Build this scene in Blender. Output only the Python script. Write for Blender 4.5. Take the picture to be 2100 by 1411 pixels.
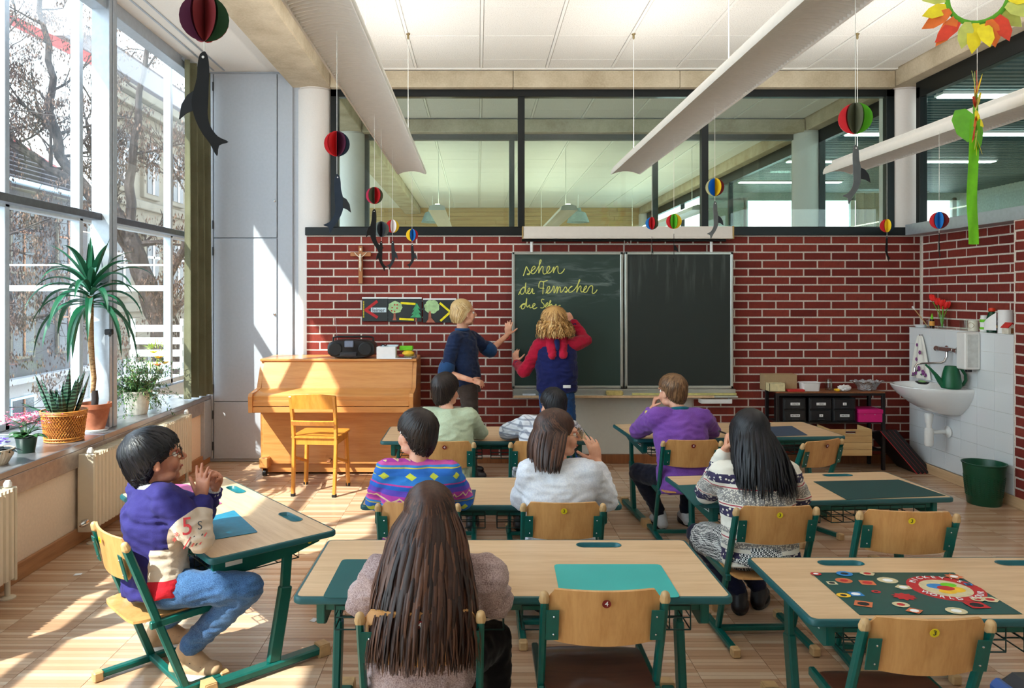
import bpy, bmesh, math, random
from mathutils import Vector, Matrix, noise
V = Vector
R = random.Random(7)
PI = math.pi
for o in list(bpy.data.objects): bpy.data.objects.remove(o)
SC = bpy.context.scene
COL = SC.collection

# ---------------------------------------------------------------- camera, sky, sun, exposure
CAMH = 1.58; FPX = 1516.0; CX = 980.0; CY = 605.0
cam = bpy.data.cameras.new('camera'); camo = bpy.data.objects.new('camera', cam); COL.objects.link(camo)
camo.location = (0, 0, CAMH); camo.rotation_euler = (PI/2, 0, 0)
cam.sensor_width = 36; cam.lens = FPX/2100*36
cam.shift_x = (1050-CX)/2100; cam.shift_y = -(705.5-CY)/2100
cam.clip_start = .05; cam.clip_end = 300
SC.camera = camo
SC.view_settings.view_transform = 'Standard'; SC.view_settings.look = 'None'
SC.view_settings.gamma = 1; SC.view_settings.use_curve_mapping = False
SC.view_settings.exposure = 0.92
world = bpy.data.worlds.new('sky'); SC.world = world; world.use_nodes = True
wn = world.node_tree; wn.nodes.clear()
wo = wn.nodes.new('ShaderNodeOutputWorld'); wb = wn.nodes.new('ShaderNodeBackground')
wtc = wn.nodes.new('ShaderNodeTexCoord'); wsx = wn.nodes.new('ShaderNodeSeparateXYZ'); wr = wn.nodes.new('ShaderNodeValToRGB')
wn.links.new(wtc.outputs['Generated'], wsx.inputs[0]); wn.links.new(wsx.outputs['Z'], wr.inputs[0])
wr.color_ramp.elements[0].position = 0.0; wr.color_ramp.elements[0].color = (.90, .97, 1.0, 1)
wr.color_ramp.elements[1].position = 1.0; wr.color_ramp.elements[1].color = (.50, .72, 1.0, 1)
wn.links.new(wr.outputs[0], wb.inputs[0]); wb.inputs[1].default_value = 2.8
wn.links.new(wb.outputs[0], wo.inputs[0])
SUNDIR = V((1, 1.08, -1.6)).normalized()
sl = bpy.data.lights.new('sun', 'SUN'); sl.energy = 6.5; sl.angle = .01; sl.color = (1, .95, .86)
so = bpy.data.objects.new('sun', sl); COL.objects.link(so); so.rotation_euler = SUNDIR.to_track_quat('-Z', 'Y').to_euler()
so.location = (-8, -4, 10)

# ---------------------------------------------------------------- helpers
def at(px, py, Y): return V(((px-CX)/FPX*Y, Y, CAMH-(py-CY)/FPX*Y))
def onz(px, py, z):
    Y = (CAMH-z)*FPX/(py-CY); return V(((px-CX)/FPX*Y, Y, z))
def lin(c): return c/12.92 if c <= .04045 else ((c+.055)/1.055)**2.4
def rgb(r, g=None, b=None):
    if g is None: r, g, b = r
    return (lin(r/255), lin(g/255), lin(b/255), 1)

class N:
    def __init__(s, name):
        s.m = bpy.data.materials.new(name); s.m.use_nodes = True; s.t = s.m.node_tree
        s.t.nodes.clear(); s.out = s.t.nodes.new('ShaderNodeOutputMaterial')
    def n(s, typ, **kw):
        x = s.t.nodes.new('ShaderNode'+typ)
        for k, v in kw.items():
            if k.startswith('i_'):
                key = k[2:]; key = int(key) if key.isdigit() else key.replace('_', ' ')
                x.inputs[key].default_value = v
            else: setattr(x, k, v)
        return x
    def l(s, a, b): s.t.links.new(a, b)
    def math(s, op, a, b=None, clamp=False):
        x = s.n('Math', operation=op, use_clamp=clamp)
        for i, q in enumerate((a, b)):
            if q is None: continue
            if isinstance(q, (int, float)): x.inputs[i].default_value = q
            else: s.l(q, x.inputs[i])
        return x.outputs[0]
    def mix(s, f, a, b, mode='MIX'):
        x = s.n('Mix', data_type='RGBA', blend_type=mode)
        for i, q in ((0, f), (6, a), (7, b)):
            if isinstance(q, (int, float)): x.inputs[i].default_value = q
            elif isinstance(q, tuple): x.inputs[i].default_value = q
            else: s.l(q, x.inputs[i])
        return x.outputs[2]
    def coord(s, scale=(1, 1, 1), which='Object', loc=(0, 0, 0), rot=(0, 0, 0)):
        tc = s.n('TexCoord'); mp = s.n('Mapping'); mp.inputs[3].default_value = scale
        mp.inputs[1].default_value = loc; mp.inputs[2].default_value = rot
        s.l(tc.outputs[which], mp.inputs[0]); return mp.outputs[0]
    def noise(s, vec, scale, detail=3, rough=.5, dist=0):
        x = s.n('TexNoise'); x.inputs['Scale'].default_value = scale; x.inputs['Detail'].default_value = detail
        x.inputs['Roughness'].default_value = rough; x.inputs['Distortion'].default_value = dist
        s.l(vec, x.inputs['Vector']); return x.outputs[0]
    def ramp(s, fac, stops):
        x = s.n('ValToRGB'); e = x.color_ramp.elements
        while len(e) < len(stops): e.new(.5)
        for i, (p, c) in enumerate(stops): e[i].position = p; e[i].color = c
        s.l(fac, x.inputs[0]); return x.outputs[0]
    def bsdf(s, col, rough=.5, metal=0, spec=.5, bump=None, bstr=.2, bdist=.002, sheen=0, coat=0, **kw):
        b = s.n('BsdfPrincipled')
        for key, q in (('Base Color', col), ('Roughness', rough)):
            if isinstance(q, (int, float, tuple)): b.inputs[key].default_value = q
            else: s.l(q, b.inputs[key])
        b.inputs['Metallic'].default_value = metal; b.inputs['Specular IOR Level'].default_value = spec
        b.inputs['Sheen Weight'].default_value = sheen; b.inputs['Coat Weight'].default_value = coat
        if bump is not None:
            bp = s.n('Bump'); bp.inputs['Strength'].default_value = bstr; bp.inputs['Distance'].default_value = bdist
            s.l(bump, bp.inputs['Height']); s.l(bp.outputs[0], b.inputs['Normal'])
        for k, v in kw.items(): b.inputs[k.replace('_', ' ')].default_value = v
        s.l(b.outputs[0], s.out.inputs[0]); s.b = b
        return s.m

MATS = {}
def plain(name, c, rough=.5, metal=0, var=.06, nscale=30, bstr=.05, **kw):
    if name in MATS: return MATS[name]
    m = N(name); col = rgb(c); vec = m.coord()
    n1 = m.noise(vec, nscale, 3)
    dark = tuple(x*(1-var*2) for x in col[:3])+(1,); lite = tuple(min(1, x*(1+var*2)) for x in col[:3])+(1,)
    cc = m.ramp(n1, [(.3, dark), (.7, lite)])
    MATS[name] = m.bsdf(cc, rough, metal, bump=n1, bstr=bstr, **kw); return MATS[name]
def wood(name, c1, c2, axis=0, rough=.4, scale=1.0, ring=6, coat=.1):
    m = N(name); s = [14*scale]*3; s[axis] = 1.1*scale
    vec = m.coord(tuple(s)); n1 = m.noise(vec, 2.2, 4, .6, .6); n2 = m.noise(vec, 12, 2)
    oi = m.n('ObjectInfo'); f = m.math('ADD', m.math('MULTIPLY', n1, .8), m.math('MULTIPLY', n2, .25))
    cc = m.ramp(f, [(.32, rgb(c2)), (.62, rgb(c1))])
    cc = m.mix(m.math('MULTIPLY', oi.outputs['Random'], .12), cc, rgb(c2))
    MATS[name] = m.bsdf(cc, rough, bump=f, bstr=.06, coat=coat); return MATS[name]
def fabric(name, c, c2=None, nscale=350, rough=.9, bstr=.35, sheen=.15, big=5):
    m = N(name); vec = m.coord(); n1 = m.noise(vec, nscale, 2); n2 = m.noise(vec, big, 3)
    c2 = c2 or tuple(x*.72 for x in c)
    cc = m.ramp(m.math('ADD', m.math('MULTIPLY', n1, .6), m.math('MULTIPLY', n2, .4)), [(.35, rgb(c2)), (.6, rgb(c))])
    MATS[name] = m.bsdf(cc, rough, bump=n1, bstr=bstr, bdist=.002, sheen=sheen, spec=.2); return MATS[name]
def glow(name, c, s):
    m = N(name); e = m.n('Emission'); e.inputs[0].default_value = rgb(c); e.inputs[1].default_value = s
    m.l(e.outputs[0], m.out.inputs[0]); MATS[name] = m.m; return m.m
def glassy(name, tint=(.93, .98, .96), refl=.9, rough=.0, haze=0.0):
    m = N(name); tr = m.n('BsdfTransparent'); tr.inputs[0].default_value = tint+(1,)
    gl = m.n('BsdfGlossy'); gl.inputs['Roughness'].default_value = rough
    fr = m.n('LayerWeight'); fr.inputs[0].default_value = .5
    fz = m.math('ADD', m.math('MULTIPLY', m.math('POWER', fr.outputs[1], 5), .85), .035)
    mx = m.n('MixShader'); m.l(m.math('MULTIPLY', fz, refl), mx.inputs[0]); m.l(tr.outputs[0], mx.inputs[1]); m.l(gl.outputs[0], mx.inputs[2])
    last = mx.outputs[0]
    if haze > 0:
        df = m.n('BsdfTranslucent'); df.inputs[0].default_value = (.9, .95, 1, 1)
        vec = m.coord((1, 1, .6)); nz = m.noise(vec, 1.3, 5, .6)
        m2 = m.n('MixShader'); m.l(m.math('MULTIPLY', m.ramp(nz, [(.35, (0, 0, 0, 1)), (.75, (1, 1, 1, 1))]), haze), m2.inputs[0])
        m.l(last, m2.inputs[1]); m.l(df.outputs[0], m2.inputs[2]); last = m2.outputs[0]
    m.l(last, m.out.inputs[0]); MATS[name] = m.m; return m.m

def setp(o, label=None, cat=None, group=None, kind=None):
    if label: o['label'] = label
    if cat: o['category'] = cat
    if group: o['group'] = group
    if kind: o['kind'] = kind
    return o
def thing(name, label, cat, loc=(0, 0, 0), rz=0, group=None, kind=None):
    o = bpy.data.objects.new(name, None); COL.objects.link(o); o.empty_display_size = .05
    o.location = loc; o.rotation_euler = (0, 0, rz); setp(o, label, cat, group, kind); return o
def clone(root, loc=None, rz=None, label=None, group=None):
    r = root.copy(); COL.objects.link(r)
    if loc is not None: r.location = loc
    if rz is not None: r.rotation_euler = (0, 0, rz)
    if label: r['label'] = label
    if group: r['group'] = group
    def rec(src, dst):
        for ch in KIDS.get(src.name, []):
            c = ch.copy(); COL.objects.link(c); c.parent = dst; KIDS.setdefault(dst.name, []).append(c); rec(ch, c)
    rec(root, r); return r
KIDS = {}
def link(name, me, mat=None, parent=None, loc=None, rot=None):
    o = bpy.data.objects.new(name, me); COL.objects.link(o)
    if mat is not None and not me.materials: me.materials.append(mat)
    if parent is not None: o.parent = parent; KIDS.setdefault(parent.name, []).append(o)
    if loc is not None: o.location = loc
    if rot is not None: o.rotation_euler = rot
    return o

class MB:
    """collects shapes and links them as one mesh object"""
    def __init__(s): s.bm = bmesh.new(); s.slot = 0
    def _f(s, vs):
        try: f = s.bm.faces.new(vs); f.material_index = s.slot; return f
        except ValueError: return None
    def box(s, x0, x1, y0, y1, z0, z1, bev=0, M=None, seg=1):
        c = [(x0, y0, z0), (x1, y0, z0), (x1, y1, z0), (x0, y1, z0), (x0, y0, z1), (x1, y0, z1), (x1, y1, z1), (x0, y1, z1)]
        vs = [s.bm.verts.new(M @ V(p) if M else V(p)) for p in c]
        fs = [s._f([vs[i] for i in q]) for q in ((3, 2, 1, 0), (4, 5, 6, 7), (0, 1, 5, 4), (1, 2, 6, 5), (2, 3, 7, 6), (3, 0, 4, 7))]
        if bev > 0:
            es = list({e for f in fs for e in f.edges})
            bmesh.ops.bevel(s.bm, geom=es, offset=bev, segments=seg, affect='EDGES', clamp_overlap=True)
        return s
    def beam(s, p0, p1, w, h, up=(0, 0, 1), bev=0):
        p0 = V(p0); p1 = V(p1); d = p1-p0; L = d.length; d.normalize(); u = V(up)
        sx = d.cross(u)
        if sx.length < 1e-4: sx = d.cross(V((0, 1, 0)))
        sx.normalize(); u = sx.cross(d)
        M = Matrix((( sx.x, d.x, u.x, p0.x), (sx.y, d.y, u.y, p0.y), (sx.z, d.z, u.z, p0.z), (0, 0, 0, 1)))
        return s.box(-w/2, w/2, 0, L, -h/2, h/2, bev, M)
    def rings(s, rs, cap=True, closed=False):
        """rs: list of lists of points"""
        vr = [[s.bm.verts.new(p) for p in r] for r in rs]; n = len(vr[0])
        for a in range(len(vr)-1):
            for i in range(n):
                s._f((vr[a][i], vr[a][(i+1) % n], vr[a+1][(i+1) % n], vr[a+1][i]))
        if closed:
            for i in range(n): s._f((vr[-1][i], vr[-1][(i+1) % n], vr[0][(i+1) % n], vr[0][i]))
        elif cap:
            s._f(list(reversed(vr[0]))); s._f(vr[-1])
        return s
    def tube(s, pts, r, n=8, cap=True, flat=1.0, up=None, closed=False):
        pts = [V(p) for p in pts]; m = len(pts)
        rr = [r]*m if isinstance(r, (int, float)) else r
        rs = []; prev = None
        for i, p in enumerate(pts):
            if closed: d = (pts[(i+1) % m]-pts[i-1])
            else: d = (pts[min(i+1, m-1)]-pts[max(i-1, 0)])
            if d.length < 1e-9: d = V((0, 0, 1))
            d.normalize()
            if prev is None:
                u = V(up) if up else (V((0, 0, 1)) if abs(d.z) < .9 else V((0, 1, 0)))
            else: u = prev
            sx = d.cross(u)
            if sx.length < 1e-5: sx = d.cross(V((1, 0, 0)))
            sx.normalize(); u = sx.cross(d); u.normalize(); prev = u
            rs.append([p+(sx*math.cos(2*PI*k/n)+u*flat*math.sin(2*PI*k/n))*rr[i] for k in range(n)])
        return s.rings(rs, cap, closed)
    def cyl(s, p0, p1, r0, r1=None, n=16):
        return s.tube([p0, p1], [r0, r0 if r1 is None else r1], n)
    def capsule(s, p0, p1, r0, r1, n=12, fl=1.0, up=None):
        """tapered limb with rounded ends"""
        p0 = V(p0); p1 = V(p1); d = (p1-p0); L = d.length
        if L < 1e-6: return s.ell(p0, (r0, r0, r0))
        d.normalize(); pts = []; rr = []
        for a in (-1, -.8, -.45): pts.append(p0+d*r0*a); rr.append(r0*math.sqrt(max(.004, 1-a*a)))
        for t in (0, .33, .66, 1): pts.append(p0.lerp(p1, t)); rr.append(r0+(r1-r0)*t)
        for a in (.45, .8, 1): pts.append(p1+d*r1*a); rr.append(r1*math.sqrt(max(.004, 1-a*a)))
        return s.tube(pts, rr, n, True, fl, up)
    def ell(s, c, r, M=None, nu=16, nv=10):
        c = V(c); rs = []
        for j in range(nv+1):
            th = PI*j/nv; z = -math.cos(th); q = max(math.sin(th), .004)
            ring = []
            for i in range(nu):
                p = V((r[0]*q*math.cos(2*PI*i/nu), r[1]*q*math.sin(2*PI*i/nu), r[2]*z))
                if M: p = M @ p
                ring.append(c+p)
            rs.append(ring)
        return s.rings(rs)
    def lathe(s, prof, c=(0, 0, 0), n=24, M=None, ang=2*PI, cap=True, fn=None):
        rs = []; c = V(c)
        for (r, z) in prof:
            ring = []
            for i in range(n):
                a = ang*i/n; q = r if fn is None else fn(r, z, a)
                p = V((q*math.cos(a), q*math.sin(a), z)); ring.append(c+(M @ p if M else p))
            rs.append(ring)
        return s.rings(rs, cap)
    def prism(s, pts, z0, z1, M=None, bev=0):
        a = [s.bm.verts.new((M @ V((p[0], p[1], z0))) if M else V((p[0], p[1], z0))) for p in pts]
        b = [s.bm.verts.new((M @ V((p[0], p[1], z1))) if M else V((p[0], p[1], z1))) for p in pts]
        n = len(pts); fs = [s._f(list(reversed(a))), s._f(b)]
        for i in range(n): fs.append(s._f((a[i], a[(i+1) % n], b[(i+1) % n], b[i])))
        if bev > 0:
            es = [e for e in fs[0].edges]+[e for e in fs[1].edges]
            bmesh.ops.bevel(s.bm, geom=es, offset=bev, segments=2, affect='EDGES')
        return s
    def holed(s, outer, holes, z0, z1):
        bm2 = bmesh.new(); loops = []
        for lp in [outer]+holes:
            vs = [bm2.verts.new((p[0], p[1], z1)) for p in lp]
            for i in range(len(vs)): bm2.edges.new((vs[i], vs[(i+1) % len(vs)]))
        bmesh.ops.triangle_fill(bm2, use_beauty=True, edges=bm2.edges[:])
        bm2.verts.index_update()
        top = [s.bm.verts.new(v.co) for v in bm2.verts]; bot = [s.bm.verts.new((v.co.x, v.co.y, z0)) for v in bm2.verts]
        for f in bm2.faces:
            ids = [v.index for v in f.verts]
            if f.normal.z < 0 or f.calc_area() and (f.verts[1].co-f.verts[0].co).cross(f.verts[2].co-f.verts[0].co).z < 0: ids = ids[::-1]
            s._f([top[i] for i in ids]); s._f([bot[i] for i in reversed(ids)])
        k = 0
        for lp in [outer]+holes:
            n = len(lp)
            for i in range(n):
                a, b = k+i, k+(i+1) % n
                s._f((bot[a], bot[b], top[b], top[a]))
            k += n
        bm2.free(); return s
    def grid(s, f, nu, nv, thick=0):
        vs = [[s.bm.verts.new(f(u/nu, v/nv)) for v in range(nv+1)] for u in range(nu+1)]
        fs = []
        for u in range(nu):
            for v in range(nv): fs.append(s._f((vs[u][v], vs[u+1][v], vs[u+1][v+1], vs[u][v+1])))
        if thick:
            bmesh.ops.recalc_face_normals(s.bm, faces=[f for f in fs if f])
            bmesh.ops.solidify(s.bm, geom=[f for f in fs if f], thickness=thick)
        return s
    def mesh(s, name='m', smooth=True, angle=35, recalc=True):
        if recalc: bmesh.ops.recalc_face_normals(s.bm, faces=s.bm.faces)
        me = bpy.data.meshes.new(name); s.bm.to_mesh(me); s.bm.free()
        if smooth and len(me.polygons):
            me.polygons.foreach_set('use_smooth', [True]*len(me.polygons)); me.set_sharp_from_angle(angle=math.radians(angle))
        return me
    def out(s, name, mat, parent=None, loc=None, rot=None, smooth=True, angle=35, world=False, recalc=True):
        if world and parent is not None:
            bmesh.ops.transform(s.bm, matrix=parent.matrix_basis.inverted(), verts=s.bm.verts)
        me = s.mesh(name, smooth, angle, recalc)
        mats = mat if isinstance(mat, (list, tuple)) else [mat]
        for m in mats: me.materials.append(m)
        return link(name, me, None, parent, loc, rot)

def rrect(x0, x1, y0, y1, r, n=4):
    pts = []
    for cx, cy, a in ((x1-r, y1-r, 0), (x0+r, y1-r, 90), (x0+r, y0+r, 180), (x1-r, y0+r, 270)):
        for i in range(n+1):
            t = math.radians(a+90*i/n); pts.append((cx+r*math.cos(t), cy+r*math.sin(t)))
    return pts
def tag(o, label, cat, group=None, kind=None): return setp(o, label, cat, group, kind)
def text(body, size, mat, parent, loc, rot, name='lettering', ext=.0005, align='CENTER', sx=1):
    cu = bpy.data.curves.new(name, 'FONT'); cu.body = body; cu.size = size; cu.extrude = ext; cu.align_x = align; cu.align_y = 'CENTER'
    cu.resolution_u = 3
    t = bpy.data.objects.new('tmp', cu); COL.objects.link(t)
    dg = bpy.context.evaluated_depsgraph_get(); me = bpy.data.meshes.new_from_object(t.evaluated_get(dg))
    bpy.data.objects.remove(t)
    me.materials.clear(); me.materials.append(mat)
    o = link(name, me, None, parent, loc, rot); o.scale = (sx, 1, 1); return o

# ---------------------------------------------------------------- materials
m = N('brick'); vec = m.coord((1, 1, 1)); oi = m.n('ObjectInfo'); ge = m.n('NewGeometry')
rnd = m.math('FRACT', m.math('ADD', oi.outputs['Random'], ge.outputs['Random Per Island']))
v2 = m.coord((60, 60, 6)); st = m.noise(v2, 3, 3); nz = m.noise(vec, 25, 4, .6)
c = m.ramp(rnd, [(0, rgb(112, 40, 34)), (.5, rgb(128, 48, 39)), (1, rgb(140, 58, 46))])
c = m.mix(m.math('MULTIPLY', m.ramp(nz, [(.4, (0, 0, 0, 1)), (.8, (1, 1, 1, 1))]), .35), c, rgb(84, 34, 34))
MATS['brick'] = m.bsdf(c, .75, bump=m.math('ADD', st, nz), bstr=.5, bdist=.004, spec=.3)
plain('mortar', (214, 204, 194), .95, var=.06, nscale=90, bstr=.4)
plain('white_plaster', (232, 228, 222), .9, var=.01, nscale=60, bstr=.1)
plain('warm_plaster', (226, 205, 182), .9, var=.02, nscale=60, bstr=.1)
plain('column_paint', (228, 222, 218), .8, var=.01, nscale=80, bstr=.1)
plain('grey_door', (176, 182, 192), .5, var=.015, nscale=40, bstr=.03)
plain('dark_line', (50, 52, 56), .7)
m = N('concrete'); vec = m.coord(); n1 = m.noise(vec, 2.5, 6, .65); n2 = m.noise(vec, 60, 3)
MATS['concrete'] = m.bsdf(m.ramp(m.math('ADD', m.math('MULTIPLY', n1, .8), m.math('MULTIPLY', n2, .2)), [(.35, rgb(166, 150, 124)), (.65, rgb(206, 192, 168))]), .85, bump=n2, bstr=.3)
m = N('ceiling_tile'); vec = m.coord(); n1 = m.noise(vec, 130, 2, .7); oi = m.n('ObjectInfo')
MATS['ceiling_tile'] = m.bsdf(m.mix(m.math('MULTIPLY', oi.outputs['Random'], .35), m.ramp(n1, [(.33, rgb(196, 194, 190)), (.5, rgb(236, 234, 230))]), rgb(222, 220, 216)), .95, bump=n1, bstr=.6, bdist=.003)
plain('tee_bar', (238, 237, 234), .5, var=.01)
plain('black_frame', (14, 20, 22), .35, metal=.3)
plain('grey_frame', (176, 184, 194), .35, metal=.4, var=.03)
plain('dark_transom', (92, 92, 100), .4, metal=.5)
m = N('window_sill'); vec = m.coord((3, 1, 3)); n1 = m.noise(vec, 4, 3)
MATS['window_sill'] = m.bsdf(m.ramp(n1, [(.3, rgb(150, 152, 158)), (.7, rgb(182, 184, 190))]), .28, metal=.75)
glassy('window_glass', (.95, .985, .98), 1.0, 0, .010)
glassy('green_glass', (.90, .975, .955), 1.0)
glassy('clear_glass', (.93, .97, .95), .9)
# parquet
m = N('parquet'); oi = m.n('NewGeometry'); vec = m.coord((1.5, 40, 40)); n1 = m.noise(vec, 2.5, 4, .6)
r1 = oi.outputs['Random Per Island']
c = m.ramp(r1, [(0, rgb(176, 138, 108)), (.35, rgb(198, 162, 130)), (.7, rgb(210, 178, 148)), (1, rgb(222, 196, 168))])
c = m.mix(m.math('MULTIPLY', n1, .3), c, rgb(160, 120, 92))
MATS['parquet'] = m.bsdf(c, .26, bump=n1, bstr=.05, coat=.25, Coat_Roughness=.12)
m = N('parquet_sheet'); vec = m.coord()
br = m.n('TexBrick'); m.l(vec, br.inputs[0]); br.inputs['Scale'].default_value = 1; br.inputs['Brick Width'].default_value = .3; br.inputs['Row Height'].default_value = .028
br.inputs['Mortar Size'].default_value = .0008; br.inputs['Color1'].default_value = rgb(170, 132, 98); br.inputs['Color2'].default_value = rgb(212, 184, 148); br.inputs['Mortar'].default_value = rgb(110, 80, 55)
MATS['parquet_sheet'] = m.bsdf(br.outputs[0], .3)
wood('beech_laminate', (224, 190, 150), (204, 166, 124), 0, .38, 1.0)
wood('beech_ply', (212, 160, 100), (190, 134, 76), 2, .35, .8, coat=.2)
wood('shaded_seat_ply', (96, 58, 44), (70, 40, 32), 0, .3, .8, coat=.3)  # darkened copy of the seat plywood, with the shade put into its colour
wood('piano_wood', (218, 152, 88), (198, 126, 64), 0, .3, .8, coat=.3)
wood('chair_wood', (222, 150, 62), (198, 122, 42), 2, .3, .8, coat=.3)
wood('pine', (214, 178, 122), (186, 144, 92), 0, .6, .5, coat=0)
wood('skirting_wood', (176, 126, 84), (150, 102, 66), 1, .45, .8)
wood('skirting_light', (222, 190, 150), (200, 164, 122), 1, .45, .8)
wood('brown_wood', (150, 92, 52), (120, 70, 38), 2, .5, 1)
plain('cap_beige', (196, 160, 112), .5)
plain('green_metal', (6, 92, 84), .32, metal=.15, var=.04)
plain('edge_band', (20, 84, 88), .4, var=.03)
plain('trough_green', (10, 96, 104), .35)
plain('dark_green_metal', (10, 56, 54), .4, metal=.2)
plain('chrome', (210, 212, 215), .12, metal=1)
plain('black_plastic', (16, 17, 20), .35)
plain('white_plastic', (232, 232, 230), .35, var=.01)
plain('white_enamel', (236, 240, 242), .12, var=.005, coat=.5)
plain('radiator_paint', (214, 200, 176), .4, var=.01)
plain('lamp_white', (236, 232, 226), .45, var=.01)
plain('string', (235, 235, 230), .8)
plain('paper_white', (240, 240, 240), .8, var=.01)
# ================================================================ the room
ZC = 3.70
def st(o, kind='structure'): o['kind'] = kind; return o
# floor -----------------------------------------------------------
fl = st(MB().box(-3.4, 9.2, -3, 19, -.2, -.004).out('floor', MATS['parquet_sheet'], None))
b = MB(); w = .315; x = -2.545; g = .0011
while x < 4.16:
    y = 2.55+R.uniform(-.03, 0); xe = min(x+w, 4.165)
    while y < 6.93:
        h = .0275; off = 0
        b.box(x+g, xe-g, y+g*.7, min(y+h, 6.94)-g*.7, -.01, R.uniform(-.0004, .0004)); y += h
    x += w
ps = b.out('parquet_strips', MATS['parquet'], fl, smooth=False); ps['kind'] = 'stuff'
# brick walls -----------------------------------------------------
CW, CH, JT = .26, .0765, .0135
def brick_mesh(L, dep=.03, H=CH-JT):
    return MB().box(-L/2, L/2, 0, dep, -H/2, H/2, .0022).mesh('brick', smooth=False)
BM = {}
def bricks(parent, x0, x1, nz0, nz1, place, skip=None, limit=300, phase=0.0):
    lst = []
    for k in range(nz0, nz1):
        zc = 2.135-CH*(k+.5)
        x = x0-(CW*(.5 if (k % 2) else 0))-phase
        while x < x1-.02:
            a = max(x, x0); e = min(x+CW, x1)-JT; x += CW
            if e-a < .03: continue
            if skip and skip((a+e)/2, zc, a, e): continue
            lst.append((a, e, zc))
    rest = MB()
    for i, (a, e, zc) in enumerate(lst):
        L = round(e-a, 3); loc, rz = place((a+e)/2, zc); dy = R.uniform(-.0015, .0015)
        if i < limit:
            if L not in BM: BM[L] = brick_mesh(L); BM[L].materials.append(MATS['brick'])
            o = link('brick', BM[L], None, parent, loc, (0, 0, rz))
            o.location += Matrix.Rotation(rz, 3, 'Z') @ V((0, dy, 0))
        else:
            H = CH-JT; M = Matrix.Translation(loc) @ Matrix.Rotation(rz, 4, 'Z')
            rest.box(-L/2, L/2, dy, .03, -H/2, H/2, 0, M)
    if len(rest.bm.verts):
        o = rest.out('bricks', MATS['brick'], parent, smooth=False); o['kind'] = 'stuff'
    else: rest.bm.free()
wb_ = st(MB().box(-1.61, 4.3, 6.9532, 7.05, 0, 2.14).out('wall_back', MATS['mortar'], None))
def hid(c, z, a, e):
    if .34 < a and e < 2.34 and .74 < z < 1.95: return True
    if .735 < c < 2.01 and z < .73: return True
    return False
bricks(wb_, -1.61, 4.17, 0, 27, lambda c, z: (V((c, 6.95, z)), 0), hid, 300)
wr_ = st(MB().box(4.1732, 4.3, 5.5, 7.05, 0, 2.14)  .box(4.0032, 4.3, 2.0, 5.52, 0, 2.14).out('wall_right', MATS['mortar'], None))
bricks(wr_, 5.54, 6.94, 0, 12, lambda c, z: (V((4.17, c, z)), -PI/2), None, 300)
bricks(wr_, 4.6, 5.52, 0, 27, lambda c, z: (V((4.0, c, z)), -PI/2), None, 200)
# tiled splash block behind the basin
tb = MB().box(4.004, 4.17, 5.522, 6.85, .085, 1.272).out('tile_backing', MATS['white_plaster'], wr_)
m = N('glazed_tile'); vec = m.coord((1, 1, 1)); MATS['glazed_tile'] = m.bsdf(rgb(226, 232, 236), .14, coat=.4, bump=m.noise(vec, 4, 2), bstr=.02)
tl = {}
y = 5.522
while y < 6.84:
    ye = min(y+.2, 6.85)
    for k in range(8):
        z0 = .085+k*.15; z1 = min(z0+.15, 1.277)
        key = (round(ye-y, 3), round(z1-z0, 3))
        if key not in tl:
            tl[key] = MB().box(0, .006, 0, key[0]-.0016, 0, key[1]-.0016, .0008).mesh('tile', smooth=False); tl[key].materials.append(MATS['glazed_tile'])
        link('tile', tl[key], None, wr_, V((3.998, y+.0008, z0+.0008)))
    y += .2
MB().box(3.996, 4.175, 5.522, 6.85, 1.2725, 1.283, .002).out('ledge_cap', MATS['glazed_tile'], wr_)
# unseen rest of the room
st(MB().box(4.006, 4.3, -2.6, 2.0, 0, 2.14).out('wall_right_rear', MATS['white_plaster'], None))
st(MB().box(-3.4, 4.4, -2.8, -2.6, 0, 4.25).out('wall_rear', MATS['white_plaster'], None))
# skirting
st(MB().box(-.5, .7, 6.932, 6.95, 0, .055, .003).out('baseboard_back', MATS['brown_wood'], None))
st(MB().box(.7, 4.1, 6.925, 6.95, 0, .085, .003).out('baseboard_back_right', MATS['brown_wood'], None))
st(MB().box(3.982, 4.0, 2.0, 6.88, 0, .082, .003).out('baseboard_right', MATS['skirting_light'], None))
st(MB().box(-2.55, -2.53, -2.6, 6.99, 0, .10, .003).out('baseboard_left', MATS['skirting_wood'], None))
# white plaster panel under the board
st(MB().box(.735, 2.01, 6.938, 6.96, .086, .735, .002).out('trim_1', plain('board_panel', (206, 202, 190), .8, var=.01), None))
# concrete beams and columns
st(MB().box(-1.765, -1.395, -2.6, 18, 3.55, 3.99, .008).out('trim_2', MATS['concrete'], None))
bb = MB()
for a, e in ((-1.39, .33), (.334, 1.9), (1.904, 3.925)): bb.box(a, e, 6.95, 7.2, 3.535, 3.69, .004)
st(bb.out('trim_3', MATS['concrete'], None))
st(MB().box(3.93, 4.3, -2.6, 18, 3.55, 3.99, .008).out('trim_4', MATS['concrete'], None))
st(MB().box(-1.39, 3.925, 8.86, 9.1, 3.535, 3.69, .006).out('trim_5', MATS['concrete'], None))
for i, (cx, cy, r) in enumerate(((-1.575, 7.155, .186), (4.1, 7.165, .186), (-1.55, 9.05, .186), (4.02, 9.0, .186), (4.1, 18, .186))):
    st(MB().lathe([(r, 0), (r, 3.53), (r-.008, 3.54), (r-.008, 3.55)], (cx, cy, 0), 40).out('trim_%d' % (6+i), MATS['column_paint'], None))
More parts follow.
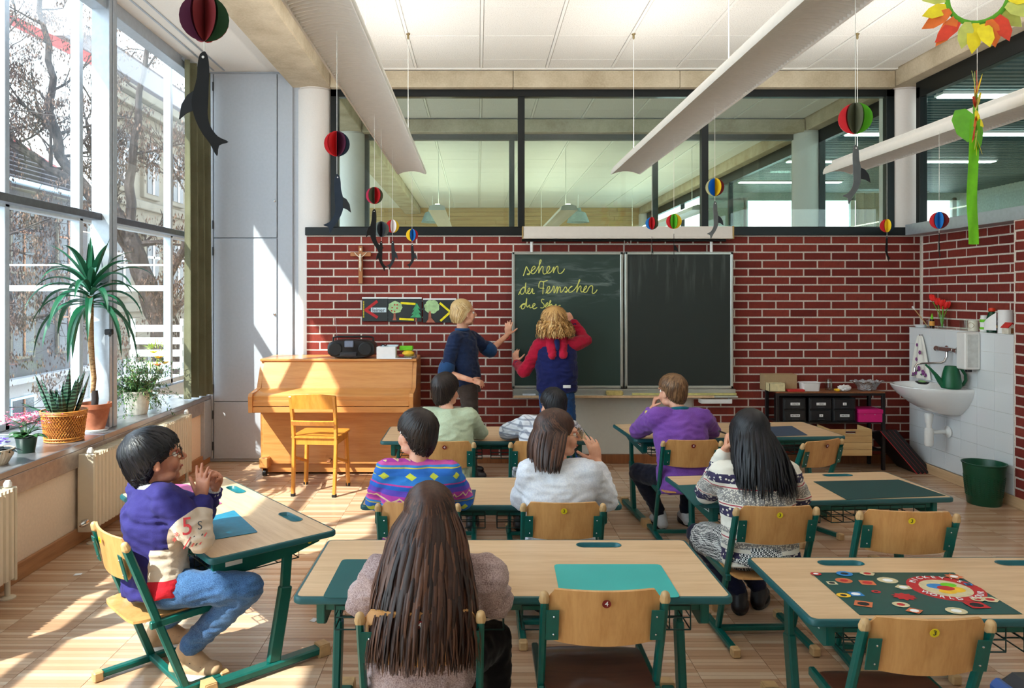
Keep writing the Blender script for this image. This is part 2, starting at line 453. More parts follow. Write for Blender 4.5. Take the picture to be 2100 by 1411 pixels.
# ceilings --------------------------------------------------------
ce = st(MB().box(-1.395, 3.93, -2.6, 18.3, ZC+.012, ZC+.2).out('ceiling', MATS['tee_bar'], None))
cep = st(MB().box(-2.75, -1.765, -2.6, 18, ZC, ZC+.3).out('ceiling_plaster', MATS['white_plaster'], None))
st(MB().box(-3.36, -2.72, -2.6, 18.2, 4.25, 4.4).out('ceiling_bay', MATS['white_plaster'], None))
xs = [-1.39]+[.032+.61*k for k in range(-2, 7)]+[3.925]
def rows(y0, y1, ph):
    ys = [y0]; y = ph
    while y < y1-.02:
        if y > y0+.02: ys.append(y)
        y += .605
    ys.append(y1); return ys
tm = {}
for ys in (rows(1.0, 6.945, 5.44-.605*7), rows(7.2, 8.86, 7.25), rows(9.1, 17.98, 9.15)):
    for j in range(len(ys)-1):
        for i in range(len(xs)-1):
            wx = round(xs[i+1]-xs[i]-.03, 3); wy = round(ys[j+1]-ys[j]-.004, 3)
            if wx < .02 or wy < .02: continue
            if (wx, wy) not in tm:
                tm[(wx, wy)] = MB().box(-wx/2, wx/2, -wy/2, wy/2, 0, .014, .0025).mesh('ceiling_tile', smooth=False); tm[(wx, wy)].materials.append(MATS['ceiling_tile'])
            link('ceiling_tile', tm[(wx, wy)], None, ce, V(((xs[i]+xs[i+1])/2, (ys[j]+ys[j+1])/2, ZC+R.uniform(-.001, .001))))
for x in xs[1:-1]:
    for a, e in ((1, 6.945), (7.2, 8.86), (9.1, 17.98)):
        MB().box(x-.011, x+.011, a, e, ZC-.004, ZC+.013, .001).out('tee_bar', MATS['tee_bar'], ce)
MB().box(-1.39, 3.925, 6.90, 6.95, ZC-.008, ZC+.01, .002).out('edge_strip', MATS['tee_bar'], ce)
# back glazing ------------------------------------------------------
def glazed(name, Y, x0, x1, z0, z1, mull, dep, mat, jamb=.075, head=.07, sillz=None):
    r = st(thing(name, None, None, (0, Y, 0)))
    def bar(a, b_, c, d): MB().box(a, b_, -dep/2, dep/2, c, d, .003).out('frame_bar', mat, r)
    bar(x0, x1, z1-head, z1); bar(x0, x1, z0, z0+.03); bar(x0, x0+jamb, z0, z1); bar(x1-jamb, x1, z0, z1)
    e = [x0+jamb]
    for a in mull: bar(a-.032, a+.032, z0, z1-head); e += [a-.032, a+.032]
    e.append(x1-jamb)
    for i in range(0, len(e), 2): MB().box(e[i]-.005, e[i+1]+.005, -.004, .004, z0+.025, z1-head+.005).out('pane', MATS['green_glass'], r)
    return r
w1 = glazed('window_1', 7.06, -1.40, 3.96, 2.20, 3.535, (.413, 2.16), .07, MATS['black_frame'])
MB().box(-1.62, 4.12, -.135, .04, 2.14, 2.215, .003).out('ledge', MATS['black_frame'], w1)
plain('far_frame', (52, 62, 60), .5)
glazed('window_2', 9.02, -1.40, 3.98, 2.0, 3.535, (.413, 2.16), .07, MATS['far_frame'])
# right side glazing, classroom, group room and far classroom
for i, (a, e, mull) in enumerate(((-2.5, 6.86, (2.0, 4.3)), (7.3, 8.85, ()), (9.2, 17.8, (12, 14.8)))):
    r = st(thing('window_%d' % (3+i), None, None, (4.1, 0, 0)))
    def bar(y0, y1, z0, z1, x0=-.035, x1=.035, nm='frame_bar', mt='black_frame'): MB().box(x0, x1, y0, y1, z0, z1, .003).out(nm, MATS[mt], r)
    bar(a, e, 3.40, 3.55); bar(a, e, 2.20, 2.245); bar(e-.06, e, 2.2, 3.5); bar(a, a+.06, 2.2, 3.5)
    for q in mull: bar(q-.03, q+.03, 2.2, 3.45)
    MB().box(-.004, .004, a, e, 2.22, 3.45).out('pane', MATS['green_glass'], r)
    bar(a-.2 if i else a, e+.06, 2.137, 2.238, -.1, .12, 'ledge', 'grey_frame')
# corridor beyond the right glazing ---------------------------------
plain('teal_metal', (44, 86, 92), .45, metal=.3)
b = MB()
y = 4.0
while y < 13.6:
    b.box(4.2, 9.0, y, y+.062, 3.46, 3.50, .004); y += .105
cc = st(MB().box(4.2, 9.2, -2.6, 14, 3.52, 3.6).out('ceiling_corridor', plain('deep_teal', (16, 40, 46), .7), None))
b.out('metal_slats', MATS['teal_metal'], cc, smooth=False)['kind'] = 'stuff'
glow('tube_light', (235, 255, 248), 7)
for i, (x0, x1, y, z) in enumerate(((4.3, 5.35, 6.9, 3.44), (4.25, 4.95, 8.55, 3.44), (5.45, 6.5, 8.55, 3.44), (4.3, 5.6, 10.3, 3.44), (4.3, 6, 12.2, 3.44), (5.9, 7.2, 10.3, 3.44))):
    t = thing('corridor_light', '%s fluorescent ceiling strip light seen through the right-hand glass' % ('white', 'second short white', 'second-row outer white', 'third-row white', 'farthest long white', 'third-row outer white')[i], 'light', (x0, y, z), group='corridor strip lights')
    MB().box(0, x1-x0, -.07, .07, 0, .03, .003).out('housing', MATS['white_plastic'], t)
    MB().box(.02, x1-x0-.02, -.06, .06, -.012, 0).out('diffuser', MATS['tube_light'], t)
st(MB().box(9.0, 9.2, -2.6, 14, 0, 3.6).out('wall_corridor', plain('pale_green_wall', (188, 204, 196), .8), None))
r = st(thing('window_6', None, None, (0, 13.8, 0)))
for (a, e, z0, z1) in ((4.2, 9, 0, 2.5), (4.2, 9, 3.35, 3.5), (4.2, 5.0, 2.5, 3.4)): MB().box(a, e, 0, .1, z0, z1).out('wall_panel', MATS['pale_green_wall'], r)
for q in (5.0, 6.0, 7.0, 8.0, 8.9): MB().box(q-.04, q+.04, 0, .08, 2.5, 3.4).out('frame_bar', MATS['white_plastic'], r)
MB().box(5, 9, .03, .035, 2.5, 3.4).out('pane', MATS['clear_glass'], r)
fabric('beige_curtain', (222, 204, 170), (186, 164, 130), 120, big=3)
t = thing('curtain', 'beige pleated curtain hanging in the far corridor window', 'curtain', (6.75, 13.2, 2.3))
MB().grid(lambda u, v: V((u*1.15, .05*math.sin(u*44)+.02*math.sin(u*17), v*1.1)), 90, 2, .004).out('cloth', MATS['beige_curtain'], t)
MB().cyl((-.1, 0, 1.12), (1.3, 0, 1.12), .015).cyl((0, 0, 1.12), (0, 0, 1.22), .01).out('curtain_rail', MATS['white_plastic'], t)
# far classroom end wall
wf = st(MB().box(-3.3, 4.3, 18.03, 18.2, 0, 3.72).out('wall_far_classroom', MATS['pine'], None))
b = MB(); z = 2.2
while z < 3.68:
    x = -3.2+R.uniform(-1, 0)
    while x < 4.2:
        b.box(max(-3.2, x), min(4.2, x+2.2)-.006, 18.0, 18.03, z, z+.096, .002); x += 2.2
    z += .10
b.out('boards', MATS['pine'], wf, smooth=False)['kind'] = 'stuff'
for i, (x, z) in enumerate(((-.95, 3.35), (2.1, 3.35))):
    t = thing('pendant_lamp', ('grey', 'right-hand grey')[i]+' pendant lamp shade seen end-on in the far classroom', 'lamp', (x, 15.5, z-.25), group='far pendant lamps')
    MB().lathe([(.06, .30), (.07, .24), (.16, .2), (.24, 0), (.23, 0), (.05, .2)], n=20).out('shade', plain('lamp_grey', (150, 168, 168), .6), t)
    MB().cyl((0, 0, .3), (0, 0, ZC-z+.24), .006).out('cord', MATS['string'], t)
glow('warm_tube', (255, 244, 214), 9)
for i, (x, y0_, y1_) in enumerate(((-.565, 10.2, 15.2), (1.26, 10.2, 15.2), (3.07, 10.2, 15.2))):
    t = thing('ceiling_light', ('left', 'middle', 'right')[i]+' long ceiling light in the far classroom behind the second glass', 'light', (x, y0_, 2.75), 0, 'far classroom lights')
    MB().prism([(-.12, 0), (-.10, .06), (-.04, .08), (.04, .08), (.10, .06), (.12, 0)], 0, y1_-y0_, Matrix(((1, 0, 0, 0), (0, 0, 1, 0), (0, 1, 0, 0), (0, 0, 0, 1)))).out('shell', MATS['lamp_white'], t)
    MB().box(-.03, .03, .1, y1_-y0_-.1, .085, .10).out('tube', MATS['warm_tube'], t)
    for q in (.4, 4.5): MB().cyl((0, q, .1), (0, q, .95), .004, n=6).out('hanger_wire', MATS['string'], t)
# left: wall under the sill, sill, inner and outer window ------------
st(MB().box(-2.9, -2.55, -2.6, 7.0, 0, .60).out('wall_left', MATS['warm_plaster'], None))
w = st(thing('window_7', None, None, (0, 0, 0)))
MB().box(-3.36, -2.52, -2.6, 4.98, .60, .64, .004).out('sill', MATS['window_sill'], w)
MB().box(-3.36, -2.52, 4.984, 6.98, .60, .64, .004).out('sill', MATS['window_sill'], w)
MB().box(-2.55, -2.52, -2.6, 6.98, .49, .60, .003).out('sill_apron', plain('sill_apron', (168, 158, 152), .3, metal=.6), w)
MB().box(-2.56, -2.515, 6.80, 6.98, .06, .60, .003).out('end_frame', MATS['grey_frame'], w)
for y in (2.6, 5.22, 6.95):
    MB().box(-2.73, -2.60, y, y+.04, .64, 3.7, .004).out('post', MATS['grey_frame'], w)
    MB().box(-2.72, -2.595, y+.045, y+.10, .64, 3.7, .004).out('post', MATS['grey_frame'], w)
for a, e in ((-2.5, 2.6), (2.7, 5.22), (5.32, 6.95)):
    MB().box(-2.74, -2.655, a, e, 2.108, 2.156, .003).out('transom', MATS['dark_transom'], w)
MB().box(-2.735, -2.62, -2.5, 6.97, 3.60, 3.70, .004).out('header', MATS['grey_frame'], w)
MB().box(-2.66, -2.655, -2.5, 6.97, 3.66, 3.665).box(-2.40, -2.385, -2.5, 6.97, 3.693, 3.70).box(-2.50, -2.485, -2.5, 6.97, 3.693, 3.70).out('curtain_track', MATS['grey_frame'], w)
MB().tube([(-2.64, 5.24, .7), (-2.64, 5.24, 2.1)], .005).out('handle_rod', MATS['dark_line'], w)
MB().box(-2.62, -2.57, 5.18, 5.22, 1.30, 1.34, .006).beam((-2.58, 5.2, 1.32), (-2.55, 5.12, 1.30), .015, .015).out('handle', MATS['dark_line'], w)
wo_ = st(thing('window_8', None, None, (-3.3, 0, 0)))
MY = [-2.4, 0, 2.6, 5.14, 6.1, 7.9, 8.6, 11.2, 13.8, 16.4, 18.1]
for y in MY: MB().box(-.05, .03, y-.025, y+.025, .62, 4.25, .004).out('mullion', MATS['grey_frame'], wo_)
for z in (.64, 2.19, 4.20): MB().box(-.05, .03, -2.5, 18.1, z, z+.05, .004).out('rail', MATS['grey_frame'], wo_)
for i in range(len(MY)-1):
    for z0, z1 in ((.69, 2.19), (2.24, 4.20)):
        MB().box(-.012, -.004, MY[i]+.02, MY[i+1]-.02, z0-.005, z1+.005).out('pane', MATS['window_glass'], wo_)
MB().box(-.06, .05, -2.6, 18.2, -.2, .62).out('spandrel', MATS['grey_frame'], wo_)
# grey cupboard doors between window and column
cu = thing('wall_cupboard', 'tall grey built-in cupboard between the curtain and the white column', 'cupboard', (0, 7.0, 0))
MB().box(-2.62, -1.62, .022, .28, 0, 3.70).out('body', MATS['grey_door'], cu)
for (a, e, z0, z1) in ((-2.50, -1.905, 2.125, 3.675), (-2.50, -1.905, .575, 2.115), (-2.50, -1.905, .03, .567)):
    d = MB().box(a, e, 0, .022, z0, z1, .002).out('door', MATS['grey_door'], cu)
    if z0 > .5:
        zz = 2.47 if z0 > 2 else 1.40
        MB().lathe([(.003, 0), (.011, -.001), (.011, -.012), (.006, -.016), (.001, -.017)], (e-.02, 0, zz), 12, Matrix.Rotation(-PI/2, 3, 'X').to_4x4()).out('knob', MATS['chrome'], d)
    for zz in (z0+.12, z1-.12): MB().cyl((a-.008, -.004, zz-.04), (a-.008, -.004, zz+.04), .007, n=8).out('hinge', MATS['dark_line'], cu)
MB().box(-1.895, -1.755, 0, .022, .03, 3.675, .002).out('side_panel', MATS['grey_door'], cu)
MB().box(-2.62, -2.51, 0, .022, .03, 3.675, .002).out('side_panel', MATS['grey_door'], cu)
# curtain
fabric('olive_cloth', (122, 122, 98), (98, 98, 76), 500, rough=.95)
MATS['olive_cloth'].node_tree.nodes
t = thing('curtain', 'olive green floor-drop curtain drawn back at the end of the big window', 'curtain', (-2.60, 6.52, .66))
def cf(u, v):
    s = u*8.0*PI
    a = .045*(1-.3*v)
    return V((.10*u+a*math.sin(s)+.01*math.sin(3.1*u+v), .40*u+a*.4*math.cos(s*1.0+.5)+.01*math.sin(v*3), v*3.0))
MB().grid(cf, 120, 24, .004).out('cloth', MATS['olive_cloth'], t)
MB().cyl((0, -.02, 3.0), (0, .42, 3.0), .008).out('rail', MATS['grey_frame'], t)
# radiators ---------------------------------------------------------
def radiator(y0, y1, label):
    t = thing('radiator', label, 'radiator', (-2.48, (y0+y1)/2, 0), group='radiators under the window'); L = (y1-y0)/2
    b = MB(); n = int(2*L/.045)
    prof = []
    for i in range(n):
        y = -L+(i+.5)*2*L/n; h = L/n
        prof += [(y-h*.98, .044), (y-h*.62, .056), (y+h*.35, .056), (y+h*.7, .044)]
    pts = [(x, y) for y, x in prof]; pts = pts+[(-.04, L), (-.04, -L)]
    b.prism(pts, .10, .555).out('panel', MATS['radiator_paint'], t)
    MB().box(-.05, .058, -L-.014, -L+.002, .08, .575, .006).out('side_cover', MATS['radiator_paint'], t)
    MB().box(-.05, .058, L-.002, L+.014, .08, .575, .006).out('side_cover', MATS['radiator_paint'], t)
    b = MB()
    for i in range(int(2*L/.03)): b.box(-.045, .055, -L+.012+i*.03, -L+.024+i*.03, .555, .572)
    b.out('top_grille', MATS['radiator_paint'], t)
    for s in (-1, 1):
        MB().lathe([(.04, 0), (.04, .006), (.014, .014), (.014, .10)], (.03, s*(L-.03), 0), 14).out('foot', MATS['radiator_paint'], t)
        MB().lathe([(.016, 0), (.02, .004), (.02, .02), (.014, .03), (.012, .035)], (.02, s*(L-.012), .575), 12).out('valve_cap', MATS['white_plastic'], t)
    return t
radiator(1.2, 3.88, 'cream ribbed panel radiator cut by the left edge of the picture')
r2 = radiator(4.68, 6.25, 'cream ribbed panel radiator behind the boy with the pencil-dark hair')
r2['label'] = 'cream ribbed panel radiator behind the boy in the purple and beige sweatshirt'
MB().lathe([(.001, 0), (.022, .002), (.024, .03), (.018, .055), (.01, .07), (.001, .072)], (.03, -.84, .16), 14, Matrix.Rotation(PI/2, 3, 'X').to_4x4()).out('thermostat', MATS['chrome'], r2)

# ================================================================ outside
st(MB().box(-60, -3.4, -20, 80, -4.4, -4.2).out('ground_street', plain('street', (150, 146, 142), .9), None))
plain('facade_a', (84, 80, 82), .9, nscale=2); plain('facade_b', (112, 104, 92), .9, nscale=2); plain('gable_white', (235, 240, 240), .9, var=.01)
plain('roof_tile', (70, 62, 66), .8, nscale=12, var=.15); plain('red_trim', (150, 44, 48), .7); plain('window_dark', (40, 46, 58), .15); plain('gutter', (170, 190, 205), .3, metal=.6)
plain('street_base', (160, 154, 154), .9, var=.03)
# low house: facade X=-14, Y 8..26.5
h = thing('low_house', 'low house with dark tiled roof and red flashing seen through the left pane', 'building', (-14, 17, -4.2))
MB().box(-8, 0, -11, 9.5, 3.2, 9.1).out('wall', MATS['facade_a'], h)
MB().box(-8, .02, -11, 9.5, 0, 3.2).out('ground_floor', MATS['street_base'], h)
MB().box(0, .35, -11, 9.5, 3.1, 3.28, .02).out('cornice', MATS['street_base'], h)
MB().box(0, .3, -11, 9.5, 8.95, 9.15, .02).out('cornice', MATS['facade_b'], h)
for fl_, z0, z1 in ((0, .9, 2.6), (1, 3.9, 5.7), (2, 6.5, 8.4)):
    for k in range(8):
        y = -9.6+k*2.45
        f = MB().box(.0, .10, y-.08, y+1.13, z0-.08, z1+.08, .01).out('window', MATS['facade_b'] if fl_ else MATS['gutter'], h)
        MB().box(.06, .11, y, y+1.05, z0, z1).out('pane', MATS['window_dark'], f)
        MB().box(.08, .14, y+.5, y+.56, z0, z1).box(.08, .14, y, y+1.05, z0+.62*(z1-z0), z0+.62*(z1-z0)+.06).out('glazing_bar', MATS['brown_wood'], f)
for y, z in ((-6, 0), (4.3, 3)): MB().cyl((.15, y, z), (.15, y, 9), .06).out('downpipe', MATS['gutter'], h)
rf = MB()
for k in range(26):
    t0 = k/26; x0 = .55-t0*9.5; z0 = 9.1+t0*6.2
    rf.beam((x0, -11, z0), (x0, 9.45, z0), .42, .05, up=(-.55, 0, .83))
rf.out('roof', MATS['roof_tile'], h, smooth=False)
MB().prism([(-8.9, 9.2), (.5, 9.2), (.5, 9.0), (-8.9, 9.0)], 0, .01).out('eaves', MATS['roof_tile'], h)
MB().beam((.65, 9.3, 9.15), (-9.0, 9.3, 15.45), .35, .18, up=(-.55, 0, .83)).out('roof_flashing', MATS['red_trim'], h)
MB().cyl((.75, -11, 9.05), (.75, 9.3, 9.05), .09).out('gutter', MATS['gutter'], h)
# tall house beyond
h = thing('tall_house', 'tall ornate apartment house with white gable wall beyond the bare tree', 'building', (-14, 40, -4.2))
MB().prism([(0, 0), (0, 14.2), (-7, 17.8), (-22, 25), (-30, 25), (-30, 0)], -13.3, 14, Matrix(((1, 0, 0, 0), (0, 0, 1, 0), (0, 1, 0, 0), (0, 0, 0, 1)))).out('wall', MATS['gable_white'], h)
MB().box(0, .12, -13.2, 14, 0, 13.6).out('facade', MATS['facade_b'], h)
for z, d in ((13.6, .7), (13.2, .45), (9.3, .3), (5.1, .3)): MB().box(0, d, -13.2, 14, z, z+.35, .03).out('cornice', MATS['facade_b'], h)
MB().box(-2, .4, -13.2, 14, 13.95, 15.2).out('attic', MATS['roof_tile'], h)
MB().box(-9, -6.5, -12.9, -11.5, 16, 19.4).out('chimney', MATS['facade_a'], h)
MB().beam((.2, -13.35, 14.2), (-22, -13.35, 25.2), .2, .35).out('roof_flashing', MATS['red_trim'], h)
for z0 in (1.2, 5.9, 10.0):
    for k in range(10):
        y = -12+k*2.6
        f = MB().box(.05, .3, y-.22, y+1.32, z0-.2, z0+2.5, .03).out('window', MATS['facade_b'], h)
        MB().box(.25, .33, y, y+1.1, z0, z0+2.1).out('pane', MATS['window_dark'], f)
        MB().box(.3, .37, y+.5, y+.6, z0, z0+2.1).box(.3, .37, y, y+1.1, z0+1.4, z0+1.5).out('glazing_bar', MATS['white_plastic'], f)
        MB().box(.1, .5, y-.3, y+1.4, z0+2.5, z0+2.68, .03).out('lintel', MATS['facade_b'], f)
# balcony screen and pipe just outside
t = thing('balcony_screen', 'white slatted balcony screen outside behind the shrub pot', 'screen', (-4.1, 8.7, -.3))
for k in range(6): MB().box(0, .62, 0, .03, .72+k*.145, .80+k*.145, .004).out('slat', MATS['white_plastic'], t)
for x in (0, .58): MB().box(x, x+.04, .03, .07, -3.9, 1.6).out('post', MATS['white_plastic'], t)
t = thing('outside_pipe', 'thin white horizontal pipe outside the left pane', 'pipe', (-7.5, 8.9, 1.66))
MB().cyl((-2.5, 0, 0), (3.8, 0, 0), .035, n=12).out('rail', MATS['white_plastic'], t); MB().cyl((-2.5, 0, .28), (3.8, 0, .28), .012, n=8).out('cable', MATS['white_plastic'], t)
MB().cyl((-1.5, 0, -5.86), (-1.5, 0, .3), .05).out('post', MATS['white_plastic'], t)
# trees
m = N('bark'); vec = m.coord((1, 1, .3)); n1 = m.noise(vec, 14, 4, .6)
MATS['bark'] = m.bsdf(m.ramp(n1, [(.35, rgb(38, 32, 34)), (.65, rgb(74, 64, 62))]), .9, bump=n1, bstr=.6, bdist=.02)
m = N('dry_leaf'); ge = m.n('NewGeometry')
MATS['dry_leaf'] = m.bsdf(m.ramp(ge.outputs['Random Per Island'], [(0, rgb(40, 28, 28)), (.5, rgb(74, 52, 46)), (1, rgb(120, 92, 76))]), .7)
def tree(loc, label, seed, limbs, depth, leaves, spread=.6):
    """limbs: explicit main limbs (world points, start radius, end radius); twigs and dry seed clusters grow from them"""
    rr = random.Random(seed); t = thing('street_tree', label, 'tree', loc); L0 = V(loc); b = MB(); tips = []
    def br(p, d, L, r, lev):
        pts = [p]; rad = [r]; q = p.copy(); dd = d.copy()
        for i in range(4):
            dd = (dd+V((rr.uniform(-1, 1), rr.uniform(-1, 1), rr.uniform(-.6, .8)))*.2).normalized()
            q = q+dd*L/4; pts.append(q.copy()); rad.append(r*(1-.45*(i+1)/4))
        b.tube(pts, rad, 6 if lev < 2 else 4)
        if lev >= 1: tips.extend(pts[1:])
        if lev < depth:
            for j in range(3):
                s_ = pts[-1] if j < 1 else pts[rr.randint(1, 3)]
                nd = (dd+V((rr.uniform(-1, 1), rr.uniform(-1, 1), rr.uniform(-.5, .9))).normalized()*spread*1.2*rr.uniform(.8, 1.3)).normalized()
                br(s_, nd, L*rr.uniform(.55, .85), rad[2]*rr.uniform(.55, .8), lev+1)
    for pts, r0, r1, nb, bl in limbs:
        w = smooth([tuple(V(p)-L0) for p in pts], 5); w = [V(p)+V((noise.noise(V(p)*2+V((seed, 0, 0))), noise.noise(V(p)*2), 0))*.12 for p in w]; n_ = len(w)
        b.tube(w, [r0+(r1-r0)*i/(n_-1) for i in range(n_)], 9)
        for k in range(nb):
            i = rr.randint(int(n_*.3), n_-2); d = (w[i+1]-w[i]).normalized(); r_ = (r0+(r1-r0)*i/(n_-1))*.42
            side = V((rr.uniform(-1, 1), rr.uniform(-.8, .8), rr.uniform(-.4, .8))).normalized()
            br(w[i], (d*.6+side).normalized(), bl*rr.uniform(.6, 1.2), r_, 0)
        br(w[-1], (w[-1]-w[-2]).normalized(), bl, r1*.9, 0)
    b.out('branches', MATS['bark'], t)
    lf = MB(); cl = [rr.choice(tips) for _ in range(leaves//8)]
    for c0 in cl:
        for _ in range(8):
            c = c0+V((rr.gauss(0, .08), rr.gauss(0, .08), -abs(rr.gauss(0, .10))))
            for _k in range(3):
                q = c+V((rr.gauss(0, .03), rr.gauss(0, .03), rr.gauss(0, .03))); L = rr.uniform(.045, .08)
                d1 = V((rr.uniform(-.4, .4), rr.uniform(-.4, .4), -1)).normalized(); s_ = d1.cross(V((rr.uniform(-1, 1), rr.uniform(-1, 1), .1))).normalized()*L*.19
                v = [lf.bm.verts.new(x) for x in (q, q+d1*L*.5+s_, q+d1*L, q+d1*L*.5-s_)]; lf.bm.faces.new(v)
    o = lf.out('dry_leaves', MATS['dry_leaf'], t, smooth=False, recalc=False); o['kind'] = 'stuff'
    return t
def smooth(pts, n=4):
    o = []
    for i in range(len(pts)-1):
        p0 = pts[max(i-1, 0)]; p1 = pts[i]; p2 = pts[i+1]; p3 = pts[min(i+2, len(pts)-1)]
        for k in range(n):
            t = k/n
            o.append(tuple(.5*((2*p1[j])+(-p0[j]+p2[j])*t+(2*p0[j]-5*p1[j]+4*p2[j]-p3[j])*t*t+(-p0[j]+3*p1[j]-3*p2[j]+p3[j])*t**3) for j in range(len(p1))))
    o.append(tuple(pts[-1])); return o
tree((-5.2, 13, -4.2), 'bare forked street tree leaning left, trunk seen through the right pane', 5,
     [([(-5.2, 13, -4.2), (-5.3, 13, -1), (-5.57, 13, .76), (-5.9, 13, 2.0), (-6.35, 13, 3.0)], .24, .15, 5, .9),
      ([(-6.35, 13, 3.0), (-7.0, 13, 3.5), (-7.45, 13, 4.4), (-7.5, 13, 5.4), (-7.7, 13, 6.8)], .12, .04, 10, 1.0),
      ([(-6.7, 13, 3.3), (-7.6, 12.9, 3.9), (-8.3, 12.8, 4.4), (-9.0, 12.7, 5.2)], .09, .03, 9, 1.0),
      ([(-6.1, 13, 2.5), (-6.15, 13.1, 3.8), (-6.0, 13.1, 5.2), (-5.7, 13.1, 6.8)], .10, .03, 9, .9),
      ([(-5.7, 13, 1.4), (-5.3, 13.2, 2.4), (-4.9, 13.2, 3.3), (-4.6, 13.2, 4.3)], .09, .03, 7, .8),
      ([(-5.6, 13, .9), (-5.0, 12.8, 1.6), (-4.6, 12.7, 2.0)], .07, .02, 4, .6)], 3, 8500)
tree((-9.6, 11.5, -4.2), 'second street tree reaching in from the left edge of the window', 11,
     [([(-9.6, 11.5, -4.2), (-9.3, 11.5, -1), (-8.9, 11.5, 1), (-8.6, 11.5, 3)], .2, .12, 5, 1.0),
      ([(-8.9, 11.5, .9), (-8.0, 11.5, 1.25), (-7.2, 11.5, 1.2), (-6.6, 11.5, 1.3)], .07, .02, 8, .7),
      ([(-8.8, 11.5, 1.6), (-7.9, 11.4, 2.3), (-7.2, 11.4, 2.5)], .06, .02, 7, .7),
      ([(-9.2, 11.5, -.4), (-8.2, 11.5, -.1), (-7.3, 11.5, -.3)], .06, .02, 6, .7),
      ([(-8.6, 11.5, 3), (-8.3, 11.5, 4.3), (-7.8, 11.5, 5.2)], .09, .03, 8, .9)], 3, 5000)
# ================================================================ teaching wall
plain('board_green', (38, 60, 55), .55, var=.03, nscale=3); plain('aluminium', (188, 192, 186), .3, metal=.7, var=.02)
m = N('board_face_left'); vec = m.coord((1, 1, 1)); n1 = m.noise(m.coord((1.2, 1, 5), loc=(0, 0, .3)), 2.2, 5, .6, 1.2)
# wiped chalk film: drawn where the sponge went (upper part of the left leaf)
sx = m.n('SeparateXYZ'); m.l(m.coord(), sx.inputs[0])
band = m.math('MULTIPLY', m.ramp(sx.outputs[2], [(0, (0, 0, 0, 1)), (.12, (0, 0, 0, 1)), (.36, (1, 1, 1, 1)), (.62, (0, 0, 0, 1))]), m.ramp(n1, [(.5, (0, 0, 0, 1)), (.72, (1, 1, 1, 1))]))
MATS['board_face_left'] = m.bsdf(m.mix(m.math('MULTIPLY', band, .35), m.mix(m.noise(vec, 2, 3), rgb(30, 52, 46), rgb(42, 66, 60)), rgb(190, 205, 200)), .5)
m = N('board_face_right'); vec = m.coord((1, 1, 1)); n1 = m.noise(m.coord((9, 1, .7)), 2.2, 4, .6, .4)
sx = m.n('SeparateXYZ'); m.l(m.coord(), sx.inputs[0])
band = m.math('MULTIPLY', m.ramp(sx.outputs[2], [(.15, (0, 0, 0, 1)), (.5, (1, 1, 1, 1))]), m.ramp(n1, [(.52, (0, 0, 0, 1)), (.75, (1, 1, 1, 1))]))
MATS['board_face_right'] = m.bsdf(m.mix(m.math('MULTIPLY', band, .18), m.mix(m.noise(vec, 2, 3), rgb(26, 36, 34), rgb(34, 44, 42)), rgb(170, 180, 175)), .5)
YB = 6.84
bo = thing('chalkboard', 'wide green chalkboard of two leaves in an aluminium frame on the brick wall', 'chalkboard', (1.33, YB, 1.34))
bx0, bx1 = (1050-CX)/FPX*YB-1.33, (1503-CX)/FPX*YB-1.33; bz0, bz1 = CAMH-(797-CY)/FPX*YB-1.34, CAMH-(517-CY)/FPX*YB-1.34
xm = (1279-CX)/FPX*YB-1.33
for (a, e, mt) in ((bx0, xm-.008, 'board_face_left'), (xm+.008, bx1, 'board_face_right')):
    leaf = MB().box(a+.012, e-.012, -.004, .04, bz0+.02, bz1-.02).out('leaf', MATS[mt], bo)
    for q in ((a, a+.026, bz0, bz1), (e-.026, e, bz0, bz1), (a, e, bz0, bz0+.028), (a, e, bz1-.024, bz1)):
        MB().box(q[0], q[1], -.016, .045, q[2], q[3], .004).out('frame_bar', MATS['aluminium'], bo)
MB().box(bx0+.01, bx1+.02, -.085, .03, bz0-.075, bz0-.058, .004).box(bx0+.01, bx1+.02, -.02, .03, bz0-.07, bz0-.004, .003).out('chalk_tray', MATS['aluminium'], bo)
MB().box(bx0+.01, bx1-.2, -.09, -.084, bz0-.075, bz0-.052, .002).out('tray_lip', MATS['skirting_light'], bo)
for x in (-.83, .84): MB().cyl((x, .03, bz1-.02), (x, .03, bz1+.13), .014, n=12).out('hanger_tube', MATS['white_plastic'], bo)
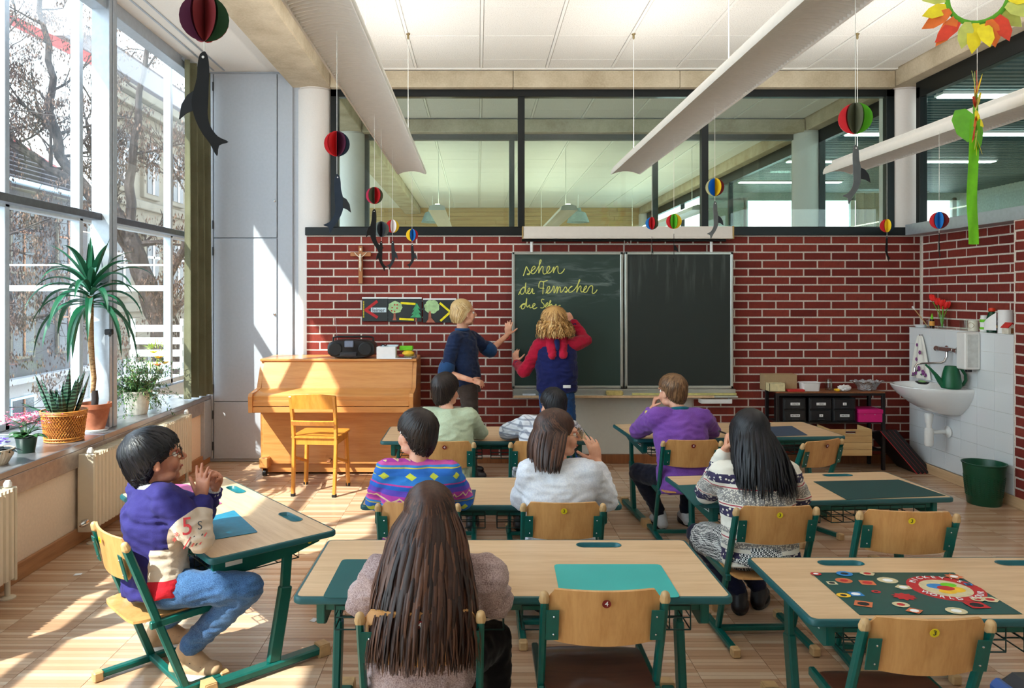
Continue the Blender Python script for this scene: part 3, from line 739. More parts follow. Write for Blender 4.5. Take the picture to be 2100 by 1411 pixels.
# chalk writing, traced as strokes of chalk on the leaf
m = N('yellow_chalk'); n1 = m.noise(m.coord(), 900, 2); MATS['yellow_chalk'] = m.bsdf(m.ramp(n1, [(.3, rgb(170, 176, 90)), (.55, rgb(222, 222, 120))]), .95)
STR = [
 # sehen
 [(290, 490), (320, 400), (345, 325), (370, 370), (405, 425), (395, 462), (370, 465), (360, 455), (400, 440), (450, 395), (500, 350), (495, 318), (470, 318), (440, 365), (430, 420), (450, 450), (490, 440), (540, 370), (590, 270), (612, 215), (598, 200), (580, 240), (572, 330), (565, 440), (590, 380), (625, 322), (645, 335), (640, 400), (650, 450), (690, 450), (740, 400), (765, 350), (755, 315), (730, 325), (710, 380), (715, 430), (750, 440), (800, 400), (840, 325), (828, 435), (850, 380), (890, 318), (910, 330), (910, 400), (930, 445), (970, 440), (1010, 400), (1030, 360)],
 # der
 [(205, 830), (235, 760), (265, 715), (300, 690), (320, 720), (300, 790), (268, 818), (242, 800), (240, 760), (270, 710), (320, 690), (335, 610), (330, 700), (335, 790), (355, 800), (385, 770), (408, 730), (400, 705), (375, 730), (370, 790), (395, 810), (430, 780), (450, 715), (460, 740), (455, 790), (470, 808), (495, 800)],
 # Fernseher
 [(570, 700), (570, 640), (600, 585), (650, 595), (725, 568)], [(655, 590), (645, 700), (638, 815)], [(585, 708), (665, 712)],
 [(690, 800), (740, 750), (765, 700), (755, 675), (725, 695), (710, 760), (725, 800), (770, 785), (810, 730), (830, 675), (845, 690), (838, 790), (855, 780), (880, 720), (900, 680), (905, 710), (890, 800), (905, 760), (935, 690), (955, 700), (952, 760), (965, 785), (1000, 755), (1045, 685), (1075, 740), (1060, 785), (1035, 775), (1080, 760), (1130, 700), (1165, 680), (1150, 675), (1110, 720), (1105, 775), (1150, 780), (1220, 720), (1280, 620), (1305, 565), (1292, 560), (1270, 640), (1245, 785), (1275, 720), (1310, 670), (1325, 690), (1320, 750), (1340, 780), (1380, 750), (1425, 690), (1415, 668), (1385, 700), (1370, 760), (1385, 785), (1430, 770), (1480, 680), (1530, 672), (1530, 740), (1525, 790), (1550, 805), (1590, 775), (1615, 735)],
 # die
 [(225, 1055), (260, 1010), (300, 985), (325, 1000), (310, 1060), (275, 1082), (255, 1060), (275, 1010), (330, 985), (352, 890), (345, 985), (350, 1030), (370, 1050), (400, 1010), (408, 1060), (440, 1055), (490, 1020), (500, 990), (475, 985), (455, 1030), (475, 1080), (540, 1055)],
 # Sehe
 [(665, 915), (630, 905), (612, 935), (625, 965), (655, 995), (665, 1035), (640, 1062), (595, 1060)],
 [(680, 1040), (715, 1010), (735, 985), (720, 970), (695, 1000), (690, 1040), (715, 1050), (755, 1000), (785, 945), (775, 930), (762, 960), (752, 1050), (775, 1010), (800, 1000), (805, 1040), (830, 1045), (865, 1010), (880, 1000), (870, 1040), (900, 1040), (940, 1015), (955, 1025)]]
b = MB()
for s_ in STR:
    w = []
    for (u, v) in smooth(s_):
        px = 1040+u/8.75; py = 510+v/8.75; w.append(V(((px-CX)/FPX*YB-1.33, -.0055, CAMH-(py-CY)/FPX*YB-1.34)))
    b.tube(w, .0042, 5, flat=.35, up=(0, 1, 0))
b.out('chalk_writing', MATS['yellow_chalk'], bo)
sp = tag(MB().box(-.075, .075, -.035, .035, 0, .042, .008).out('sponge', plain('sponge_yellow', (196, 176, 110), .95, var=.1, bstr=.5), None, (1.255, YB-.05, 1.34+bz0-.056)), 'yellow sponge lying on the chalk tray between the two leaves', 'sponge')
for i, (x, c) in enumerate(((.47, (232, 236, 240)), (.63, (230, 226, 150)))):
    tag(MB().box(-.06 if i == 0 else -.02, .06 if i == 0 else .02, -.01, .01, 0, .016, .003).out('chalk_box' if i == 0 else 'chalk', plain('chalk_%d' % i, c, .8), None, (x, YB-.06, 1.34+bz0-.056)), ('small pale blue chalk box at the left end of the tray', 'stub of yellow chalk on the tray by the writing girl')[i], 'chalk')
sr = tag(MB().box(-.48, .48, -.008, .008, 0, .02, .002).out('board_ruler', plain('ruler_yellow', (196, 186, 120), .6), None, (1.9, YB-.035, 1.34+bz0-.056)), 'long yellow board ruler lying in the tray under the right leaf', 'ruler')
t = thing('chalk_holder', 'small clear plastic holder hanging under the right end of the chalk tray', 'holder', (2.175, YB-.06, .60))
MB().box(-.12, .12, .05, .056, .03, .10, .002).out('back_plate', MATS['white_plastic'], t)
MB().box(-.14, .14, -.05, .05, -.01, .0, .002).box(-.14, .14, -.05, -.045, 0, .03, .002).box(-.14, -.135, -.05, .05, 0, .03).box(.135, .14, -.05, .05, 0, .03).out('shelf', MATS['white_plastic'], t)
# projection screen case
YS = 6.80
x0, x1 = (1073-CX)/FPX*YS, (1503-CX)/FPX*YS; z0, z1 = CAMH-(492-CY)/FPX*YS, CAMH-(464-CY)/FPX*YS
t = thing('projection_screen', 'rolled-up white projection screen case mounted above the chalkboard', 'screen', ((x0+x1)/2, YS, z0)); h = (x1-x0)/2
MB().box(-h, h, 0, .12, .03, z1-z0, .006).out('case', plain('case_white', (222, 214, 206), .5, var=.01), t)
MB().box(-h, h, -.004, .1, .012, .034, .004).out('case_lip', MATS['case_white'], t)
MB().box(-h-.006, -h+.002, -.004, .125, .01, z1-z0+.004, .003).out('end_cap', plain('end_ochre', (170, 140, 84), .5), t)
MB().box(h-.002, h+.012, -.004, .125, .01, z1-z0+.004, .003).out('end_cap', MATS['end_ochre'], t)
MB().cyl((-h-.01, .05, 0), (h-.05, .05, 0), .013, n=12).out('bottom_bar', MATS['black_frame'], t)
MB().tube([(.0-.03, .02, -.005), (-.03, .02, -.03), (-.02, .02, -.045), (0.0, .02, -.02), (.02, .02, -.045), (.03, .02, -.03), (.03, .02, -.005)], .004, 6).out('pull_loop', MATS['aluminium'], t)
# crucifix
p = at(740, 548, 6.93); t = thing('crucifix', 'wooden crucifix with white figure hanging on the brick wall', 'crucifix', p)
MB().box(-.019, .019, -.018, .004, -.155, .20, .003).out('upright', wood('cross_wood', (176, 112, 62), (150, 88, 46), 2), t)
MB().box(-.096, .096, -.019, .003, .102, .140, .003).out('crossbar', MATS['cross_wood'], t)
b = MB(); I = plain('ivory', (226, 212, 190), .5)
b.ell((0, -.03, .112), (.010, .010, .013)); b.capsule((0, -.028, .098), (0, -.028, .055), .012, .009, 8); b.capsule((0, -.028, .05), (.002, -.03, .03), .012, .010, 8)
for s in (-1, 1):
    b.capsule((s*.010, -.028, .092), (s*.034, -.026, .112), .0045, .004, 6); b.capsule((s*.034, -.026, .112), (s*.056, -.024, .136), .004, .003, 6)
    b.capsule((s*.005, -.03, .03), (s*.006, -.038, -.004), .007, .005, 6); b.capsule((s*.006, -.038, -.004), (s*.001, -.026, -.036), .005, .004, 6)
b.out('figure', I, t); MB().box(-.008, .008, -.021, -.018, .155, .178).out('plaque', I, t)
# poster strips (children's cut-paper pictures)
plain('poster_black', (34, 42, 44), .45, var=.03); plain('poster_red', (190, 36, 40), .7); plain('poster_yellow', (244, 226, 20), .6); plain('leaf_pale', (172, 206, 150), .8, var=.1)
plain('fir_green', (70, 160, 110), .8, var=.1); plain('trunk_brown', (170, 100, 80), .8, var=.12); plain('pale_blue_card', (206, 222, 230), .7); plain('ink', (20, 24, 30), .6)
def pz(u, v, Y=6.925): return at(720+u/7.84, 490+v/7.84, Y)
def poster(u0, u1, v0, v1, label):
    a = pz(u0, v1); c = pz(u1, v0); t = thing('picture_card', label, 'picture', (a.x, 6.935, a.z), group='cut-paper pictures on the bricks')
    MB().box(0, c.x-a.x, -.003, .006, 0, c.z-a.z, .001).out('card', MATS['poster_black'], t)
    MB().box(0, c.x-a.x, -.005, .006, c.z-a.z, c.z-a.z+.014).out('top_strip', MATS['paper_white'], t)
    return t
def flat(t, pts, mat, name, y=-.0045, th=.0012):
    w = [pz(u, v) for u, v in pts]; M = Matrix(((1, 0, 0, 0), (0, 0, 1, 0), (0, 1, 0, 0), (0, 0, 0, 1)))
    MB().prism([(p.x-t.location.x, p.z-t.location.z) for p in w], y-th, y, M).out(name, MATS[mat], t, smooth=False)
def bar2(t, a, b_, w, mat, name, y=-.0045):
    d = V((b_[0]-a[0], b_[1]-a[1])).normalized(); n_ = V((-d.y, d.x))*w/2
    flat(t, [(a[0]+n_.x, a[1]+n_.y), (b_[0]+n_.x, b_[1]+n_.y), (b_[0]-n_.x, b_[1]-n_.y), (a[0]-n_.x, a[1]-n_.y)], mat, name, y)
t = poster(175, 588, 960, 1325, 'black picture card with red arrow sign and the word leiner')
bar2(t, (225, 1150), (420, 1000), 45, 'poster_red', 'red_stripe'); bar2(t, (225, 1140), (425, 1265), 45, 'poster_red', 'red_stripe', -.006)
for k in range(16): flat(t, [(193, 1000+k*17), (209, 1000+k*17), (209, 1009+k*17), (193, 1009+k*17)], 'poster_yellow', 'yellow_dash')
flat(t, [(318, 1105), (565, 1105), (565, 1180), (318, 1180)], 'pale_blue_card', 'word_card')
c_ = pz(441, 1146); text('leiner', .052, MATS['ink'], t, (c_.x-t.location.x, -.0065, c_.z-t.location.z), (PI/2, 0, 0), 'word')
t = poster(592, 1135, 962, 1330, 'middle black picture card with apple tree, equals sign and fir tree')
def crown(t, cx, cy, rx, ry, seed):
    rr = random.Random(seed); flat(t, [(cx+rx*(1+.08*math.sin(k*2.3+seed))*math.cos(k*PI/12), cy+ry*(1+.08*math.cos(k*1.7+seed))*math.sin(k*PI/12)) for k in range(24)], 'leaf_pale', 'tree_crown')
crown(t, 708, 1100, 112, 98, 1); flat(t, [(685, 1190), (712, 1190), (718, 1270), (730, 1308), (665, 1308), (680, 1265)], 'trunk_brown', 'tree_trunk', -.006)
for (u, v) in ((660, 1105), (740, 1060), (738, 1112), (700, 1165), (652, 1155), (700, 1060)): flat(t, [(u+12*math.cos(k*PI/4), v+12*math.sin(k*PI/4)) for k in range(8)], 'poster_red', 'apple', -.0065)
bar2(t, (795, 1032), (1035, 1045), 34, 'poster_yellow', 'yellow_stripe'); bar2(t, (775, 1285), (1010, 1298), 34, 'poster_yellow', 'yellow_stripe')
flat(t, [(1055, 1030), (1110, 1125), (1075, 1115), (1120, 1190), (1085, 1182), (1130, 1265), (950, 1262), (1010, 1200), (965, 1215), (1020, 1135), (985, 1150)], 'fir_green', 'fir_tree', -.0062)
flat(t, [(1030, 1270), (1055, 1270), (1055, 1328), (1025, 1328)], 'trunk_brown', 'fir_trunk')
t = poster(1155, 1690, 980, 1345, 'right black picture card with pale tree and yellow arrow beside the teacher')
crown(t, 1298, 1090, 122, 108, 4); flat(t, [(1250, 1165), (1280, 1165), (1290, 1270), (1355, 1345), (1205, 1345), (1240, 1290)], 'trunk_brown', 'tree_trunk', -.006)
bar2(t, (1425, 1030), (1590, 1170), 34, 'poster_yellow', 'yellow_stripe'); bar2(t, (1435, 1320), (1590, 1180), 34, 'poster_yellow', 'yellow_stripe', -.006)

# ================================================================ piano
pn = thing('piano', 'light oak upright piano standing against the brick wall', 'piano', (-1.222, 6.48, 0))
Wd = MATS['piano_wood']; hw = .68
MB().box(-hw+.02, hw-.02, .0, .42, .10, .60, .003).out('lower_panel', Wd, pn)
MB().box(-hw, hw, .03, .44, .02, .10, .003).out('plinth', Wd, pn)
Mx = Matrix(((0, 0, 1, 0), (1, 0, 0, 0), (0, 1, 0, 0), (0, 0, 0, 1)))
for s in (-1, 1):
    x = s*(hw-.012)
    MB().prism([(-.34, .60), (-.35, .735), (-.33, .76), (-.10, .775), (0.02, 1.005), (.45, 1.005), (.45, .06), (.02, .06), (.01, .55)], x-.018, x+.018, Mx, .003).out('side', Wd, pn)
MB().prism([(-.095, .775), (.005, 1.0), (.03, 1.0), (-.06, .775)], -hw+.03, hw-.03, Mx).out('upper_panel', Wd, pn)
MB().box(-hw-.005, hw+.005, -.01, .455, 1.0, 1.02, .004).out('lid', Wd, pn)
MB().prism([(-.325, .70), (-.328, .735), (-.31, .748), (-.08, .778), (-.05, .778), (-.05, .70)], -hw+.03, hw-.03, Mx).out('fallboard', Wd, pn)
MB().box(-hw+.03, hw-.03, -.335, -.31, .655, .70, .003).out('key_slip', Wd, pn)
MB().box(-hw+.01, hw-.01, -.33, .02, .60, .65, .003).out('key_bed', Wd, pn)
for s in (-1, 1):
    MB().box(s*(hw-.045)-.04, s*(hw-.045)+.04, -.08, .06, .075, .17, .01).out('toe_block', Wd, pn)
    c_ = MB().cyl((s*(hw-.045)-.014, -.03, .034), (s*(hw-.045)+.014, -.03, .034), .033, n=18).out('caster', MATS['black_plastic'], pn)
for k, x in enumerate((-.07, .07)):
    MB().box(x-.016, x+.016, -.09, .02, .13, .145, .005).out('pedal', MATS['brown_wood'], pn)
# boombox
bx = thing('boombox', 'rounded black portable stereo standing on the piano lid', 'stereo', (at(721, 0, 6.55).x, 6.62, 1.02))
def sup(x0, x1, z0, z1, n=20, e=3.2):
    cx, cz, rx, rz = (x0+x1)/2, (z0+z1)/2, (x1-x0)/2, (z1-z0)/2; o = []
    for i in range(n*2):
        t = 2*PI*i/(n*2); c, s = math.cos(t), math.sin(t)
        o.append((cx+rx*abs(c)**(2/e)*(1 if c >= 0 else -1), cz+rz*abs(s)**(2/e)*(1 if s >= 0 else -1)))
    return o
b = MB(); rs = []
for y, k in ((-.12, .90), (-.11, .97), (-.06, 1.0), (.06, 1.0), (.11, .93)):
    rs.append([V((p[0]*k, y-.02*math.cos(p[0]*7), .085+(p[1]-.085)*k)) for p in sup(-.212, .212, .004, .165)])
b.rings(rs); b.out('body', MATS['black_plastic'], bx)
for s in (-1, 1):
    MB().lathe([(.001, .0), (.02, .004), (.03, -.002), (.055, -.004), (.06, .004), (.052, .010)], (s*.13, -.135, .085), 24, Matrix.Rotation(PI/2, 3, 'X').to_4x4()).out('speaker', plain('speaker_black', (10, 11, 13), .6), bx)
MB().box(-.05, .03, -.15, -.12, .10, .16, .006).out('display', plain('display_grey', (120, 130, 150), .3, metal=.4), bx)
MB().box(-.09, .06, -.156, -.12, .02, .06, .008).box(-.055, .03, -.16, -.15, .035, .05, .002).out('cassette_door', plain('dark_grey', (44, 46, 52), .3), bx)
MB().tube([(-.18, .02, .12), (-.18, .02, .178), (-.14, .02, .186), (.14, .02, .186), (.18, .02, .178), (.18, .02, .12)], .009, 8).out('handle', MATS['black_plastic'], bx)
MB().cyl((-.15, .06, .15), (-.17, .06, .36), .002, n=6).out('aerial', MATS['chrome'], bx)
t = thing('paper_box', 'white cardboard box with bits of paper on top beside the stereo', 'box', (at(791, 0, 6.45).x, 6.53, 1.02))
MB().box(-.083, .083, -.06, .06, 0, .105, .002).out('box_body', MATS['paper_white'], t); MB().box(-.05, .10, -.01, .07, .105, .118, .002).out('paper_pad', MATS['pale_blue_card'], t)
MB().tube([(-.05, -.03, .112), (-.03, -.04, .125), (-.01, -.03, .115), (.0, -.01, .12)], .006, 6).out('ribbon', MATS['ink'], t)
t = thing('toy_tray', 'clear tray of green, yellow and red toys on the piano corner', 'tray', (at(833, 0, 6.45).x, 6.55, 1.028))
MB().box(-.08, .08, -.07, .07, 0, .006).box(-.08, .08, .065, .07, 0, .05).box(-.08, .08, -.07, -.066, 0, .035).box(.076, .08, -.07, .07, 0, .05).out('tray_body', MATS['clear_glass'], t)
MB().box(-.07, .05, -.01, .05, .06, .10, .006).out('green_block', plain('lime', (110, 200, 30), .6), t)
MB().ell((.01, -.02, .035), (.055, .04, .028)).out('yellow_ball', plain('toy_yellow', (240, 190, 40), .6), t)
MB().box(-.075, -.02, -.06, .0, .006, .03, .01).out('red_block', plain('toy_red', (200, 40, 36), .5), t)
tag(MB().box(-.17, .11, -.09, .09, 0, .006).out('paper_sheets', MATS['paper_white'], None, (at(818, 0, 6.45).x, 6.55, 1.021)), 'thin stack of white papers under the toy tray on the piano', 'papers')

# wooden chair in front of the piano
wc = thing('wooden_chair', 'honey-coloured wooden chair with slatted back at the piano', 'chair', (-1.27, 5.98, 0), -.09)
W_ = MATS['chair_wood']
for s in (-1, 1):
    b = MB(); pts = [(s*.165, -.19, 0), (s*.168, -.17, .22), (s*.17, -.155, .44), (s*.172, -.18, .62), (s*.175, -.225, .79)]
    for i in range(4): b.beam(pts[i], V(pts[i+1])+V((0, 0, .004)), .026, .036, up=(0, 1, 0), bev=.005)
    lg = b.out('back_leg', W_, wc); MB().box(s*.165-.016, s*.165+.016, -.208, -.17, 0, .025, .004).out('foot_cap', MATS['black_plastic'], lg)
    lg = MB().beam((s*.18, .17, 0), (s*.165, .16, .44), .03, .03, bev=.005).out('front_leg', W_, wc); MB().box(s*.18-.017, s*.18+.017, .153, .187, 0, .025, .004).out('foot_cap', MATS['black_plastic'], lg)
    MB().beam((s*.168, -.165, .30), (s*.172, .16, .20), .018, .022).out('side_brace', W_, wc)
    MB().beam((s*.165, -.15, .425), (s*.165, .16, .425), .02, .05).out('side_rail', W_, wc)
MB().beam((-.16, .16, .425), (.16, .16, .425), .02, .05).beam((-.16, -.15, .425), (.16, -.15, .425), .02, .05).out('cross_rail', W_, wc)['label'] = 'rails under the seat'
MB().prism(rrect(-.195, .195, -.175, .20, .03), .45, .468, None, .004).out('seat', W_, wc)
def curved(z0, z1, y0, dep, w, th, top=0):
    def f(u, v):
        x = (u-.5)*w; return V((x, y0-dep*math.cos((u-.5)*2.4)+dep-.02*v, z0+(z1-z0)*v+top*math.cos((u-.5)*PI)*v))
    return MB().grid(f, 16, 4, th)
curved(.69, .795, -.235, .03, .37, .018, .012).out('top_rail', W_, wc); curved(.565, .60, -.205, .02, .34, .014).out('back_slat', W_, wc)

# ================================================================ pupils' desks
def stadium(x0, x1, y0, y1, n=7):
    r = (y1-y0)/2; cy = (y0+y1)/2; o = []
    for i in range(n+1): a = -PI/2+PI*i/n; o.append((x1-r+r*math.cos(a), cy+r*math.sin(a)))
    for i in range(n+1): a = PI/2+PI*i/n; o.append((x0+r+r*math.cos(a), cy+r*math.sin(a)))
    return o
G_ = MATS['green_metal']; DG = MATS['dark_green_metal']
def desk(name_label, W, D, H, c, rz, group='two-seat pupils desks'):
    t = thing('school_desk', name_label, 'desk', c, rz, group)
    hw, hd = W/2, D/2; tx = W/4
    holes = [stadium(-tx-.085, -tx+.085, hd-.095, hd-.045), stadium(tx-.085, tx+.085, hd-.095, hd-.045)]
    MB().holed(rrect(-hw+.012, hw-.012, -hd+.012, hd-.012, .02), holes, H-.020, H).out('tabletop', MATS['beech_laminate'], t, smooth=False)
    o_ = rrect(-hw, hw, -hd, hd, .03, 5); i_ = rrect(-hw+.012, hw-.012, -hd+.012, hd-.012, .02, 5)
    rs = [[V((p[0], p[1], z)) for p in q] for q, z in ((i_, H+.0004), (rrect(-hw+.003, hw-.003, -hd+.003, hd-.003, .028, 5), H-.001), (o_, H-.006), (o_, H-.020), (rrect(-hw+.004, hw-.004, -hd+.004, hd-.004, .027, 5), H-.024), (i_, H-.024))]
    MB().rings(rs, cap=False, closed=True).out('edge_band', MATS['edge_band'], t)
    for s in (-1, 1):
        x = s*tx; y0, y1 = hd-.095, hd-.045; b = MB()
        prof = [(0.004, H+.0012), (0, H+.0014), (-.003, H-.002), (-.008, H-.013), (-.014, H-.0135)]
        rs = []
        for g, z in prof: rs.append([V((p[0], p[1], z)) for p in stadium(x-.085-g, x+.085+g, y0-g, y1+g)])
        b.rings(rs, cap=False); b._f([b.bm.verts.new(V((p[0], p[1], H-.0135))) for p in stadium(x-.071, x+.071, y0+.014, y1-.014)])
        b.out('pencil_trough', MATS['trough_green'], t)
    # steel frame
    for s in (-1, 1):
        x = s*(hw-.085)
        MB().beam((x, -hd+.03, .028), (x, hd-.03, .028), .05, .032, bev=.006).out('foot_bar', G_, t)
        for e in (-1, 1): MB().prism([(-.03, 0), (.03, 0), (.022, .052), (-.025, .052)], x-.03, x+.03, Matrix(((0, 0, 1, 0), (1, 0, 0, e*(hd-.03)), (0, 1, 0, 0), (0, 0, 0, 1))), .004).out('foot_cap', MATS['cap_beige'], t)
        MB().beam((x, .02, .04), (x, .075, H*.62), .056, .03, up=(1, 0, 0), bev=.006).out('leg', G_, t)
        MB().beam((x, .066, H*.45), (x, .085, H-.05), .042, .022, up=(1, 0, 0), bev=.004).out('leg_slider', G_, t)
        MB().prism([(-hd+.04, H-.10), (-hd+.07, H-.115), (.10, H-.085), (hd-.05, H-.055), (hd-.05, H-.022), (-hd+.04, H-.022)], x-.014, x+.014, Matrix(((0, 0, 1, 0), (1, 0, 0, 0), (0, 1, 0, 0), (0, 0, 0, 1))), .003).out('side_rail', G_, t)
        MB().prism([(-hd+.09, H-.068), (-hd+.16, H-.068), (-hd+.16, H-.050), (-hd+.09, H-.050)], x+s*.0141, x+s*.0155, Matrix(((0, 0, 1, 0), (1, 0, 0, 0), (0, 1, 0, 0), (0, 0, 0, 1)))).out('maker_plate', MATS['white_plastic'], t)
        MB().lathe([(.001, 0), (.009, 0), (.009, .004), (.001, .005)], (x+s*.014, hd-.1, H-.045), 10, Matrix.Rotation(s*PI/2, 3, 'Y').to_4x4()).out('screw_cap', plain('yellow_cap', (214, 196, 50), .5), t)
    text('NORM 9103', .011, MATS['ink'], t, (-(hw-.085)-.0162, -hd+.125, H-.059), (PI/2, 0, -PI/2), 'maker_lettering')
    MB().beam((-hw+.085, .075, H-.06), (hw-.085, .075, H-.06), .022, .045, bev=.003).out('cross_beam', G_, t)
    MB().beam((-hw+.085, -hd+.06, H-.045), (hw-.085, -hd+.06, H-.045), .02, .035, bev=.003).out('front_rail', G_, t)
    for s in (-1, 1):       # wire book baskets
        b = MB(); xa, xb = (-hw+.13, -.03) if s < 0 else (.03, hw-.13); z = H-.125; ya, yb = -hd+.05, hd-.12
        for k in range(9): xx = xa+(xb-xa)*k/8; b.tube([(xx, ya, z+.08), (xx, ya, z), (xx, yb, z), (xx, yb, z+.08)], .0026, 5)
        for k in range(5): yy = ya+(yb-ya)*k/4; b.tube([(xa, yy, z), (xb, yy, z)], .0026, 5)
        for zz in (z+.04, z+.08): b.tube([(xa, ya, zz), (xb, ya, zz), (xb, yb, zz), (xa, yb, zz)], .0028, 5, closed=True)
        b.out('book_basket', DG, t)
    return t
def frm(FL, FR, BL, hgt, W, D):
    """centre and rotation of a desk from three measured corners"""
    pass
dA = desk('school desk in front centre where the long-haired girl in pink-grey sits', 1.435, .575, CAMH-.98, (.115, 2.68, 0), 0)
dB = desk('school desk in the middle row between the patterned sweater and the girl with glasses', 1.30, .575, CAMH-1.04, (.066, 3.935, 0), 0)
dE = desk('school desk in the back row left, nearest to the piano', 1.43, .575, CAMH-.98, (.058, 5.23, 0), 0)
dF = desk('school desk in the back row right where the boy in purple leans', 1.50, .60, CAMH-.98, (1.79, 5.37, 0), .075)
dD = desk('school desk in the middle row right where the black-haired girl sits', 1.34, .575, CAMH-1.04, (1.76, 4.02, 0), .085)
dC = desk('empty school desk at bottom right with the cartoon badge mat', 1.38, .575, CAMH-1.04, (1.753, 2.65, 0), 0)
dG = desk('turned school desk on the left by the radiator with pink and blue mats', 1.25, .56, CAMH-1.02, (-1.225, 3.50, 0), math.atan2(.915, -.782)+PI, 'two-seat pupils desks')

# ================================================================ pupils' chairs
P_ = MATS['beech_ply']
plain('sticker_red', (120, 20, 24), .4); plain('sticker_yellow', (232, 210, 30), .4)
def chair(label, c, rz, size, k=1.0, dark=False):
    t = thing('school_chair', label, 'chair', c, rz, 'stacking school chairs'); S = k
    hw = .18*S; zt = .665*S; zs = .345*S
    for s in (-1, 1):
        x = s*hw
        MB().beam((x, -.19*S, .024), (x, .19*S, .024), .034, .026, up=(0, 0, 1), bev=.006).out('skid', G_, t)
        for e in (-1, 1): MB().box(x-.019, x+.019, e*.19*S-.02, e*.19*S+.02, 0, .042, .006).out('foot_cap', MATS['cap_beige'], t)
        MB().beam((x, .03*S, .03), (x, -.20*S, zt-.02), .032, .022, up=(1, 0, 0), bev=.006).out('leg_post', G_, t)
        top = V((x, -.20*S, zt-.02)); d = V((0, -.23, .62)).normalized()
        MB().capsule(top-d*.004, top+d*.012, .017, .014, 10).out('post_cap', MATS['cap_beige'], t)
        MB().beam((x, -.11*S, zs-.025), (x, .17*S, zs-.018), .022, .03, bev=.004).out('seat_bracket', G_, t)
        MB().beam((x-s*.024*S, -.216*S, zt-.050), (x-s*.024*S, -.190*S, zt-.150), .038*S, .004, up=(0, 1, 0)).out('back_plate', G_, t)
        for q in (.2, .8):
            pt = V((x-s*.028, -.216*S, zt-.050)).lerp(V((x-s*.028, -.190*S, zt-.150)), q); MB().ell(pt+V((0, -.004, 0)), (.0035, .0035, .0035), None, 8, 5).out('rivet', MATS['chrome'], t)
    MB().beam((-hw, .03*S, .03), (hw, .03*S, .03), .03, .022, bev=.004).out('cross_bar', G_, t)
    MB().beam((-hw, .10*S, zs-.03), (hw, .10*S, zs-.03), .02, .02).out('seat_bar', G_, t)
    # seat: dished plywood with rounded corners
    def seat(u, v):
        x = (u-.5)*2; y = (v-.5)*2
        sx_ = .172*S*(1-.10*max(0, abs(y))**6); X = x*sx_; Y_ = (y*.175*S)*(1-.06*abs(x)**6)
        Z = zs-.012*(1-x*x)*(1-y*y)-(.02*max(0, y-.55)**2*5)
        return V((X, Y_+.0, Z))
    MB().grid(seat, 16, 16, .010).out('seat', MATS['shaded_seat_ply' if dark else 'beech_ply'], t)  # dark: front chairs use the ply with shade painted in
    def back(u, v):
        x = (u-.5)*2; z = (v-.5)*2
        hh = .083*S; r = max(0, abs(x)-.86)/.14
        lim = 1-.30*(1-math.sqrt(max(0, 1-r*r)))
        zz = zt-.072*S+z*hh*lim-.010*(1-x*x)*(1 if z < 0 else .0)*abs(z)
        return V((x*.166*S, -.170*S-.030*(zz-(zt-.17))/.16-.028*(1-x*x), zz))
    MB().grid(back, 20, 10, .009).out('backrest', P_, t)
    col = MATS['sticker_red' if size == 4 else 'sticker_yellow']; p = back(.5, .80)+V((0, -.010, 0))
    st_ = MB().lathe([(.0005, 0), (.0135, 0), (.0135, .001), (.0005, .001)], p, 20, Matrix.Rotation(PI/2+.22, 3, 'X').to_4x4()).out('size_sticker', col, t)
    text(str(size), .022, MATS['paper_white' if size == 4 else 'ink'], st_, p+V((0, -.0018, 0)), (PI/2+.22, 0, 0), 'numeral')
    return t
def ax(px, Y): return (px-CX)/FPX*Y
# origin sits .2 m in front of the backrest
CHS = [
 ('empty chair with red 4 sticker at the front centre desk', ax(1243, 2.22), 2.45, 0, 4, 1.02),
 ('chair with red sticker under the long-haired girl at the front', ax(860, 2.20), 2.36, .03, 4, .98),
 ('empty chair with yellow 3 sticker at the badge-mat desk, bottom right', ax(1903, 2.12), 2.31, -.03, 3, .98),
 ('chair behind the bottom right desk, empty, turned slightly', ax(1876, 3.0), 3.22, -.10, 3, 1.04),
 ('chair with yellow sticker under the black-haired girl', ax(1590, 3.22), 3.42, .03, 3, .98),
 ('chair with yellow sticker under the girl with glasses', ax(1155, 3.28), 3.48, 0, 3, .98),
 ('chair under the pupil in the patterned blue and pink sweater', ax(857, 3.28), 3.48, 0, 3, .98),
 ('chair with red sticker under the boy in pale green', ax(912, 4.58), 4.78, 0, 4, 1.0),
 ('chair under the boy in the checked shirt', ax(1107, 4.58), 4.78, 0, 4, 1.0),
 ('chair with red 4 sticker under the boy in purple', ax(1419, 4.62), 4.82, 0, 4, 1.0),
 ('empty chair pushed askew at the back right desk near the shelf', ax(1664, 4.65), 4.86, .45, 4, .98),
 ('chair under the boy in jeans at the turned left desk', -1.30, 3.03, -.80, 3, .98)]
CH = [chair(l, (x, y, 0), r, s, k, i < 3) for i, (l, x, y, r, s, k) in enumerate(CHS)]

# ---------------------------------------------------------------- desk mats
def mat_(label, c, pts, cat='desk mat', z=0, name='desk_mat', th=.0016, parent=None):
    cx = sum(p.x for p in pts)/len(pts); cy = sum(p.y for p in pts)/len(pts)
    o = MB().prism([(p.x-cx, p.y-cy) for p in pts], 0, th, None).out(name, c, None, (cx, cy, z+.0006), smooth=False)
    return tag(o, label, cat)
def quad(pxs, z, r=.02):
    w = [onz(px, py, z) for px, py in pxs]; o = []
    for i in range(len(w)):
        a, b_, c_ = w[i-1], w[i], w[(i+1) % len(w)]
        p0 = b_+(a-b_).normalized()*r; p1 = b_+(c_-b_).normalized()*r
        for k in range(4): t_ = k/3; o.append(p0.lerp(b_, t_).lerp(b_.lerp(p1, t_), t_))
    if sum((o[i].x*o[(i+1) % len(o)].y-o[(i+1) % len(o)].x*o[i].y) for i in range(len(o))) < 0: o.reverse()
    return o
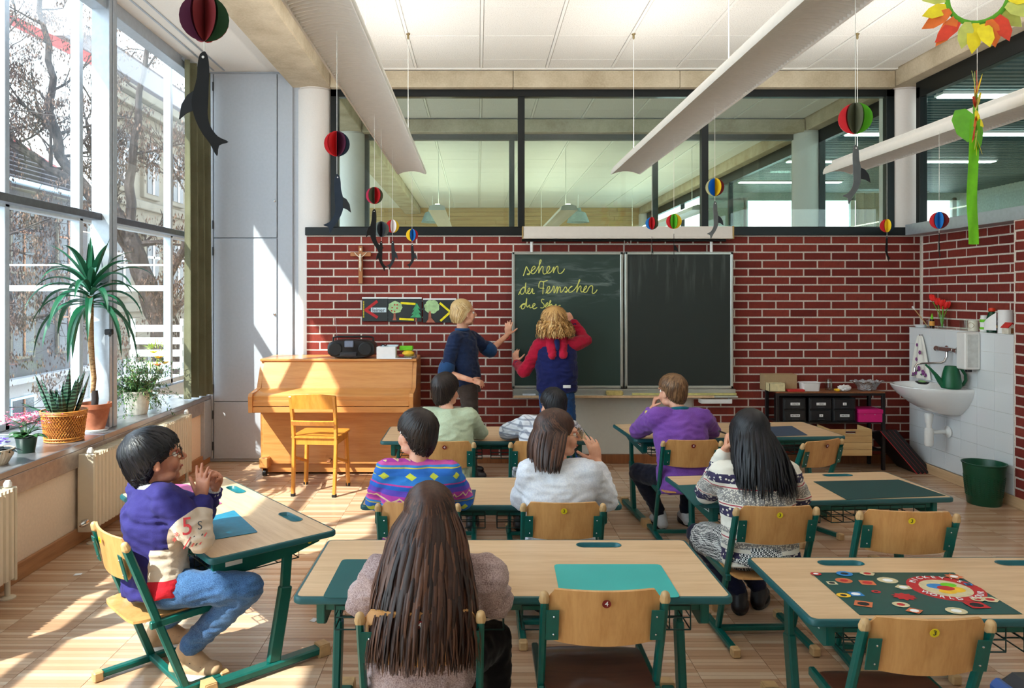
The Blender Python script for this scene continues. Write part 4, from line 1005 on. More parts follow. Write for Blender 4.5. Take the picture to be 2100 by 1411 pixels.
hA, hB, hG = CAMH-.98+.0006, CAMH-1.04+.0006, CAMH-1.02+.0006
plain('mat_dark_green', (8, 84, 84), .6, var=.03, nscale=4); plain('mat_turquoise', (58, 172, 166), .55, var=.03, nscale=4); plain('mat_pink', (176, 74, 128), .5); plain('mat_blue', (26, 118, 148), .45)
plain('mat_slate', (52, 72, 96), .6); plain('mat_deep', (8, 62, 62), .6, nscale=200, var=.08)
mat_('dark green desk mat half under the long-haired girl on the front desk', MATS['mat_dark_green'], quad([(702, 1148), (985, 1148), (985, 1227), (661, 1227)], hA), z=hA)
mat_('turquoise desk mat on the right half of the front centre desk', MATS['mat_turquoise'], quad([(1136, 1158), (1354, 1158), (1396, 1226), (1150, 1229)], hA), z=hA)
mat_('pink desk mat on the turned left desk', MATS['mat_pink'], quad([(345, 993), (385, 994), (456, 1033), (370, 1055), (330, 1020)], hG, .008), z=hG)
mat_('petrol blue desk mat under the elbow on the turned left desk', MATS['mat_blue'], quad([(480, 1047), (529, 1092), (441, 1107), (415, 1065)], hG, .01), z=hG)
mat_('slate mat beside the patterned sweater', MATS['mat_slate'], quad([(905, 1005), (976, 1005), (970, 1036), (900, 1036)], hB, .005), z=hB)
mat_('dark mat at the left elbow of the girl with glasses', MATS['mat_slate'], quad([(1062, 1000), (1130, 1000), (1130, 1031), (1060, 1031)], hB, .005), z=hB)
mat_('green mat under the arm of the black-haired girl', MATS['mat_dark_green'], quad([(1386, 996), (1460, 993), (1500, 1030), (1424, 1037)], hB, .008), z=hB)
mat_('large deep green mat on the right half of the middle right desk', MATS['mat_deep'], quad([(1668, 988), (1843, 984), (1940, 1017), (1736, 1025)], hB, .004), z=hB)
mat_('blue-grey mat on the back right desk', MATS['mat_slate'], quad([(1560, 876), (1624, 874), (1657, 893), (1570, 896)], hA, .01), z=hA)
# printed badge mat (place-mat) on the bottom right desk
hC = CAMH-1.04+.0006
bm = thing('badge_mat', 'dark green place mat printed with a red round badge and small stickers', 'desk mat', (1.5, 2.6, hC))
def mp(u, v): return onz(1640+u/4.565, 1140+v/4.565, hC)-V((1.5, 2.6, hC))
q4 = [mp(560, 555), mp(2085, 548), mp(1440, 160), mp(105, 160)]
MB().prism([(p.x, p.y) for p in q4], .0004, .0018).out('sheet', plain('mat_print', (6, 74, 70), .35, var=.02), bm, smooth=False)
O, U, W2 = q4[0], (q4[1]-q4[0]), (q4[3]-q4[0])
def uv(a, b_): return O+U*a+W2*b_
BZ = [.0019]
def blob(a, b_, r1, r2, mat, name, n=20, z=None, star=0, rot=0):
    BZ[0] += .00006; z = BZ[0]
    c = uv(a, b_); MB().prism([(c.x+r1*(1+star*(-1)**k)*math.cos(2*PI*k/n+rot), c.y+r2*(1+star*(-1)**k)*math.sin(2*PI*k/n+rot)) for k in range(n)], z, z+.00004).out(name, MATS[mat] if isinstance(mat, str) else mat, bm, smooth=False)
plain('badge_orange', (208, 110, 66), .5); plain('badge_cream', (214, 200, 160), .5); plain('badge_blue', (40, 130, 200), .5)
bxy = (.775, .58)
blob(*bxy, .125, .115, 'poster_red', 'round_badge', 32)
blob(*bxy, .085, .078, 'badge_cream', 'badge_centre', 28, .0024)
for (da, db, r, mt) in ((-.04, .05, .035, 'badge_blue'), (.04, -.03, .04, 'toy_yellow'), (-.02, -.08, .03, 'toy_yellow'), (.05, .08, .028, 'lime'), (0, 0, .03, 'poster_red')): blob(bxy[0]+da, bxy[1]+db, r, r*.7, mt, 'badge_shape', 14, .0029)
def arc(word, rad, a0, a1, flip):
    c = uv(*bxy)
    for i, ch in enumerate(word):
        a = math.radians(a0+(a1-a0)*i/max(1, len(word)-1)); p = c+V((rad*math.cos(a), rad*.93*math.sin(a), .0046))
        text(ch, .030, MATS['paper_white'], bm, p, (0, 0, a-PI/2 if not flip else a+PI/2), 'letter')
arc("MICKEY'S", .103, 145, 35, False); arc('WORLD TOUR', .106, 205, 335, True)
for i, (a, b_, r, mt, n, star) in enumerate(((.06, .72, .024, 'badge_cream', 4, 0), (.16, .78, .03, 'badge_orange', 16, 0), (.13, .45, .032, 'badge_blue', 4, 0), (.04, .42, .024, 'toy_yellow', 14, 0), (.30, .72, .036, 'badge_orange', 4, 0), (.46, .78, .036, 'badge_cream', 16, 0), (.28, .50, .016, 'poster_red', 12, 0), (.42, .38, .036, 'poster_red', 20, .18), (.50, .60, .030, 'badge_cream', 5, 0), (.10, .22, .04, 'badge_orange', 4, 0), (.33, .20, .028, 'badge_cream', 12, 0), (.62, .06, .034, 'badge_cream', 12, 0), (.80, .18, .045, 'poster_red', 4, 0), (.94, .30, .03, 'badge_cream', 6, 0), (.02, .95, .02, 'poster_red', 10, 0), (.22, .95, .03, 'badge_blue', 12, 0), (.38, .95, .028, 'badge_cream', 6, 0), (.95, .86, .03, 'badge_orange', 16, .2), (.96, .66, .018, 'badge_blue', 4, 0), (.86, .30, .022, 'badge_cream', 10, 0), (.36, .06, .03, 'badge_orange', 4, 0))):
    blob(a, b_, r, r*.8, mt, 'printed_sticker', n, .0019, star, R.uniform(0, 1)); blob(a, b_, r*.5, r*.4, ('ink', 'poster_red', 'paper_white')[i % 3], 'sticker_mark', 8, .0024)
# dark satchel corner on a stool at bottom right
t = thing('school_bag', 'blurred dark blue school bag cut off at the bottom right corner', 'bag', (1.085, 1.44, 0))
plain('bag_navy', (10, 12, 22), .5); plain('bag_blue', (14, 60, 120), .4)
z0 = .715
MB().box(-.06, .30, -.26, .05, z0, z0+.12, .03).out('bag_body', MATS['bag_navy'], t)
MB().box(-.075, -.045, -.25, .03, z0+.03, z0+.11, .012).out('blue_trim', MATS['bag_blue'], t)
MB().box(-.082, -.07, -.2, -.05, z0+.045, z0+.075, .005).out('reflector', MATS['white_plastic'], t)
MB().box(-.05, .30, -.20, -.16, z0+.118, z0+.128, .004).out('strap', MATS['bag_blue'], t)
t = thing('wooden_stool', 'pale wooden stool under the dark bag at the bottom right corner', 'stool', (1.085, 1.44, 0))
b = MB()
for (x, y) in ((0, -.2), (.25, -.2), (0, 0), (.25, 0)): MB().beam((x, y, 0), (x, y, z0-.03), .035, .035).out('stool_leg', MATS['skirting_light'], t)
MB().box(-.06, .30, -.25, .04, z0-.035, z0-.003, .008).out('stool_top', MATS['skirting_light'], t); b.bm.free()
# ================================================================ ceiling light fixtures
def fixture(xc, label, y0=1.0, y1=6.32):
    t = thing('ceiling_light', label, 'light', (xc, y0, 2.61), 0, 'long pendant light fixtures'); L = y1-y0; w = .122
    Mx = Matrix(((1, 0, 0, 0), (0, 0, 1, 0), (0, 1, 0, 0), (0, 0, 0, 1)))
    # shell: side lips that round over to a raised gear tray
    for s in (-1, 1):
        pr = [(s*w, 0), (s*(w+.004), .012), (s*(w-.002), .04), (s*(w-.02), .066), (s*(w-.045), .078), (s*(w-.048), .072), (s*(w-.024), .058), (s*(w-.01), .036), (s*(w-.006), .004)]
        MB().prism(pr, 0, L, Mx).out('side_shell', MATS['lamp_white'], t)
    MB().box(-.078, .078, 0, L, .072, .082, .002).box(-.055, .055, 0, L, .082, .118, .006).out('gear_tray', MATS['lamp_white'], t)
    for e in (0, L): MB().prism([(-w, .0), (-w-.002, .02), (-w+.02, .066), (-w+.05, .08), (w-.05, .08), (w-.02, .066), (w+.002, .02), (w, .0), (w*.5, .022), (0, .03), (-w*.5, .022)], e-.003, e+.003, Mx).out('end_plate', MATS['lamp_white'], t)
    b = MB(); n = int(L/.03)
    for i in range(n):
        y = .015+i*.03
        pts = [(-w+.008, .004), (-w*.6, .016), (-w*.2, .024), (w*.2, .024), (w*.6, .016), (w-.008, .004)]
        top = [(x, z+.016) for x, z in reversed(pts)]
        b.prism(pts+top, y, y+.0025, Mx)
    o = b.out('louvre_slats', MATS['lamp_white'], t, smooth=False); o['kind'] = 'stuff'
    MB().grid(lambda u, v: V(((u-.5)*2*(w-.012), v*L, .026+.022*(1-((u-.5)*2)**2))), 8, 1, .002).out('reflector', MATS['lamp_white'], t)
    for yy in (y1-2.6, y1-.33):
        h = MB().cyl((0, yy-y0, .118), (0, yy-y0, ZC-2.61-.01), .0022, n=6).out('hanger_wire', MATS['string'], t)
        MB().lathe([(.008, 0), (.008, .02), (.003, .028)], (0, yy-y0, .116), 10).out('wire_clip', MATS['chrome'], h)
        MB().lathe([(.004, -.05), (.009, -.04), (.009, -.014), (.016, -.01), (.016, 0)], (0, yy-y0, ZC-2.61), 10).out('ceiling_hook', plain('brass', (150, 132, 96), .35, metal=.8), h)
    for k in range(3):
        al = bpy.data.lights.new('uplight', 'AREA'); al.shape = 'RECTANGLE'; al.size = .10; al.size_y = 1.5; al.energy = LAMPW; al.color = (1, .95, .88)
        ao = bpy.data.objects.new('uplight', al); COL.objects.link(ao); ao.location = (0, .9+k*1.75, .13); ao.rotation_euler = (PI, 0, 0); ao.parent = t
    return t
LAMPW = 6.5
fixture(-.565, 'left long white louvred ceiling light hanging over the desks')
fixture(1.262, 'middle long white louvred ceiling light pointing at the chalkboard')
fixture(3.075, 'right long white louvred ceiling light crossing the right-hand glass')

# ================================================================ paper mobiles
def pcol(name, c): return plain('card_'+name, c, .8, var=.02)
CARD = {k: pcol(k, v) for k, v in dict(red=(196, 26, 36), pink=(196, 50, 90), green=(90, 180, 30), olive=(84, 88, 66), yellow=(244, 208, 40), blue=(20, 120, 200), navy=(30, 50, 74), grey=(110, 122, 122), white=(240, 232, 232), dark=(34, 40, 48), sand=(190, 186, 140), purple=(86, 24, 60), maroon=(120, 24, 32), dgreen=(30, 70, 40)).items()}
plain('seal_black', (14, 16, 20), .8); plain('seal_blue', (34, 48, 66), .8); plain('seal_grey', (98, 102, 104), .8)
SEAL = [(0, 0), (.016, -.012), (.024, -.05), (.027, -.10), (.040, -.155), (.046, -.20), (.030, -.262), (.006, -.310), (-.020, -.345), (-.046, -.392), (-.054, -.352), (-.088, -.338), (-.050, -.318), (-.022, -.28), (-.012, -.235), (-.014, -.19), (-.016, -.13), (-.018, -.07), (-.014, -.025), (-.006, -.004)]
FIN = [(.040, -.15), (.064, -.165), (.086, -.20), (.096, -.255), (.066, -.232), (.036, -.222)]
def mobile(px, py, d, cols, rot, slen, seal, turn, label, xfix, flip=1, top=2.62, gap=.03, finturn=.5):
    Y = None
    Y = .098*FPX/d if xfix is None else xfix*FPX/(px-CX)
    Yd = .098*FPX/d
    if xfix is not None: Y = .5*(Y+Yd) if abs(Y-Yd) < .9 else Y
    r = d/2/FPX*Y; c = at(px, py, Y)
    t = thing('paper_mobile', label, 'mobile', c, 0, 'ball-and-seal paper mobiles')
    n = len(cols)
    for k in range(n):
        a0 = rot+2*PI*k/n; a1 = rot+2*PI*(k+1)/n; b = MB(); am = (a0+a1)/2
        def half(u, v, A):
            th = PI*u-PI/2; q = v; bow = math.sin(v*PI)*.10
            rad = r*math.cos(th)*q
            return V((rad*math.cos(A)+bow*r*math.cos(am)*math.cos(th), rad*math.sin(A)+bow*r*math.sin(am)*math.cos(th), r*math.sin(th)))
        A0 = a0+.10*(am-a0); A1 = a1-.10*(a1-am)
        b.grid(lambda u, v: half(u, v, A0), 12, 4); b.grid(lambda u, v: half(u, v, A1), 12, 4)
        b.out('card_segment', CARD[cols[k]], t, recalc=False)
    MB().cyl((0, 0, r), (0, 0, max(r+.05, top-c.z)), .0012, n=5).out('string', MATS['string'], t)
    s = slen/.392/FPX*Y; zt = -r-gap/FPX*Y*1.0
    MB().cyl((0, 0, -r), (0, 0, zt-.006), .0011, n=5).out('string', MATS['string'], t)
    M = Matrix.Translation((0, 0, zt)) @ Matrix.Rotation(turn, 4, 'Z') @ Matrix(((s*flip, 0, 0, 0), (0, 0, 1, 0), (0, s, 0, 0), (0, 0, 0, 1)))
    sm = smooth([p for p in SEAL]+[SEAL[0]], 3)[:-1]
    body = MB().prism(sm, -.0012, .0012, M).out('seal_body', MATS[seal], t, smooth=False)
    M2 = Matrix.Translation((0, 0, zt)) @ Matrix.Rotation(turn, 4, 'Z') @ Matrix.Translation((.038*s*flip, 0, 0)) @ Matrix.Rotation(-flip*finturn, 4, 'Z') @ Matrix.Translation((-.038*s*flip, 0, 0)) @ Matrix(((s*flip, 0, 0, 0), (0, 0, 1, 0), (0, s, 0, 0), (0, 0, 0, 1)))
    MB().prism(FIN, -.0012, .0012, M2).out('seal_fin', MATS['seal_black'], t, smooth=False)
    ey = MB()
    for sd in (-1, 1): ey.lathe([(.0005, 0), (.005*s, 0), (.005*s, .0008), (.0005, .001)], M @ V((.004, -.022, sd*.0013)), 10, Matrix.Rotation(turn, 4, 'Z') @ Matrix.Rotation(sd*-PI/2, 4, 'X'))
    ey.out('eye', MATS['paper_white'], body)
    return t
mobile(419, 37, 97, ['purple', 'maroon', 'dgreen', 'red', 'pink', 'maroon'], -2.79, 214, 'seal_black', .1, 'largest dark red paper ball with black seal hanging top left', None, -1, 2.2, 20, -.2)
mobile(691, 295, 52, ['red', 'red', 'purple', 'navy', 'dark', 'pink', 'red', 'maroon'], -2.95, 122, 'seal_blue', .25, 'dark red paper ball with blue-black seal in front of the white column', -.565, 1, 2.62, 36)
mobile(768, 401, 35, ['pink', 'olive', 'red', 'olive', 'grey', 'white', 'pink', 'red'], -3.00, 92, 'seal_black', .5, 'pink and olive paper ball with black seal right of the white column', -.59, -1, 2.62, 10)
mobile(782, 470, 32, ['grey', 'dark', 'grey', 'purple', 'white', 'dark'], -3.01, 62, 'seal_black', .6, 'grey paper ball with black seal over the brick wall left', -.60, -1, 2.62, 8)
mobile(805, 464, 27, ['red', 'white', 'yellow', 'dark', 'red', 'white'], -2.88, 60, 'seal_black', -.3, 'white, yellow and red paper ball with black seal above the posters', -.585, 1, 2.62, 16)
mobile(845, 482, 25, ['yellow', 'blue', 'red', 'maroon', 'yellow', 'blue'], -2.90, 50, 'seal_black', -.1, 'yellow, blue and red paper ball with small black seal above the posters', -.56, 1, 2.62, 6)
mobile(1337, 458, 26, ['blue', 'red', 'olive', 'sand', 'blue', 'navy'], -3.37, 54, 'seal_black', 1.45, 'blue, red and olive paper ball with edge-on seal over the chalkboard', 1.262, 1, 2.62, 14)
mobile(1382, 454, 31, ['red', 'green', 'yellow', 'yellow', 'red', 'green'], -3.40, 58, 'seal_black', 1.25, 'red, green and yellow paper ball over the right chalkboard leaf', 1.262, 1, 2.62, 10, 1.4)
mobile(1466, 384, 37, ['sand', 'blue', 'yellow', 'maroon', 'sand', 'navy', 'blue', 'yellow'], -3.45, 78, 'seal_grey', .2, 'sand, blue and yellow paper ball with grey seal above the board corner', 1.262, 1, 2.62, 10, 1.0)
mobile(1754, 243, 64, ['red', 'olive', 'green', 'green', 'sand', 'white'], -3.61, 122, 'seal_grey', .1, 'large red and green paper ball with grey seal hanging on the right', None, 1, 3.6, 22, .6)
mobile(1819, 463, 27, ['red', 'yellow', 'navy', 'grey', 'red', 'yellow'], -3.50, 52, 'seal_black', .5, 'red and yellow paper ball with black seal in front of the right column', 3.075, -1, 2.62, 8)
mobile(1926, 452, 35, ['red', 'blue', 'maroon', 'maroon', 'red', 'blue'], -3.70, 54, 'seal_black', 1.2, 'red and blue paper ball with black seal beside the green paper stem', 3.2, 1, 2.62, 8)
# paper sunflowers
plain('petal_yellow', (250, 226, 40), .7); plain('petal_orange', (240, 122, 50), .7); plain('petal_red', (230, 72, 48), .7); plain('petal_lime', (206, 214, 110), .7); plain('stem_green', (110, 190, 20), .75, var=.05); plain('leaf_green', (96, 170, 40), .75)
def sunflower(c, label, turn, Rm, stem=None, top=3.6):
    t = thing('paper_sunflower', label, 'paper flower', c, 0, 'paper sunflowers'); rr = random.Random(3)
    M0 = Matrix.Rotation(turn, 4, 'Z')
    cols = ['petal_orange', 'petal_yellow', 'petal_lime', 'petal_red']
    for k in range(26):
        a = 2*PI*k/26+rr.uniform(-.05, .05); L = Rm*rr.uniform(.48, .6); w = Rm*.14; r0 = Rm*.5
        pts = [(0, -w*.35), (L*.3, -w*.9), (L*.65, -w*.75), (L, -w*.05), (L*.7, w*.8), (L*.3, w*.95), (0, w*.4)]
        M = M0 @ Matrix(((1, 0, 0, 0), (0, 0, 1, (k % 3)*.004+rr.uniform(-.002, .002)), (0, 1, 0, 0), (0, 0, 0, 1))) @ Matrix.Rotation(a, 4, 'Z') @ Matrix.Translation((r0, 0, 0)) @ Matrix.Rotation(rr.uniform(-.25, .25), 4, 'Z') @ Matrix.Rotation(rr.uniform(-.3, .3), 4, 'Y')
        MB().prism(pts, 0, .0012, M).out('petal', MATS[cols[(k*3+k//4) % 4]], t, smooth=False)
    MB().tube([M0 @ V((Rm*.5*math.cos(2*PI*k/24), .006, Rm*.5*math.sin(2*PI*k/24))) for k in range(24)], .010, 6, flat=.3, closed=True).out('ring', MATS['leaf_green'], t)
    if stem:
        MB().grid(lambda u, v: V(((u-.5)*.055+.004*math.sin(v*9)-.012, .02*math.sin(v*2.2)+.004*math.sin(u*6+v*11), -Rm*.15-v*stem)), 4, 30, .001).out('stem', MATS['stem_green'], t)
        for (z, s, a) in ((-.02, 1, 2.3), (-.10, .7, .6), (.03, .6, 1.2)):
            M = Matrix.Translation((-.01, -.01, z)) @ Matrix.Rotation(a, 4, 'Z') @ Matrix(((1, 0, 0, 0), (0, 0, 1, 0), (0, 1, 0, 0), (0, 0, 0, 1)))
            MB().prism([(0, 0), (.05*s, .05*s), (.10*s, .05*s), (.115*s, 0), (.09*s, -.08*s), (.04*s, -.13*s), (0, -.10*s)], 0, .002, M).out('leaf', MATS['leaf_green'], t)
    MB().cyl((0, 0, Rm*.5), (0, 0, top-c.z), .0013, n=5).out('string', MATS['string'], t)
    return t
sunflower(at(2006, -8, 3.0), 'orange and yellow paper sunflower wreath cut off at the top right', -.35, .215, None, 3.69)

sf = sunflower(at(2004, 232, 3.9), 'paper sunflower seen edge-on with long green crepe stem', .95, .21, .66, 3.69)

# ================================================================ wash basin corner
WE = MATS['white_enamel']
yc, xw = 6.27, 3.996
bs = thing('wash_basin', 'white ceramic wash basin on the tiled block', 'basin', (xw, yc, .815))
b = MB(); A, Bx = .325, .44
def rim(k, z, inset=0.0):
    pts = []
    for i in range(40):
        a = PI/2+PI*i/39
        x = (Bx-inset)*math.copysign(abs(math.cos(a))**.8, math.cos(a)); y = (A-inset)*math.copysign(abs(math.sin(a))**.62, math.sin(a))
        pts.append(V((x*k, y*(k*.35+.65) if k < 1 else y, z)))
    return pts
def ringc(kx, ky, z, x0=0):
    pts = []
    for i in range(28):
        a = PI/2+PI*i/27
        pts.append(V((x0-(Bx*kx)*abs(math.cos(a))**.85, A*ky*math.copysign(abs(math.sin(a))**.7, math.sin(a)), z)))
    pts.append(V((x0, A*ky*-.5, z))); pts.append(V((x0, A*ky*.5, z)))
    return pts
outr = [ringc(.28, .42, -.235), ringc(.45, .55, -.215), ringc(.68, .78, -.15), ringc(.88, .93, -.08), ringc(.97, .985, -.03), ringc(1, 1, -.008), ringc(.995, .995, 0), ringc(.965, .96, .002)]
b.rings(outr, cap=False); vs = [b.bm.verts.new(p) for p in outr[0]]; b._f(vs)
def inner(k, z): return [V((-.225+.17*k*math.cos(2*PI*i/30), .26*k*math.sin(2*PI*i/30), z)) for i in range(30)]
top = ringc(.965, .96, .002); rs = []
for k, z in ((1.06, .002), (1.0, -.006), (.93, -.04), (.75, -.10), (.45, -.135), (.12, -.145)):
    ring = []
    for p in top:
        d = V((p.x+.225, p.y)); a = math.atan2(d.y/.26, d.x/.17); ring.append(V((-.225+.19*k*math.cos(a), .27*k*math.sin(a), z)))
    rs.append(ring)
b.rings([top]+rs, cap=False); b._f([b.bm.verts.new(p) for p in rs[-1]])
b.out('bowl', WE, bs)
MB().lathe([(.001, 0), (.022, 0), (.024, .004), (.001, .004)], (-.225, 0, -.145), 16).out('drain', MATS['chrome'], bs)
MB().lathe([(.028, -.235), (.036, -.25), (.03, -.30), (.03, -.31), (.022, -.33), (.022, -.36), (.034, -.37), (.036, -.40), (.036, -.50), (.030, -.515), (.001, -.52)][::-1], (-.17, 0, 0), 18).out('trap', MATS['white_plastic'], bs)
MB().tube([(-.17, 0, -.40), (-.10, 0, -.40), (-.06, 0, -.395), (0, 0, -.395)], .017, 12).out('waste_pipe', MATS['white_plastic'], bs)
MB().lathe([(.001, 0), (.045, 0), (.05, .012), (.03, .02), (.02, .03), (.001, .031)], (0, 0, -.395), 18, Matrix.Rotation(-PI/2, 3, 'Y').to_4x4()).out('wall_rosette', MATS['white_plastic'], bs)
ft = thing('tap', 'chrome wall tap with long swivel spout over the basin', 'tap', (xw, 6.22, 1.12))
CR = MATS['chrome']
for yy in (-.075, .075):
    MB().lathe([(.001, 0), (.03, 0), (.03, .006), (.018, .012), (.018, .05), (.001, .052)], (0, yy, 0), 16, Matrix.Rotation(-PI/2, 3, 'Y').to_4x4()).out('wall_flange', CR, ft)
MB().capsule((-.05, -.075, 0), (-.05, .075, 0), .02, .02, 12).out('body', CR, ft)
for s in (-1, 1): MB().lathe([(.001, 0), (.018, 0), (.018, .02), (.024, .03), (.024, .055), (.014, .062), (.001, .063)], (-.05, s*.09, 0), 10, Matrix.Rotation(s*-PI/2, 3, 'X').to_4x4()).out('handle', CR, ft)
MB().tube([(-.05, 0, -.01), (-.05, 0, -.06), (-.07, 0, -.10), (-.10, .01, -.115), (-.24, .03, -.12), (-.28, .035, -.125), (-.295, .037, -.15), (-.30, .037, -.19)], [.012, .012, .011, .010, .009, .009, .009, .0095], 12).out('spout', CR, ft)
tw = thing('towel', 'white hand towel printed with purple flowers hanging by the basin', 'towel', (xw, 6.64, .83))
def tf(u, v):
    w = .035+.115*(1-v)**.8; return V((-.018-.012*math.sin(u*13)*(1-v*.5), (u-.5)*w*2+.01*v, v*.385))
MB().grid(tf, 28, 14, .003).out('cloth', plain('towel_white', (236, 234, 226), .95, var=.02, bstr=.3, nscale=300), tw)
for i, (y, z, s) in enumerate(((.03, .30, .018), (-.01, .235, .022), (.04, .17, .02), (-.06, .06, .03), (.05, .05, .026), (.0, .09, .028), (.09, .03, .02), (-.10, .04, .02))):
    fl2 = MB()
    for k in range(5): a = k*2*PI/5+i; fl2.ell((-.034, y+s*.5*math.cos(a), z+s*.5*math.sin(a)), (.002, s*.42, s*.42), None, 8, 5)
    fl2.out('printed_flower', plain('print_purple', (128, 60, 130), .9), tw)
    if z < .1: MB().ell((-.033, y+s*.8, z-s*.7), (.002, s*.6, s*.3), None, 8, 5).out('printed_leaf', plain('print_green', (60, 110, 60), .9), tw)
MB().lathe([(.001, 0), (.008, 0), (.004, .02), (.007, .026), (.001, .028)], (0, .005, .39), 10, Matrix.Rotation(-PI/2, 3, 'Y').to_4x4()).out('hook', CR, tw)
t = thing('soap_dispenser', 'tall white wall dispenser beside the tap', 'dispenser', (xw, 5.93, .985))
MB().box(-.125, 0, -.055, .055, 0, .295, .008).out('case', MATS['white_plastic'], t); MB().box(-.105, -.02, -.0565, -.054, .02, .28, .002).out('side_panel', plain('pale_grey', (205, 208, 206), .4), t)
MB().box(-.09, -.05, -.03, 0, -.022, .002, .003).out('nozzle', MATS['black_plastic'], t)
# watering can and soap dish on the basin
wc_ = thing('watering_can', 'dark green plastic watering can standing on the basin rim', 'watering can', (3.855, 6.02, .819))
plain('can_green', (8, 92, 58), .35, var=.02)
MB().lathe([(.001, 0), (.066, 0), (.075, .012), (.074, .05), (.066, .11), (.052, .165), (.045, .182), (.041, .182), (.050, .15), (.06, .10), (.066, .02), (.001, .012)], (0, 0, 0), 24).out('can_body', MATS['can_green'], wc_)
MB().tube([(-.05, .01, .02), (-.08, .02, .06), (-.11, .03, .11), (-.145, .04, .155), (-.18, .05, .19)], [.028, .022, .015, .010, .007], 12).out('spout', MATS['can_green'], wc_)
MB().tube([(.035, -.01, .175), (.07, -.02, .16), (.095, -.03, .115), (.098, -.03, .07), (.08, -.02, .03), (.066, -.01, .02)], .012, 10).out('handle', MATS['can_green'], wc_)
sd = thing('soap_dish', 'small dark oval soap dish with a green soap bar', 'dish', (3.80, 6.32, .820))
MB().lathe([(.001, 0), (.04, 0), (.06, .012), (.062, .018), (.058, .018), (.04, .008), (.001, .007)], (0, 0, 0), 22, Matrix.Diagonal((.75, 1.1, 1, 1))).out('dish', MATS['bag_navy'], sd)
MB().ell((0, .005, .02), (.025, .04, .012)).out('soap', plain('soap_green', (130, 176, 110), .5), sd)
# things on the ledge
ZL = 1.284
def ly(px, X=4.08): return X*FPX/(px-CX)
t = tag(MB().lathe([(.001, 0), (.05, 0), (.07, .018), (.075, .022), (.07, .022), (.05, .006), (.001, .004)], (0, 0, 0), 26, Matrix.Diagonal((.8, 1, 1, 1))).out('plate', MATS['white_enamel'], None, (4.09, ly(1882, 4.09)-.05, ZL)), 'white scalloped plate at the corner end of the tile ledge', 'plate')
t = thing('brush_jar', 'glass jar with a paint brush on the tile ledge', 'jar', (4.08, ly(1903), ZL))
MB().lathe([(.001, 0), (.026, 0), (.028, .01), (.028, .07), (.024, .075), (.022, .07), (.025, .012), (.001, .008)], n=18).out('glass', MATS['clear_glass'], t)
MB().cyl((.0, 0, .01), (-.07, .08, .16), .004, n=8).out('handle', MATS['pine'], t); MB().cyl((-.07, .08, .16), (-.085, .097, .19), .006, .009, 8).out('bristle', MATS['paper_white'], t)
t = thing('small_bottle', 'small dark bottle with orange label and green pointed cap', 'bottle', (4.06, ly(1916), ZL))
MB().lathe([(.001, 0), (.02, 0), (.021, .03), (.021, .065), (.012, .08), (.001, .081)], n=16).out('glass', plain('amber', (30, 22, 18), .15), t)
MB().lathe([(.0216, .022), (.0216, .062)], n=16, cap=False).out('label', plain('label_orange', (226, 160, 70), .6), t); MB().lathe([(.012, .08), (.010, .10), (.002, .13), (.001, .131)], n=12).out('cap', MATS['lime'], t)
t = thing('tulip_vase', 'glass vase with red tulips on the tile ledge', 'vase', (4.09, ly(1930), ZL))
MB().lathe([(.001, 0), (.03, 0), (.032, .01), (.035, .125), (.032, .125), (.03, .012), (.001, .006)], n=20).out('glass', MATS['clear_glass'], t)
plain('tulip_red', (226, 34, 30), .5)
for i, (dx, dy, dz) in enumerate(((-.03, .09, .27), (-.02, .03, .24), (-.02, -.04, .225), (-.01, -.09, .21), (.01, 0, .20))):
    s = MB().tube([(0, 0, .01), (dx*.4, dy*.3, dz*.5), (dx, dy, dz-.03)], .003, 6).out('stalk', MATS['leaf_green'], t)
    h = MB()
    for k in range(5):
        a = k*2*PI/5; M = Matrix.Translation((dx, dy, dz)) @ Matrix.Rotation(dy*4, 4, 'X')
        h.ell(M @ V((.014*math.cos(a), .014*math.sin(a), .0)), (.012, .012, .032), Matrix.Rotation(-dy*4, 4, 'X'), 8, 6)
    h.out('tulip_head', MATS['tulip_red'], t)
t = tag(MB().lathe([(.001, 0), (.028, 0), (.03, .004), (.034, .09), (.031, .09), (.027, .006), (.001, .004)], n=20).out('drinking_glass', MATS['clear_glass'], None, (4.08, ly(1977), ZL)), 'plain ribbed drinking glass left of the printed mug', 'glass')
t = thing('mug', 'white mug with gold printed wreath on the ledge', 'mug', (4.08, ly(1996), ZL))
MB().lathe([(.001, 0), (.036, 0), (.039, .004), (.039, .088), (.036, .088), (.035, .006), (.001, .005)], n=24).out('cup', plain('mug_cream', (226, 220, 204), .25), t)
MB().tube([(.034, -.0, .075), (.062, -.02, .072), (.068, -.02, .045), (.056, -.015, .02), (.036, 0, .018)], .0055, 8).out('handle', MATS['mug_cream'], t)
MB().tube([V((-.0395*math.cos(.6*math.cos(a)+.5), -.0395*math.sin(.6*math.cos(a)+.5)*1.0, .046+.022*math.sin(a))) for a in [2*PI*k/20 for k in range(20)]], .0018, 5, closed=True).out('printed_wreath', plain('gold_print', (150, 130, 80), .5), t)
t = thing('spray_bottle', 'white bottle with light green label beside the mug', 'bottle', (4.07, ly(2018, 4.07), ZL))
MB().lathe([(.001, 0), (.028, 0), (.029, .01), (.029, .105), (.024, .115), (.024, .133), (.001, .134)], n=18).out('bottle_body', MATS['white_plastic'], t)
MB().lathe([(.0296, .02), (.0296, .038)], n=18, cap=False).out('label_band', MATS['lime'], t); MB().lathe([(.0296, .078), (.0296, .10)], n=18, cap=False).out('label_band', MATS['lime'], t)
t = thing('cleaner_bottle', 'dark green bottle with red cap and yellow label', 'bottle', (4.09, ly(2034, 4.09), ZL))
